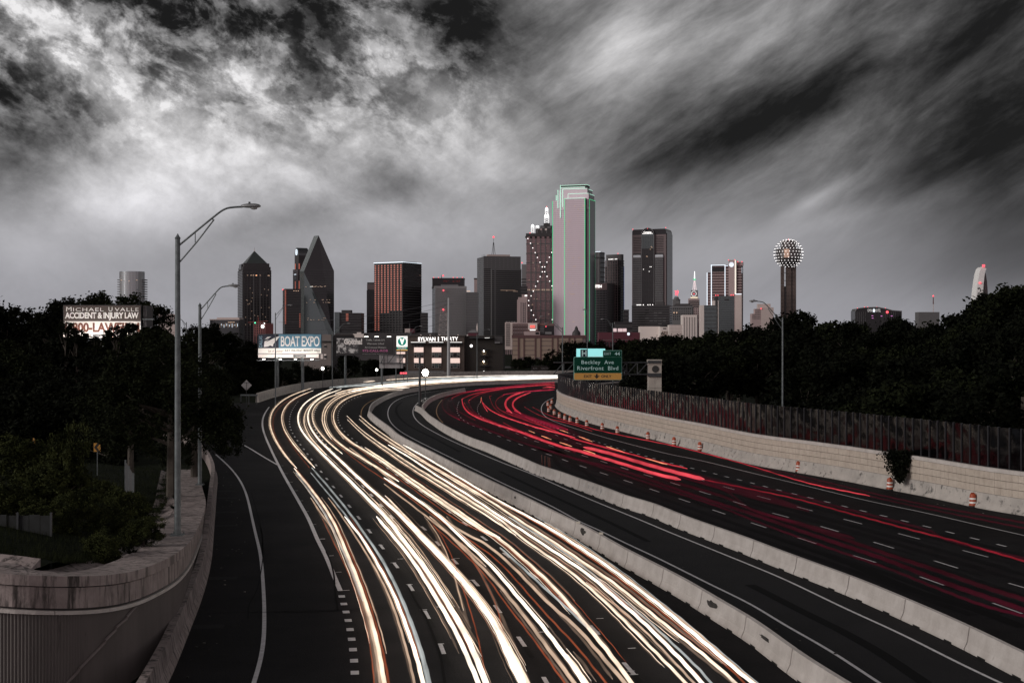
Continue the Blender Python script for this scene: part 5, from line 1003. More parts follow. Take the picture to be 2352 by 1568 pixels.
# ================================================================== mid distance buildings
T_ = Tower('cream hotel block with stacked balconies, left of the red oval sign',1159.7,1188,1188,1500,.02,20,cat='building',name='hotel'); T_.body(740,w_pale)
for r_ in range(13): T_.b('window_band',w_dark,T_.x(1162),T_.x(1172),-.2,.1,T_.z(745.6+r_*4.4),T_.z(743.2+r_*4.4)); T_.b('balcony',w_white,T_.x(1172.5),T_.x(1177.5),-1,.1,T_.z(745.6+r_*4.4),T_.z(743.6+r_*4.4))
for i in range(4): T_.b('roof_block',w_grey,T_.x(1162+i*6),T_.x(1165+i*6),2,6,T_.z(740),T_.z(737.5))
T_ = Tower('rose hotel wing with tall dark window bays carrying a lit red oval sign',1177,1273,1273,1450,.02,18,cat='building',name='hotel'); T_.body(742,mat('brick_rose',(.17,.095,.09),.8)); T_.bands(746,8,w_pink,.25,x0=T_.x(1177),x1=T_.x(1212),y1=.3); T_.b('dark_wing',g_black,T_.x(1237),0,-.6,5,0,T_.z(748)); T_.piers(746,9,w_rose,.4,x0=T_.x(1178),x1=T_.x(1211)); T_.b('cornice',w_pink,-T_.L1,T_.x(1237),-1,2,T_.z(743.8),T_.z(741.4))
T_.b('sign_box',w_white,T_.x(1213),T_.x(1234),-2.5,0,T_.z(757),T_.z(742)); mb = MB(); mb.lathe([(4.5*.44,-.2),(4.5*.44,.2)],14); 
T_.b('red_oval',mat('oval_red',(1,.1,.08),.5,emis=(1,.12,.10),es=1.0),T_.x(1218),T_.x(1228.5),-3,-2.6,T_.z(752.3),T_.z(747.3)); T_.b('sign_light',bulb,T_.x(1217),T_.x(1230),-2.9,-2.6,T_.z(758.6),T_.z(757.4)); T_.b('wing',w_pink,T_.x(1203.5),T_.x(1240),-4,0,0,T_.z(761)); T_.b('window',g_black,T_.x(1230),T_.x(1238),-4.3,-3.9,T_.z(768),T_.z(762.5)); T_.b('window_band',w_mid,T_.x(1252),T_.x(1267),-1,-.5,T_.z(767),T_.z(762)); T_.b('red_window',red_l,T_.x(1253),T_.x(1255),-1,-.6,T_.z(751),T_.z(748.5))
for i in range(4): T_.b('window_band',w_mid,T_.x(1240),T_.x(1250),-.9,-.6,T_.z(752+i*4),T_.z(750.8+i*4))
T_ = Tower('slim pinkish block with vertical windows behind the brown brick building',1156,1176,1176,1300,.02,16,cat='building',name='office_block'); T_.body(800,w_pink); T_.piers(803,5,g_black,.45,pr=.3); T_.b('top',w_pale,-T_.L1,.2,-.5,10,T_.z(803),T_.z(796))
T_ = Tower('long tan warehouse like building with pale panels framed in maroon',1176.7,1345,1345,900,.02,40,cat='building',name='panelled_building'); mr = mat('frame_maroon',(.105,.052,.055),.75); T_.body(770.5,w_rose); T_.b('parapet',mr,-T_.L1-.3,.3,-.55,40,T_.z(776),T_.z(769.5)); hx = lambda x: 861.3+x/5.12; hy = lambda y: 717.8+y/5.12
cols = [(1617,1680),(1695,1745),(1758,1878),(1890,1942),(1955,2078),(2090,2142),(2155,2275),(2288,2340),(2352,2440)]
for a_, b2 in cols:
    big_ = (b2-a_) > 58
    if big_:
        for k in range(6): T_.b('wall_panel',w_tan,T_.x(hx(a_)),T_.x(hx(b2)),-.3,.1,T_.z(hy(285+k*54+47)),T_.z(hy(285+k*54)))
    else: T_.b('wall_panel',w_tan,T_.x(hx(a_)),T_.x(hx(b2)),-.2,.1,2,T_.z(hy(283)))
for a_, b2 in zip(cols, cols[1:]): T_.b('frame_post',mr,T_.x(hx(a_[1])),T_.x(hx(b2[0])),-.6,.1,0,T_.z(hy(280)))
mb = MB(); xx = T_.x(1324.5); mb.lathe([(2.8,T_.z(770)),(2.6,T_.z(763)),(1.2,T_.z(757)),(1.0,T_.z(752)),(.1,T_.z(748))],10,(xx,8,0)); mb.build('small_dome',w_dark,T_.o)
T_ = Tower('dark red brick building with a round white emblem, right of the green outlined tower',1375.8,1470,1470,1100,.02,30,cat='building',name='brick_building'); T_.body(763,w_red); T_.b('frame',w_rose,T_.x(1383),T_.x(1445),-.3,0,T_.z(781),T_.z(780)); T_.b('frame',w_rose,T_.x(1383),T_.x(1384),-.3,0,2,T_.z(780))
for i in range(9): T_.b('window',g_black,T_.x(1386+i*7),T_.x(1390.5+i*7),-.2,.1,T_.z(795),T_.z(785))
mb = MB(); mb.prism(rrect(T_.x(1440.5),T_.x(1446.5),T_.z(770),T_.z(763.5),.9),-.9,-.5); mb.build('round_emblem',neon_w,T_.o)
for x0_,x1_ in ((1409,1417),(1420,1431),(1432,1440)): T_.b('lit_screen',mat('screen_pink',(.8,.6,.62),.5,emis=(1,.8,.82),es=.35),T_.x(x0_),T_.x(x1_),4,6,T_.z(761.5),T_.z(754))
for x0_,x1_,yt,D_,l in ((1470,1516,749.5,1200,'white panelled low building behind the treetops, widest'),(1517,1535,750.5,1180,'white building end with tan columns behind the treetops'),(1538,1567,746,1250,'white gridded low building behind the treetops'),(1568.5,1602,723,1300,'taller white block with dark slits behind the treetops')):
    T_ = Tower(l,x0_,x1_,x1_,D_,.02,20,cat='building',name='low_building'); T_.body(yt,w_white)
    if D_ == 1180: T_.b('dark_roof_sign',w_dark,T_.x(1523),T_.x(1530),-.3,0,T_.z(755.5),T_.z(753)); [T_.b('column',w_tan,T_.x(1521+i*4),T_.x(1522.5+i*4),-.4,0,0,T_.z(760)) for i in range(4)]
    if D_ == 1250: T_.piers(yt,9,w_pale,.12,pr=.2); T_.bands(yt,9,w_pale,.1,pr=.15,y1=.2)
    if D_ == 1300: [T_.b('slit',w_dark,T_.x(1571+i*6),T_.x(1571.8+i*6),-.3,.1,0,T_.z(728)) for i in range(5)]; T_.b('edge',w_grey,T_.x(1601),T_.x(1602.5),-.3,.1,0,T_.z(723))
T_ = Tower('dark shed roofs between the brown building and the tan panelled building',1155,1230,1230,640,.02,20,cat='building',name='shed'); T_.body(843,w_dark); T_.b('pale_roof',w_mid,T_.x(1157),T_.x(1205),-2,10,T_.z(850),T_.z(848)); T_.piers(856,8,w_mid,.15,zb=0)
T_ = Tower('black sheds and roofs behind the two left billboards',735,1000,1000,900,.02,20,cat='building',name='shed'); T_.body(764,w_dark,x0=T_.x(770),x1=T_.x(1000)); T_.b('roof_hut',w_white,T_.x(811),T_.x(836),-1,5,T_.z(775),T_.z(766.5)); T_.b('roof_hut',w_white,T_.x(820),T_.x(830),-1,5,T_.z(766.5),T_.z(763)); T_.b('roof_hut',w_pale,T_.x(930),T_.x(942),-1,5,T_.z(764),T_.z(754.5)); T_.b('roof_hut',w_red,T_.x(942),T_.x(952),-1,5,T_.z(764),T_.z(755)); T_.mast('roof_aerial',w_grey,T_.x(941),0,T_.z(755),T_.z(742),.15,.1)
T_ = Tower('low red brick shop with pale gable and white spire left of the mast tower',1075,1097,1097,1200,.02,14,cat='building',name='brick_building'); T_.body(764,w_red); T_.prism('gable_roof',w_mid,[(T_.x(1073),T_.z(764)),(T_.x(1098),T_.z(764)),(T_.x(1092),T_.z(757.5)),(T_.x(1083),T_.z(757.5))],-.5,14); T_.b('steeple_base',w_white,T_.x(1094),T_.x(1097),2,4,T_.z(764),T_.z(752)); T_.mast('steeple',w_white,T_.x(1095.6),3,T_.z(752),T_.z(741),.7,.05)
# apartments behind boat billboard
T_ = Tower('grey apartment house with dark awnings between the two left billboards',737,760,776,500,.5,depth=14,cat='building',name='apartment_house'); w_apt = mat('render_taupe',(.125,.105,.10),.85); T_.body(768,w_apt,x0=T_.x(690)); T_.b('dark_side',w_dark,0,.3,0,14,0,T_.z(770)); T_.b('roof_slab',w_dark,T_.x(690),1.5,-1.2,14,T_.z(784),T_.z(782))
for y_ in (792,816,): [T_.b('window',g_black if k else w_white,T_.x(x_),T_.x(x_+5.5),-.15-k*.05,.05,T_.z(y_+7-k*.4),T_.z(y_+k*.4)) for k in (0,1) for x_ in (745,)]
[T_.b('window',w_white,T_.x(x_),T_.x(x_+5),-.15,.05,T_.z(824),T_.z(813)) for x_ in (737,744.5)]
# brown building with lit name
D = 540; T_ = Tower('brown three storey building with a glowing SYLVAN THIRTY sign over three window bays',925,1066.3,1156,D,.02,depth=30,cat='building',name='apartment_building'); bz = lambda y: T_.z(717.8+y/5.12); bxx = lambda x: T_.x(861.3+x/5.12)
T_.b('wall',w_brown,bxx(240),0,0,28,0,bz(272)); T_.b('parapet',mat('parapet_brown',(.05,.04,.036),.8),bxx(240),.2,-.3,28,bz(282),bz(268)); T_.b('dark_wing',mat('wing_dark',(.022,.018,.016),.85),0.02,bxx(1508),1.5,26,0,bz(272))
put('lettering',TX['syl'],T_.o,bxx(507),bxx(712),bz(334),bz(287),-.5); T_.b('sign_bar',gwhite,bxx(741),bxx(752),-.6,-.3,bz(334),bz(285)); put('lettering',TX['thi'],T_.o,bxx(778),bxx(977),bz(330),bz(285),-.5)
blind = mat('blind_lit',(.8,.62,.55),.7,emis=(1,.74,.66),es=.62,col2=(.9,.78,.72),nscale=2.0,stretch=(1,1,5)); wgl = mat('window_dull',(.10,.12,.12),.2,metal=.5)
for k,(a_,b2) in enumerate(((460,570),(670,780),(886,998),(255,355))):
    if k < 3: T_.b('awning',darksteel,bxx(a_-35),bxx(b2+30),-1.8,0,bz(366),bz(358)); T_.b('awning_light',gwhite,bxx(a_-33),bxx(b2+28),-1.9,-1.75,bz(350),bz(345)); T_.b('awning_plate',darksteel,bxx(a_-33),bxx(b2+28),-1.8,-.0,bz(357),bz(350)); T_.prism('bracket',darksteel,[(bxx(a_-16),bz(440)),(bxx(a_-12),bz(440)),(bxx(a_-40),bz(368)),(bxx(a_-44),bz(368))],-.5,-.3)
    for (z0_,z1_,zb_) in ((408,465,528),(535,592,652)):
        if k == 3 and z0_ == 408: z0_, z1_ = 462, 486
        T_.b('lit_spandrel',blind,bxx(a_),bxx(b2),-.35,.05,bz(z1_),bz(z0_)); f_ = T_.b('window',w_pale,bxx(a_),bxx(b2),-.2,.05,bz(zb_),bz(z1_+2)); w3 = b2-a_
        for (u0,u1,m_) in ((0.03,.26,wgl),(.30,.70,wgl if k != 2 or z0_ > 500 else g_black),(.74,.97,wgl)):
            T_.b('pane',m_,bxx(a_+w3*u0),bxx(a_+w3*u1),-.28,-.1,bz(zb_-4 if .3 == u0 else (z1_+zb_)/2+1),bz(z1_+5)); 
            if u0 != .30: T_.b('pane',g_black,bxx(a_+w3*u0),bxx(a_+w3*u1),-.28,-.1,bz(zb_-3),bz((z1_+zb_)/2+4))
    if k < 3: T_.b('window',w_mid,bxx(a_),bxx(b2),-.2,.05,bz(408),bz(378)); [T_.b('pane',g_black,bxx(a_+(b2-a_)*(u+.03)),bxx(a_+(b2-a_)*(u+.30)),-.28,-.1,bz(408),bz(380)) for u in (0,.33,.66)]
for i in range(6): T_.b('roof_vent',w_white,bxx(525+i*110),bxx(540+i*110),2,4,bz(272),bz(258))
T_.b('canopy_roof',darksteel,bxx(1110),bxx(1380),-.5,6,bz(300),bz(290)); T_.b('canopy_light',gwhite,bxx(1290),bxx(1350),-.8,-.6,bz(298),bz(295))
for q, r_ in (((1133,391),.55),((1278,451),.4),((1278,571),.4),((1280,694),.3)): T_.ball(bulb,bxx(q[0]),-.6 if q[0] < 1200 else .9,bz(q[1]),r_,'wall_lamp')
for x_ in (1268,1286): T_.b('stair_post',darksteel,bxx(x_),bxx(x_+4),.4,.8,0,bz(440))
for y_ in (430,505,560,625): T_.b('stair_landing',darksteel,bxx(1225),bxx(1340),.3,1.5,bz(y_+4),bz(y_))
for i in range(8): T_.b('stair_tread',darksteel,bxx(1300+i*9),bxx(1308+i*9),.5,1.4,bz(505-i*9),bz(503-i*9))
lp = bpy.data.lights.new('stair_light','POINT'); lp.energy = 260; lp.color = (1,.75,.45); lp.shadow_soft_size = .3
for q in ((1278,460),(1278,580)): o = bpy.data.objects.new('stair_light',lp); COL.objects.link(o); o.parent = T_.o; o.location = (bxx(q[0]),.5,bz(q[1]))
T_.b('roof_billboard',w_dark,bxx(1405),bxx(1500),1,1.4,bz(360),bz(275)); T_.b('billboard_print',w_mid,bxx(1408),bxx(1470),.8,1,bz(360),bz(345))
T_.b('base_wall',w_mid,bxx(340),bxx(820),-3,-2,0,bz(685))
# ================================================================== billboards
def board(name, label, x0, x1, y0, y1, D, yaw=0, legs=((.5,.5),), light=0):
    a_ = at(x0,y1,D); b2 = at(x1,y0,D); t = empty(name, (a_[0],D,0), rz=yaw, label=label, cat='billboard')
    w_, zb_, zt_ = b2[0]-a_[0], a_[2], b2[2]; bx('back_frame',darksteel,t,-.1,w_+.1,.06,.7,zb_-.1,zt_+.1)
    for l_, r_ in legs: mb = MB(); mb.cyl((w_*l_,.6,0),(w_*l_,.6,zb_),r_,n=12); mb.build('post',galv,t)
    if light:
        bx('catwalk',darksteel,t,0,w_,-2.2,-1.4,zb_-1.7,zb_-1.5)
        for u in (.12,.38,.62,.88):
            bx('lamp_arm',darksteel,t,w_*u-.04,w_*u+.04,-2.6,.1,zb_-1.5,zb_-1.4); mb = MB(); mb.box(w_*u-.28,w_*u+.28,-2.75,-2.4,zb_-1.45,zb_-1.25); h_ = mb.build('lamp_head',mat('lamp_face',(.9,.9,.85),.4,emis=(1,.96,.88),es=3),t)
        L_ = bpy.data.lights.new('board_light','AREA'); L_.shape = 'RECTANGLE'; L_.size = w_; L_.size_y = .3; L_.energy = light; L_.color = (1,.95,.88); o = bpy.data.objects.new('board_light',L_); COL.objects.link(o); o.parent = t
        o.location = (w_/2,-3.0,zb_-1.2); o.rotation_euler = (R(90+38),0,0)
    return t, w_, zb_, zt_
def bp(nm, m, t, w_, zb_, zt_, u0,u1,v0,v1,y=-.02,y2=.06): return bx(nm,m,t,w_*u0,w_*u1,y,y2,zb_+(zt_-zb_)*v0,zb_+(zt_-zb_)*v1)
def bt(k, t, w_, zb_, zt_, u0,u1,v0,v1,y=-.05): return put('lettering',TX[k],t,w_*u0,w_*u1,zb_+(zt_-zb_)*v0,zb_+(zt_-zb_)*v1,y)
# boat board
g1 = mat('print_navy',(.022,.026,.045),.6); g2 = mat('print_sky_blue',(.085,.22,.32),.6); g3 = mat('print_paper',(.80,.77,.73),.6)
B = board('boat_billboard','lit blue and white BOAT EXPO billboard above the scrub',593,737.5,767.4,811.3,330,light=480,legs=((.3,.35),(.7,.35))); 
bp('navy_print',g1,*B,0,.325,.27,.98); bp('blue_print',g2,*B,.325,1,.27,1); bp('white_print',g3,*B,0,1,0,.27); bt('boat',*B,.36,.975,.36,.90); bt('july',*B,.42,.985,.07,.20); bt('gone',*B,.16,.40,.05,.2); o = put('lettering',TX['dallas'],B[0],0,3.0,0,.85,-.05); w_=B[1]; o.scale = ((B[3]-B[2])*.58,1,w_*.05); o.rotation_euler = (0,R(-90),0); o.location = (w_*.065,-.05,B[2]+(B[3]-B[2])*.33)
hh = B[3]-B[2]; mb = MB(); mb.prism([(w_*u,B[2]+hh*v) for u,v in ((.09,.33),(.10,.62),(.17,.74),(.30,.86),(.345,.90),(.30,.70),(.24,.48),(.235,.36),(.19,.42),(.16,.36))],-.05,-.02); mb.build('boat_hull_print',pw_,B[0]); mb = MB(); mb.prism([(w_*u,B[2]+hh*v) for u,v in ((.115,.60),(.18,.76),(.30,.88),(.24,.78),(.17,.66))],-.07,-.05); mb.build('boat_shade_print',g1,B[0]); mb = MB(); mb.prism([(w_*u,B[2]+hh*v) for u,v in ((.10,.72),(.15,.86),(.21,.88),(.16,.78))],-.05,-.02); mb.build('boat_screen_print',pw_,B[0])
bx('trim',w_white,B[0],0,w_*.96,-.05,.1,B[2]-1.0,B[2]-.15); put('lettering',TX['cc'],B[0],w_*.58,w_*.74,B[2]-.75,B[2]-.4,-.12); bx('maker_plate',w_dark,B[0],w_*.56,w_*.76,-.09,-.05,B[2]-.9,B[2]-.28)
# dark ticket board
B = board('ticket_billboard','black and grey Traffic Tickets billboard with pink phone number',773,902.5,776,815.5,368,legs=((.15,.3),(.8,.3)))
g4 = mat('print_charcoal',(.025,.023,.026),.6); g5 = mat('print_photo_grey',(.55,.55,.55),.6,col2=(.05,.05,.055),nscale=.9,ramp=(.45,.52)); bp('dark_print',g4,*B,0,1,0,1); bp('photo_print',g5,*B,.0,.39,.12,.98,y=-.03)
bt('got',*B,.13,.455,.62,.96,-.06); bt('tr1',*B,.52,.86,.82,.93); bt('tr2',*B,.54,.84,.62,.72); bt('tr3',*B,.50,.88,.40,.50); bt('tr4',*B,.46,.91,.19,.33); bt('tr5',*B,.46,.91,.045,.08)
for u in (.5,.68,.9): bp('roof_lamp',mat('lamp_face',(.9,.9,.85),.4),*B,u,u+.07,1.06,1.1,y=-1,y2=-.6)
# law firm board
B = board('law_billboard','brightly lit brown and white accident lawyer billboard half hidden by trees at left',145.9,322.9,701.5,775.4,262,light=800,legs=((.25,.35),(.75,.35)))
g6 = mat('print_brown',(.075,.055,.048),.6); bp('brown_print',g6,*B,0,1,.51,1); bp('white_print',g3,*B,0,1,.14,.51); bx('trim',w_white,B[0],.0,B[1],-.08,.06,B[2],B[2]+(B[3]-B[2])*.135)
bt('mu1',*B,.035,.105,.82,.955); bt('mu2',*B,.125,.52,.82,.93); bt('mu3',*B,.585,.635,.82,.955); bt('mu4',*B,.665,.975,.82,.93); bt('acc',*B,.02,.975,.54,.79); bt('law',*B,.02,.985,.17,.47); bx('maker_plate',w_dark,B[0],B[1]*.385,B[1]*.57,-.12,-.08,B[2]+.15,B[2]+.6); put('lettering',TX['cc'],B[0],B[1]*.40,B[1]*.56,B[2]+.25,B[2]+.5,-.14)
bx('side_board',w_dark,B[0],B[1]+.3,B[1]+1.0,.5,5,B[2]+2,B[3]); bx('catwalk_end',galv,B[0],B[1]+.2,B[1]+2.2,.2,1,B[2]+3.3,B[2]+3.5)
# green logo sign
B = board('logo_sign','square white sign with a round green V logo beside the dark billboard',910.7,936,771.7,804.9,385,legs=((-.06,.14),))
lg = mat('logo_green',(.0,.22,.17),.5,emis=(0,.45,.34),es=.30); lwp = mat('backlit_white',(.9,.9,.88),.5,emis=(1,.98,.9),es=.85); bp('backlit_panel',lwp,*B,0,1,.26,1); bp('name_strip',lg,*B,.03,.97,.08,.26); bp('amber_strip',mat('strip_amber',(.6,.35,.1),.5,emis=(1,.6,.2),es=.4),*B,0,1,0,.075)
c_ = (B[1]*.5,B[2]+(B[3]-B[2])*.63); mb = MB(); mb.prism([(c_[0]+B[1]*.38*math.cos(a*math.pi/12),c_[1]+B[1]*.38*math.sin(a*math.pi/12)) for a in range(24)],-.05,-.02); mb.build('logo_disc',lg,B[0]); TX['v'].materials[0] = lwp; bt('v',*B,.28,.74,.42,.84,-.07); bt('val',*B,.12,.88,.10,.24,-.04)
# pale cyan board behind the exit sign, leasing board
B = board('cyan_billboard','plain glowing cyan billboard behind the top of the exit sign',1324,1390,800.5,821,520,legs=((.5,.3),)); cyl_ = mat('backlit_cyan',(.30,.75,.75),.5,emis=(.35,.92,.92),es=.55); bp('cyan_print',cyl_,*B,0,1,-.4,1); bt('ccb',*B,.38,.9,.02,.2)
B = board('leasing_banner','low ALTA YORKTOWN NOW LEASING banner left of the metal fence corner',1221,1269.5,840.5,857.6,560,legs=((.1,.15),(.9,.15))); bp('dark_print',mat('print_umber',(.035,.025,.022),.6),*B,0,1,.42,1); bp('white_print',g3,*B,0,1,0,.40); bt('alta',*B,.06,.94,.58,.82); bt('now',*B,.42,.98,.07,.30)
for u in (.05,.2): mb = MB(); w_=B[1]; mb.prism([(w_*u,B[2]+1.2),(w_*(u+.14),B[2]+1.2),(w_*(u+.07),B[2]+.1)],-.05,-.02); mb.build('leaf_print',pk_,B[0])
# traffic lights low at the barrier: tiny red lamps
q = at(927,860,430); t = empty('red_lamps', (q[0],430,0), label='three small red lamps in a row just above the far barrier, left of the floodlight', cat='lamp'); mb = MB(); mb.cyl((0,.3,0),(0,.3,q[2]+5.0),.1,n=6)
for i in (-1,0,1): o = bx('lamp',red_l,t,i*.75-.3,i*.75+.3,-.1,.1,q[2]+.2+5*0,q[2]+.7)
mb = MB(); mb.cyl((0,.2,0),(0,.2,q[2]),.08,n=6); mb.build('post',darksteel,t); bx('bar',darksteel,t,-1.2,1.2,.1,.2,q[2]+.1,q[2]+.8)
# ================================================================== traffic drums
orange = mat('orange_plastic', (.42,.075,.022), .45, col2=(.30,.05,.018), nscale=5)
white_ref = mat('white_reflective', (.75,.74,.72), .4)
rubberb = mat('black_rubber', (.02,.02,.02), .8)
def make_drum():
    t = empty('traffic_drum')
    mb = MB(); mb.lathe([(.29,.0),(.30,.03),(.30,.08),(.26,.09)], 16); mb.build('base', rubberb, t)
    def ringz(z0, z1, r0, r1, m, nm): mb = MB(); mb.lathe([(r0,z0),(r0+.008,z0+.01),(r1+.008,z1-.01),(r1,z1)], 18); mb.build(nm, m, t, smooth=False)
    prof = [(.10,.27,.245,.262,orange,'body_band'),(.27,.40,.235,.25,white_ref,'white_band'),(.40,.55,.225,.245,orange,'body_band'),(.55,.67,.215,.235,white_ref,'white_band'),(.67,.93,.195,.225,orange,'body_band')]
    for z0,z1,r1,r0,m,nm in prof: ringz(z0,z1,r0,r1,m,nm)
    mb = MB(); mb.lathe([(.195,.93),(.16,.97),(.12,.985)], 16); mb.box(-.16,.16,-.02,.02,.975,1.05); mb.build('lid', orange, t)
    return t
DR = ['s:168,930','s:153,1000','s:122,958','s:130,1030','s:198,1062','s:258,1100','s:321,1122','s:383,1148','s:466,1165','s:579,1200','s:762,1238','s:939,1282','s:1299,1355','s:1606,1422','s:1909,1484','e:416,834','e:1200,987','e:1912,1130']
d0 = make_drum()
names = ['nearest traffic drum, far right of the picture by the parapet','second nearest traffic drum, below the hanging creeper on the wall','third nearest traffic drum with a torn upper white band','fourth traffic drum from the near right end of the row','fifth traffic drum from the near right end of the row','sixth traffic drum, under the sound fence where the drums spread out',
 'seventh traffic drum counted from the near right','eighth traffic drum counted from the near right','ninth drum, the last before the row bunches up','tenth drum from the near end, first of the close bunch','eleventh drum from the near end, standing against the parapet foot','twelfth drum from the near end by the curved parapet','thirteenth drum from the near end at the start of the bend','fourteenth drum from the near end, front of the tight cluster',
 'front left drum of the tight cluster at the wall corner','upper left drum of the tight cluster at the wall corner','middle drum of the tight cluster at the wall corner','farthest drum of the tight cluster, hard against the wall corner']
for i, q in enumerate(reversed(DR)):
    p = G(*px(q)[0]); o = d0 if i == 0 else copy_tree(d0)
    o.location = (p[0],p[1],.004); o.rotation_euler.z = random.random()*6; tag(o, 'orange and white '+names[i], 'traffic drum', 'traffic drums along the wall')
brown = mat('brown_post_plastic', (.10,.035,.025), .6)
for i, q in enumerate(('c:398,845','c:424,856','c:457,868','c:471,873')):
    p = G(*px(q)[0]); t = empty('delineator_post', (p[0],p[1],.004), label=['leftmost','second from left','third from left','rightmost'][i]+' of four thin dark red posts standing behind the median barrier', cat='post', group='thin posts behind the barrier')
    mb = MB(); mb.lathe([(.12,0),(.12,.03),(.05,.05)], 10); mb.build('base', rubberb, t)
    mb = MB(); mb.cyl((0,0,.05),(random.gauss(0,.04),0,1.0),.055,.045,10); mb.build('tube', brown, t)
# ================================================================== light trails: streaks of head and tail lamps standing at lamp height over the lanes
TM = {'m': trail_mat('lamp_mid_red', (.70,.05,.075), (.5,.02,.04), .5, .75, soft=.7), 'w': trail_mat('lamp_white', (1,.97,.92), (1,.74,.52), 1.75, soft=.4), 'W': trail_mat('lamp_strong_white', (1,.98,.95), (1,.84,.66), 2.2, soft=.3), 'b': trail_mat('lamp_cool_white', (.93,.97,.96), (.52,.55,.54), 1.05, .9, soft=.6),
      'c': trail_mat('lamp_cream', (.98,.86,.75), (.8,.52,.34), 1.05, .92, soft=.5), 't': trail_mat('lamp_tan', (.70,.55,.45), (.50,.32,.22), .62, .6, soft=.8), 'o': trail_mat('lamp_amber', (.95,.27,.13), (.55,.12,.05), .66, .85, soft=.6),
      'r': trail_mat('lamp_red', (1,.13,.14), (.8,.03,.06), .95, .9, soft=.8), 'R': trail_mat('lamp_strong_red', (1,.16,.18), (.95,.06,.09), 1.0, 1, soft=.4), 'd': trail_mat('lamp_dim_crimson', (.20,.012,.04), (.17,.01,.03), .40, .5, soft=.8),
      'p': trail_mat('lamp_pink_red', (.95,.05,.12), (.6,.02,.07), .80, .85, soft=1.0), 'F': trail_mat('painted_pink_haze', (.42,.025,.07), (.3,.015,.05), .42, .35, soft=.8), 'y': trail_mat('lamp_yellow', (1,.66,.38), (1,.25,.12), 1.3, 1, soft=.5), 'f': trail_mat('lamp_faint_crimson', (.16,.010,.03), (.15,.008,.025), .5, .3, soft=.6)}
TW = 'white streaks of oncoming headlamps'; TR = 'red streaks of receding tail lamps'
def trail(code, r, s, label, group=TW, z=.65, ext=0, step=7, ext0=0, tp=2):
    P = line(s, z, step, 26 if group == TW else 16)
    if ext: d_ = (Vector(P[-1])-Vector(P[-4])).normalized(); P.append(tuple(Vector(P[-1])+d_*ext))
    if ext0: d_ = (Vector(P[0])-Vector(P[3])).normalized(); P.insert(0, tuple(Vector(P[0])+d_*ext0))
    P = smoothp(P, 2); n = len(P)
    r0_ = r; r *= .92 if code in 'wW' else .95
    P = [(p[0]+.006*math.sin(i*1.3), p[1], p[2]+.010*math.sin(i*.9+r*99)) for i, p in enumerate(P)]
    rr = [r*(.25+.75*min(1, i/tp, (n-1-i)/tp)) if not (ext and i > n/2) else r for i in range(n)]
    mb = MB(); mb.tube(P, rr, 8)
    o = mb.build('headlamp_trail' if group == TW else 'taillamp_trail', TM[code], smooth=True); tag(o, label, 'light trail', group)
    if code in 'wW' and step == 7:      # thinner streaks of the other lamps and reflections of the same cars
        for k, (cc, ro) in enumerate((('t', random.uniform(.035,.07)), ('c', random.uniform(.015,.03)), (random.choice('oct'), random.uniform(.012,.022)), ('t', random.uniform(.02,.05)), ('w', random.uniform(.010,.018)))):
            of = random.choice((-1,1))*(r+random.uniform(.02,.24)); a_ = int(n*random.uniform(0,.25)); b_ = int(n*random.uniform(.7,1)); Q = offset(P, of)[a_:b_]; zz = random.uniform(-.12,.12)
            if len(Q) > 6: mb = MB(); mb.tube([(q[0],q[1],q[2]+zz) for q in Q], [ro*(.2+.8*min(1,i/3,(len(Q)-1-i)/3)) for i in range(len(Q))], 6); mb.build('fringe_streak', TM[cc], o, smooth=True)
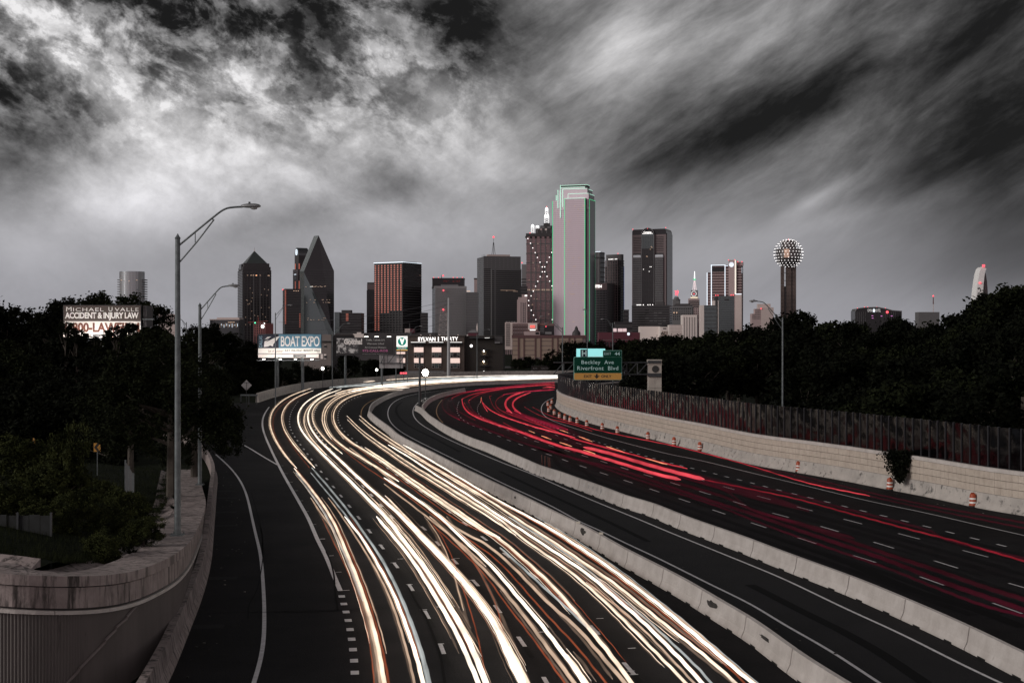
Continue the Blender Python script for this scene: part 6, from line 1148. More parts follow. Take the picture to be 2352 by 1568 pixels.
T = [
('w',.09,'a:575,125 430,165 330,210 250,260 190,310 160,360 150,410 160,470 190,540 240,620 300,710 370,820 440,875','outermost white light streak round the left edge of the bend'),
('o',.05,'a:540,175 430,205 330,240 250,285 200,330 172,380 168,430 190,510 240,600 310,710 400,850 460,910','thin amber streak just inside the outermost white streak of the bend'),
('w',.085,'a:595,145 470,180 380,230 310,280 275,340 265,400 280,460 320,540 390,630 470,730 540,800 610,870','second white streak from the left edge of the bend, same lane'),
('o',.045,'a:470,200 360,255 295,310 270,370 268,430 300,520 370,630 460,750 560,870','thin amber streak beside the second white streak of the outer lane'),
('W',.12,'a:780,125 650,170 560,215 480,270 430,340 415,400 430,470 480,540 560,620 650,710 750,810 850,910 980,1030 1100,1160 1250,1300 1350,1420 1450,1566 b:1600,420 1700,560 1780,690 1860,820 1940,950 2010,1070 2080,1210 2150,1380 2222,1566','broad brilliant white streak along the left side of the second lane'),
('w',.075,'a:760,150 640,205 550,260 490,320 465,390 475,460 530,550 610,640 720,750','short white streak beside the broad streak at the apex of the bend'),
('W',.11,'a:860,130 760,160 650,205 570,260 510,320 500,380 520,450 580,540 650,620 740,700 850,800 950,900 1080,1020 1250,1170 1400,1300 1520,1420 1640,1566 b:1560,140 1700,280 1820,410 1930,530 2030,640 2130,770 2210,880 2290,1000 d:80,1260 170,1440 240,1600','broadest glaring white streak down the middle of the roadway'),
('w',.085,'a:900,160 725,200 640,240 570,290 545,350 550,410 590,480 650,550 740,640 870,740','white streak on the right side of the second lane ending before mid bend'),
('w',.095,'a:1500,105 1200,120 1000,150 850,190 740,250 680,310 655,370 655,420 690,490 740,560 780,610 900,690 1050,780 1250,900 1400,1000','white streak on the left side of the third lane round the bend'),
('w',.08,'a:1500,95 1100,118 900,160 760,215 690,270 660,340 650,400 660,460 700,540 765,600','second white streak in the left of the third lane ending at mid bend'),
('w',.095,'a:1500,120 1250,130 1050,165 900,210 800,260 750,320 740,380 760,440 800,510 850,570 890,600 1050,690 1250,810 1450,960 1650,1100 1850,1230 2050,1370 2250,1500 b:2352,200','white streak on the right side of the third lane round the bend'),
('c',.07,'a:1500,140 1200,145 1000,180 850,230 780,290 750,350 748,420 790,510 880,600','cream streak hugging the right side of the third lane'),
('c',.06,'a:1300,118 1050,135 880,180 770,235 705,295 675,360 672,430','short cream streak among the third lane streaks at the apex'),
('b',.08,'a:580,870 680,980 780,1100 880,1220 980,1350 1060,1460 1120,1566 b:1080,150 1170,280 1250,410 1330,560 1400,700 1450,820 1510,970 1570,1130 1620,1290 1660,1430 1690,1566','bluish white streak on the right of the first lane, near the dashes'),
('b',.06,'a:570,915 650,1010 750,1130 850,1250 950,1380 1050,1540','greenish white streak starting at mid picture in the first lane'),
('w',.09,'a:415,875 500,970 580,1080 680,1200 760,1330 830,1450 b:810,130 880,280 950,430 1010,580 1060,720 1100,850 1150,1000 1190,1150 1220,1300 1245,1450 1262,1566','leftmost strong white streak running off the bottom of the picture'),
('b',.075,'a:430,915 510,1020 600,1150 700,1290 780,1420 b:790,160 860,290 935,450 1000,620 1060,790','cool white streak leading into the leftmost strong white streak'),
('c',.06,'a:570,1150 640,1260 700,1370 b:745,40 820,200 910,380 980,550 1050,740 1110,930 1160,1150 1200,1350 1225,1566','pale cream streak to the left of the leftmost strong white streak'),
('t',.09,'a:600,1200 660,1310 b:690,10 760,170 850,340 930,500 1000,680 1060,850 1100,1000 1135,1150 1160,1300 1180,1450 1192,1566','soft tan band on the outer left of all the streaks at the bottom'),
('o',.035,'b:680,20 750,170 840,345 920,510 990,690 1045,850 1085,1000 1120,1150 1145,1300 1160,1450 1168,1566','thin rust red streak, outermost on the left at the bottom edge'),
('o',.055,'a:460,910 560,1030 650,1150 740,1290 b:770,0 850,130 920,280 990,450 1050,610 1110,770 1160,930 1210,1100 1245,1250 1280,1400 1305,1566','clear orange streak just right of the leftmost strong white streak'),
('c',.05,'a:735,1150 820,1260 900,1370 b:870,0 970,150 1070,310 1160,450 1230,580 1300,720 1360,870 1410,1030 1450,1170 1500,1350 1535,1500 1545,1566','thin cream streak on the left of the second lamp pair at the bottom'),
('W',.075,'b:890,0 1020,150 1130,320 1220,480 1300,620 1370,760 1430,920 1490,1080 1540,1230 1590,1380 1630,1566','brilliant white streak of the second lamp pair at the bottom'),
('t',.07,'b:880,30 1000,190 1100,360 1180,510 1260,680 1330,840 1380,1000 1430,1160 1480,1340 1520,1500','soft tan band between the cream and white streaks of the second pair'),
('o',.035,'b:940,0 1060,190 1190,380 1290,560 1380,740 1450,900 1510,1060 1560,1200 1590,1330','thin orange streak between the white and bluish streaks of the second pair'),
('b',.05,'b:1090,180 1200,340 1290,500 1370,660 1430,790 1490,950 1550,1110 1600,1270 1640,1420 1665,1566','narrow bluish streak beside the bluish white streak at the bottom'),
('W',.095,'b:1190,0 1330,165 1440,290 1530,410 1620,550 1700,680 1780,810 1850,930 1930,1070 2000,1210 2070,1380 2130,1510 2150,1566','white streak on the left edge of the second lane at the bottom'),
('t',.06,'b:1230,80 1350,220 1460,370 1560,530 1650,680','tan shadow streak left of the second lane streak'),
('w',.02,'a:1060,1065 1180,1190 1300,1330 1400,1460 b:1420,130 1560,310 1650,450 1740,600 1840,740 1920,880 2000,1010 2070,1120 2120,1200 2180,1320','hair thin wavy white streak right of the second lane streaks'),
('W',.10,'b:1430,0 1580,150 1720,290 1840,420 1950,545 2050,660 2150,790 2230,900 2310,1020 d:60,1290 140,1450 200,1566','glaring white band twin of the broadest streak'),
('w',.09,'b:1900,480 2040,640 2150,770 2240,900 2320,1020 d:60,1180 150,1340 230,1500 260,1566','white streak widening the right side of the broadest band'),
('w',.06,'a:1270,1130 1400,1260 1550,1420 1680,1560 b:1800,360 1930,500','short white streak right of the broadest band at mid height'),
('t',.085,'b:1640,0 1700,90 1770,220 1830,330 1900,480 1940,620 1990,800 2040,980 2090,1150 2150,1350 2200,1520','tan beam crossing the broad white band from upper left'),
('o',.035,'b:1700,40 1780,140 1850,260 1910,400 1960,540 2010,700 2070,870 2110,1010 2150,1150 2180,1320 2220,1500 2230,1566','orange streak crossing the broad white band beside the tan beam'),
('c',.035,'b:1660,20 1740,120 1810,250 1870,380 1920,540 1960,700 2010,880','thin cream streak within the tan crossing beam'),
('t',.08,'b:1850,0 1950,120 2040,280 2130,450 2220,620 2300,790 d:0,900 60,1040 120,1180 180,1320 230,1450 270,1566','second tan beam crossing toward the bottom right of the broad band'),
('o',.035,'b:1990,240 2110,440 2200,590 2280,740 2340,880 d:20,1080 60,1180 90,1260','orange streak along the second tan crossing beam'),
('c',.075,'b:1690,0 1800,90 1900,190 2000,300 2100,390 2200,490 d:0,650 100,780 220,920 330,1070 430,1210 530,1340 620,1450 700,1566','cream streak leaving the bottom edge left of the long orange streak'),
('o',.042,'b:1720,80 1850,200 1980,310 2100,430 2250,590 d:0,745 100,880 200,1000 300,1130 400,1270 500,1410 580,1520 610,1566','long orange streak reaching the bottom edge at centre'),
('t',.05,'d:0,690 100,830 200,960 300,1090 400,1230 500,1370 580,1480 640,1566','tan streak between the long orange and the cream streak'),
('W',.085,'a:1260,965 1450,1080 1600,1190 1750,1300 1900,1430 b:1800,50 1950,170 2100,300 2250,440 d:0,550 120,700 250,850 380,1000 480,1130 580,1270 660,1360 740,1480 790,1566','brilliant white streak down the third lane to the bottom edge'),
('c',.06,'a:1260,1020 1400,1130 1550,1240 1700,1360 1850,1480 b:1780,80 1920,200 2070,330 2220,470','cream streak just left of the brilliant third lane streak'),
('w',.10,'d:590,1270 660,1340 740,1460 810,1566','short bright flare at the end of the brilliant third lane streak'),
('c',.075,'a:935,680 1100,800 1300,960 1450,1090 1650,1230 1850,1370 2050,1520 d:-200,200 0,360 120,470 250,600 400,760 550,900 700,1010 830,1160 950,1300 1060,1430 1180,1566','long cream streak right of the third lane dashes'),
('t',.06,'d:0,300 150,450 300,610 440,770 560,930 700,1060 800,1180 900,1310 1000,1440 1060,1530','tan band left of the long cream streak at the bottom'),
('o',.045,'a:760,600 900,720 1050,840 1250,970 1450,1110 1700,1300 2000,1510 d:-120,330 0,430 130,570 260,720 400,880 530,1020 640,1130 750,1250 850,1380 930,1480 1000,1566','longest orange streak from mid bend to the bottom edge'),
('o',.04,'a:890,600 1050,710 1200,830 1450,1010 1700,1190 2000,1400 d:-100,160 0,240 150,370 300,500 450,650 600,820 750,950 870,1090 1000,1240 1080,1340','orange streak under the white streak of the third lane right side'),
('w',.085,'a:1080,680 1250,790 1450,930 1600,1030 1800,1170 2000,1300 2200,1450 d:0,205 150,340 300,470 450,605 600,765 700,885 800,1005 900,1125 1000,1245 1100,1375 1180,1485 1240,1566','white streak beginning at mid bend down to the bottom right of centre'),
('b',.06,'d:0,290 150,425 300,560 450,700 600,830 720,940 850,1070','bluish white streak in the middle right of the third lane'),
('t',.085,'d:250,410 400,540 550,690 700,850 820,1000 950,1160 1060,1300','soft tan band beside the white streak right of the dashes'),
('w',.06,'a:910,380 1000,480 1100,560 1300,690 1500,830 1700,950 1900,1070 2100,1200 2352,1350 d:150,160 300,270 450,370 600,470 750,590 900,720 1050,860 1200,1010 1350,1160 1500,1310 1620,1430 1750,1566','white streak on the left side of the fourth lane'),
('w',.055,'a:915,415 1000,510 1100,590 1250,690 1400,800 1600,930 1800,1050 2000,1180 2200,1300 d:0,75 150,175','lower twin of the white streak on the left side of the fourth lane'),
('W',.075,'a:1300,655 1500,770 1750,940 1950,1060 2150,1190 d:0,0 150,90 330,210 480,310 620,400 800,520 950,640 1100,780 1250,900 1400,1040 1550,1190 1700,1340 1850,1500 1900,1566','broad white streak down the middle of the fourth lane'),
('c',.045,'d:810,615 950,720 1100,850 1250,970 1400,1110 1550,1270 1700,1430 1830,1566','cream streak that starts halfway beside the fourth lane streak'),
('b',.05,'d:80,0 250,110 420,210 600,330 780,460 930,590 1100,740 1280,880 1450,1030 1600,1170 1780,1340 1950,1510 1990,1566','bluish streak right of the broad fourth lane streak'),
('o',.045,'d:900,560 1050,700 1200,840 1350,980 1500,1130 1650,1280 1800,1430 1900,1540','soft orange streak between the fourth lane streaks'),
('w',.065,'a:1030,380 1100,450 1200,520 1350,620 1500,720 1700,850 1900,960 2100,1080 2352,1240 d:130,0 300,110 480,220 640,330 800,440 950,540 1100,640 1250,770 1400,890 1550,1010 1700,1130 1850,1240 2000,1370 2130,1480 2220,1566','cream white streak on the right side of the fourth lane'),
('w',.055,'a:1025,410 1100,490 1250,590 1400,690 1600,800 1800,920 2000,1040 2200,1150 2352,1235','lower twin of the streak on the right side of the fourth lane'),
('t',.06,'d:500,250 700,390 900,530 1100,680 1300,850 1500,1010 1700,1170 1900,1330 2100,1490 2200,1566','wide tan band between the last two white streaks'),
('o',.042,'a:1930,965 2100,1060 2352,1190 d:230,0 400,90 550,190 700,290 850,390 1000,490 1150,610 1300,720 1450,840 1600,960 1750,1080 1900,1200 2050,1330 2200,1460 2300,1560','orange streak next to the barrier side white streaks'),
('W',.07,'a:1440,655 1600,740 1800,860 2000,980 2150,1070 2352,1190 d:270,0 420,80 600,190 780,310 950,420 1100,530 1260,650 1420,770 1560,880 1700,1000 1850,1120 2000,1250 2150,1380 2300,1500 2352,1545','bright white streak nearest the median barrier'),
('c',.05,'d:420,55 600,165 780,280 950,390 1100,500 1260,620 1420,745 1560,855 1700,965 1850,1085 2000,1220 2150,1355 2352,1525','cream streak doubling the bright streak by the median barrier'),
('b',.018,'d:330,0 500,90 650,180 800,270 950,380 1100,480 1250,590 1400,710 1560,840 1680,930 1820,1050 2000,1200 2150,1330 2352,1500','hair thin bluish streak closest of all to the median barrier'),
]
for c, r, s_, l in T: trail(c, r, s_, l, ext=10 if ('1566' in s_.split()[-1] or '1545' in s_ or '1560' in s_[-10:] or '1525' in s_[-10:] or '1500' == s_[-4:]) else 0)
FB = [('b',.09,'h:2120,742 1600,747 1000,767 600,782 0,832 g:1700,822 1400,847 1080,880'),('b',.09,'h:2120,750 1500,757 1000,777 500,802 0,852 g:1700,845 1400,860 1165,882'),('w',.06,'h:2120,736 1500,739 900,752 400,772 0,802 g:1700,806 1480,815'),
      ('W',.10,'h:2120,758 1500,768 1000,788 500,818 0,862 g:1700,870 1500,895 1300,930'),('w',.09,'h:2120,765 1600,777 1000,802 500,842 0,885 g:1700,880 1500,900'),('w',.09,'h:2120,772 1500,785 1000,806 500,836 0,868 g:1800,858 1500,880 1300,905 1150,950'),
      ('c',.08,'h:1800,785 1200,805 700,840 300,880 40,920'),('c',.07,'h:2120,754 1500,763 1000,783 500,811 0,856'),('w',.07,'h:2120,768 1600,781 1000,800 500,828 100,860')]
for c, r, s_ in FB: trail(c, r*1.5, s_, 'one of the merged white light streaks on the far straight before the bend', step=4, ext0=160)
TRL = [
('p',.09,'r:900,105 700,112 500,135 350,150 250,170 175,190 135,220 124,262 150,308 215,355 310,400','outermost crimson streak round the left of the far bend'),
('r',.08,'r:1160,85 900,100 700,112 500,135 350,155 275,182 240,206','bright red streak above the outermost loop of the far bend'),
('p',.06,'r:240,204 228,240 235,280 280,315 350,355 450,402','dim red loop second from the left in the far bend'),
('r',.12,'r:1160,72 900,100 700,120 520,150 400,175 330,215','red streak arriving at the second lane of the far bend'),
('R',.12,'r:330,215 318,260 340,300 400,350 500,395 620,435 740,475 860,510 980,560 1100,600 1200,635 1300,663','strong coral loop, the longest in the middle of the bend'),
('r',.07,'r:350,245 360,290 420,345 520,388 640,432','coral streak close inside the strong coral loop'),
('r',.10,'r:700,125 540,150 440,185 390,228','pinkish streak above the inner coral loops'),
('p',.09,'r:390,235 385,275 410,320 470,360 560,397 650,432 780,480','faint pink inner loop of the second lane'),
('y',.06,'r:506,197 498,222 497,248','white hot top of the hooked red streak in mid bend'),
('R',.09,'r:500,205 499,250 520,290 560,327','hooked red streak under the white hot spot'),
('R',.09,'r:520,250 540,290 590,325 660,355 750,390 850,420 950,455 1080,490 1200,520 1344,560 q:130,183 270,226','bright red streak running out of the hook'),
('r',.07,'r:580,200 575,240 600,280 650,330 700,365 760,390','short red streak crossing right of the hooked one'),
('r',.05,'r:597,182 575,192','tiny red dash above the crossing streak'),
('r',.08,'r:740,165 650,190 605,225 600,265 640,300 720,340 830,375 950,420 1080,465 1200,510','red streak sweeping through the third lane of the bend'),
('R',.20,'r:890,150 800,170 730,205 690,250 710,300 780,340','broad bright pink band, left one of the right lane pair'),
('p',.26,'r:730,320 800,350 880,375 980,405 1100,445 1200,480','fading tail of the left broad pink band'),
('R',.16,'r:945,155 860,185 780,220 755,260 790,310 860,345','broad bright pink band, right one of the right lane pair'),
('p',.20,'r:800,320 860,350 960,385 1060,420 1160,450 1280,490','fading tail of the right broad pink band'),
('r',.05,'r:890,283 960,330 1050,370 1130,395 1240,420 1344,445 q:250,145 400,185','thin red streak starting just left of the white edge line'),
('r',.05,'r:965,285 1010,320 1090,350 1180,385 1260,405 1344,430 q:250,135 400,170 600,215 900,275 1200,350 1344,390 e:500,925 1030,1035','long thin red streak crossing the edge line toward the drums'),
('r',.07,'r:700,425 760,460 850,500 960,540','short red streak joining the coral loop from above'),
('R',.17,'q:350,280 500,315 700,375 900,430 1070,472','thick bright coral streak, upper one of the wide pair'),
('R',.15,'q:240,280 400,325 600,385 780,440 930,473','thick bright coral streak, lower one of the wide pair'),
('r',.09,'q:0,192 120,240 240,280','coral streak leading into the lower thick streak'),
('r',.075,'q:270,225 400,260 550,300 700,340 830,375 970,408','orange red streak above the thick coral pair'),
('r',.06,'q:0,100 150,172 300,232 480,285 620,318','thin red streak above the yellow flashes'),
('y',.075,'q:22,182 40,189 58,196','shortest pale yellow flash, farthest left of the flashes'),
('y',.075,'q:98,213 127,223 157,234','second pale yellow flash in the lower row'),
('y',.075,'q:207,252 243,263 280,275','third pale yellow flash in the lower row'),
('y',.07,'q:348,297 384,308 420,320','fourth pale yellow flash, just under the thick coral streak'),
('y',.065,'q:205,176 231,185 258,194','first pale yellow flash in the upper row'),
('y',.075,'q:322,217 362,231 402,247','second pale yellow flash in the upper row'),
('y',.075,'q:485,276 540,294 595,312','third and longest pale yellow flash in the upper row'),
('y',.05,'q:720,347 785,366 850,384','pale yellow core inside the orange red streak'),
('m',.06,'q:1070,475 1200,500 1344,530 e:0,975 400,1060 800,1170 1100,1250 1400,1330 1800,1430 k:1400,255 1900,390 2352,520','long dim red streak across the right lanes to the picture edge'),
('d',.13,'r:300,395 450,455 600,505 800,580 1000,645 1344,745 q:300,325 600,425 900,530 1200,630 k:0,110 400,250 800,385 1200,520 1600,680 2000,820 2352,940','wide dim crimson band along the left lane'),
('d',.08,'q:0,260 300,350 600,450 900,550 1200,650 k:0,160 400,310 800,450 1200,590 1600,750 2000,900 2352,990','dim crimson band below the wide crimson band'),
('f',.12,'q:600,390 900,490 1200,580 k:0,75 400,200 800,330 1200,470 1600,600 2000,740 2352,850','faint purple red band in the middle lanes'),
('f',.10,'q:900,450 1200,540 e:0,1150 400,1260 900,1400','faint purple red band between the lane dashes'),
('f',.09,'e:0,945 400,1030 800,1140 1200,1240 1600,1350 k:1600,310 2000,420 2352,500','faint purple band above the long dim red streak'),
('f',.07,'e:0,780 500,880 1000,1000 1500,1110 2000,1200 2352,1265','faint red streak between the edge line and the drums, upper'),
('f',.06,'e:0,800 500,905 1000,1030 1500,1140 2000,1240 2352,1310','faint red streak between the edge line and the drums, lower'),
('r',.10,'r:1165,88 1120,92 1085,96','short bright red dash at the wall corner, upper'),('R',.12,'r:1165,102 1110,107 1055,113','short bright red dash at the wall corner, middle'),('r',.09,'r:1165,114 1135,117 1110,120','short bright red dash at the wall corner, lower'),
('p',.16,'r:1160,130 1000,140 850,150 700,175','dim red band of the middle lanes beyond the bend'),
('p',.18,'r:1160,62 1000,75 800,95 600,120 450,133','dim red band of the left lanes beyond the bend'),
]
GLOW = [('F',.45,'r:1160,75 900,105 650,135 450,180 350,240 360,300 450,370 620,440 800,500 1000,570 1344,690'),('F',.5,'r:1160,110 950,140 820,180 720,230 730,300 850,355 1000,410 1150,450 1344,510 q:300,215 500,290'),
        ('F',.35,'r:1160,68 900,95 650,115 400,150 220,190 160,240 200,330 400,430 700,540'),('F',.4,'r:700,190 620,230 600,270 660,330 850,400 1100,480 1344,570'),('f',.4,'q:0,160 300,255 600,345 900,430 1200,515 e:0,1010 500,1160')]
for i_, (c, r, s_) in enumerate(GLOW): trail(c, r, s_, 'broad painted crimson glow of many tail lamps, '+('along the second lane of the far bend','along the right lanes of the far bend','along the inner left of the far bend','through the middle of the far bend','under the thick bright coral pair')[i_], TR, z=.8, tp=16)  # soft red glow over the road, added as wide faint emissive tubes
for c, r, s_, l in TRL: trail(c, r, s_, l, TR, z=.8, step=5, ext=12 if ('2352' in s_.split()[-1] and c in 'mdf') else 0)
# ================================================================== street lamps
lamp_glass = mat('lamp_lens', (.35,.36,.36), .3)
def street_lamp(base, topz, dxh, dzh, label, m=galv, two=False, r=.12, cat='street lamp'):
    t = empty('street_lamp', base, label=label, cat=cat, group='cobra head street lamps')
    h = topz-base[2]; sgn = 1 if dxh > 0 else -1
    mb = MB(); mb.cyl((0,0,.05),(0,0,h),r,r*.72,14); mb.lathe([(r*.8,h-.02),(r*.9,h+.02),(r*.35,h+.14),(.02,h+.22)],12); mb.build('pole', m, t)
    mb = MB(); mb.box(-r*1.9,r*1.9,-r*1.9,r*1.9,0,.05)
    for a in (-1,1):
        for b in (-1,1): mb.cyl((a*r*1.5,b*r*1.5,.05),(a*r*1.5,b*r*1.5,.14),.025,n=6)
    mb.build('base_plate', m, t)
    def arm(y, dx, dz):
        mb = MB(); P = [(.0,0,h-.35),(dx*.54,y*.5,h+dz*.66),(dx*.72,y*.8,h+dz*.92),(dx*.86,y,h+dz*.985),(dx,y,h+dz)]; Q = []
        for i in range(len(P)-1):
            A,B,C_,D_ = P[max(i-1,0)],P[i],P[i+1],P[min(i+2,len(P)-1)]
            for j in range(5):
                u = j/5; Q.append(tuple(.5*(2*B[k]+(-A[k]+C_[k])*u+(2*A[k]-5*B[k]+4*C_[k]-D_[k])*u*u+(-A[k]+3*B[k]-3*C_[k]+D_[k])*u**3) for k in range(3)))
        Q.append(P[-1]); mb.tube(Q, .045, 8)
        mb.tube([(0,0,h-1.15),(dx*.3,y*.3,h-1.15+(dz*.6+1.0)*.55),(dx*.56,y*.5,h+dz*.60)], .035, 8)
        mb.cyl((dx*.27,y*.25,h-.35+(dz*.66+.35)*.5),(dx*.27,y*.27,h-1.15+(dz*.6+1.0)*.49),.025,n=6); mb.cyl((dx*.54,y*.5,h+dz*.66),(dx*.54,y*.5,h+dz*.57),.03,n=6)
        mb.build('arm', m, t)
        mb = MB(); sx = sgn; n = 10; pr = [(-.08,.05,.06),(.05,.13,.10),(.25,.19,.13),(.55,.20,.13),(.72,.15,.10),(.80,.05,.04)]; base_ = 0
        for i, (x, wy, hz) in enumerate(pr):
            for j in range(n):
                a = 2*math.pi*j/n; mb.v.append((dx+sx*x, y+wy*math.cos(a), h+dz+.02+hz*(math.sin(a) if math.sin(a) > 0 else .55*math.sin(a))))
        for i in range(len(pr)-1):
            for j in range(n): a = i*n+j; b = i*n+(j+1)%n; mb.f.append((a,b,b+n,a+n))
        mb.f.append(tuple(range(n))[::-1]); mb.f.append(tuple((len(pr)-1)*n+j for j in range(n)))
        hd = mb.build('lamp_head', mat('lamp_housing', (.22,.23,.24), .5, metal=.3), t, smooth=True)
        mb = MB(); mb.lathe([(.02,-.13),(.13,-.11),(.16,-.05)], 12, (dx+sx*.5, y, h+dz)); mb.build('lens', lamp_glass, hd)
        mb = MB(); mb.cyl((dx+sx*.3,y,h+dz+.14),(dx+sx*.3,y,h+dz+.22),.05,n=8); mb.build('photocell', darksteel, hd)
    arm(0, dxh, dzh)
    if two: arm(1.2, dxh*.75, dzh*.4)
    return t
def lampat(xb, yb, D, ytop, xh, yh, label, **k):
    p = at(xb, yb, D); tz = at(xb, ytop, D)[2]; hh = at(xh, yh, D)
    b = (p[0], p[1], 0 if k.pop('g', True) else p[2]); return street_lamp(b, tz, hh[0]-b[0]-(.75 if hh[0] > b[0] else -.75), hh[2]-tz, label, **k)
lampat(408,1229,63.4,548,596,475,'tall grey cobra head street lamp standing on the wall ledge, nearest one', g=False, r=.15)
lampat(459,1113,104.5,702,549,657,'second street lamp standing farther along the wall ledge behind the nearest', g=False, r=.15)
lampat(632.5,890,262,720,671,701,'thin street lamp behind the left end of the outer barrier by the boat sign')
lampat(763.3,868,345,763,805,743,'thin street lamp between the boat billboard and the dark billboard', r=.14)
lampat(935.5,860,400,768,970,749,'faint street lamp right of the round green logo sign', r=.13)
lampat(1095.7,857,440,768,1126,757,'thin dark lamp post in front of the dark end of the brown building', r=.13)
lampat(1292,857,330,753,1240,727,'double armed street lamp in front of the tan panelled building', two=True, r=.15)
lampat(1349,857,300,714,1338,711,'street lamp with a lit head in front of the green outlined tower', r=.1)
lampat(1407.5,880,300,743,1380,733,'street lamp whose tan pole rises behind the green exit sign', r=.13)
lampat(1797.7,940,150,733,1722,692,'street lamp behind the metal fence with its arm reaching left over the trees', r=.12)
lampat(428,740,230,742,401,733,'small pale street lamp head peeping over the dark trees by the nearest pole', r=.1)
# thick monopole
p = at(1030.5, 858, 470); t = empty('steel_monopole', (p[0],p[1],0), label='thick pale steel utility pole in front of the lit brown building', cat='utility pole')
mb = MB(); mb.cyl((0,0,0),(0,0,at(0,684,470)[2]),.62,.32,16); mb.build('pole', mat('pale_steel', (.32,.33,.34), .5, metal=.3), t)
mb = MB(); mb.cyl((-1.5,0,at(0,700,470)[2]),(1.5,0,at(0,700,470)[2]+.4),.08,n=6); mb.build('crossarm', galv, t)
wire = mat('cable', (.04,.04,.045), .6)
for i, (x0,y0,x1,y1,sag) in enumerate(((690,762,1030,700,9),(700,775,1030,716,9),(760,790,1030,735,10),(640,740,1030,690,12))):
    P = [at(x0+(x1-x0)*u, y0+(y1-y0)*u+sag*4*u*(1-u), 560-90*u) for u in [k/16 for k in range(17)]]
    mb = MB(); mb.tube(P, .05, 5); tag(mb.build('power_cable', wire), 'thin power cable sagging leftward from the thick steel pole', 'cable', 'power cables to the steel pole')
# ================================================================== exit sign gantry
D = 185; col = mat('sign_column_concrete', (.42,.39,.35), .85, col2=(.34,.31,.28), nscale=1, bump=.1)
p = at(1503, 0, D); zt_ = at(0,825.6,D)[2]
t = empty('sign_gantry', (p[0],D,0), label='cantilever sign gantry with pale square column behind the metal fence', cat='sign gantry')
w = 30.2/F*D/2
for k in range(3):
    z0, z1 = k*zt_*.31, (k+1)*zt_*.31-.03
    for s2 in (-1, 0): bx('column_block', col, t, s2*w+.01, s2*w+w-.01, -w, w, z0, z1)
bx('column_head', col, t, -w-.04, w+.04, -w-.04, w+.04, zt_*.93-.0, zt_); bx('column_shaft', col, t, -w, w, -w, w, 3*zt_*.31, zt_*.925)
mb = MB(); mb.cyl((.05,-w-.06,at(0,847,D)[2]),(.05,-w+.02,at(0,847,D)[2]),.85*16/30,n=24); mb.build('round_recess', mat('recess_dark',(.03,.03,.03),.8), t)
bx('bracket', darksteel, t, -w-.1, w-.1, -w-.2, -w-.02, at(0,832,D)[2]-.1, at(0,832,D)[2]+.25); bx('bracket', darksteel, t, -w-.1, w-.1, -w-.2, -w-.02, at(0,860,D)[2]-.25, at(0,860,D)[2]+.2)
zu, zl = at(0,832.4,D)[2], at(0,859.5,D)[2]; xl = at(1271,0,D)[0]-p[0]; mb = MB()
for y in (-.45,.45):
    mb.cyl((xl,y,zu),(-w,y,zu),.08,n=6); mb.cyl((xl,y,zl),(-w,y,zl),.08,n=6)
    n = 9
    for i in range(n):
        a, b = xl+(-w-xl)*i/n, xl+(-w-xl)*(i+1)/n; mb.cyl((a,y,zl),(b,y,zu),.045,n=5); mb.cyl((b,y,zl),(b,y,zu),.045,n=5)
mb.build('truss', darksteel, t)
green = mat('sign_green', (.003,.042,.026), .6, spec=.08); navy = mat('sign_navy', (.012,.016,.03), .6, spec=.08); amber = mat('sign_amber', (.50,.27,.06), .5); tw = mat('sign_white_legend', (.42,.66,.66), .5); tk = mat('sign_black_legend', (.012,.010,.008), .5); border = mat('sign_border', (.22,.50,.44), .5)
def panel_rr(name, m, parent, x0,x1,z0,z1,r,y0,y1):
    mb = MB(); mb.prism(rrect(x0,x1,z0,z1,r), y0, y1); return mb.build(name, m, parent)
def sx_(x): return at(x,0,D)[0]-p[0]
def sz_(y): return at(0,y,D)[2]
SG = lambda x: sx_(1234.6+x/5.12); SZ = lambda y: sz_(746.5+y/5.12)
sg = empty('exit_sign', (p[0],D-1.0,0), label='green motorway sign with amber exit only strip for Beckley Ave and Riverfront Blvd', cat='road sign')
panel_rr('sign_border', border, sg, SG(421),SG(986),SZ(643),SZ(371),.22,-.05,.02); panel_rr('sign_panel', green, sg, SG(426),SG(981),SZ(560),SZ(376),.16,-.09,.03); panel_rr('exit_only_panel', amber, sg, SG(427),SG(980),SZ(639),SZ(562),.14,-.088,.03)
panel_rr('exit_number_tab', border, sg, SG(762),SG(985),SZ(372),SZ(296),.08,-.05,.02); panel_rr('exit_number_panel', green, sg, SG(766),SG(981),SZ(374),SZ(300),.06,-.08,.02)
panel_rr('hospital_tab', border, sg, SG(499),SG(587),SZ(373),SZ(284),.04,-.05,.02); panel_rr('hospital_panel', navy, sg, SG(503),SG(583),SZ(371),SZ(288),.03,-.08,.02)
for s_, m, x0,x1,y0,y1 in TXT_SIGN: put('lettering', s_, sg, SG(x0),SG(x1),SZ(y1),SZ(y0),-.095)
mb = MB(); c = (SG(691)); mb.prism([(c-.38,SZ(590)),(c-.11,SZ(594)),(c-.11,SZ(572)),(c+.11,SZ(572)),(c+.11,SZ(594)),(c+.38,SZ(590)),(c,SZ(627))], -.095,-.085); mb.build('down_arrow', tk, sg)
sp = at(1407,870,D); 
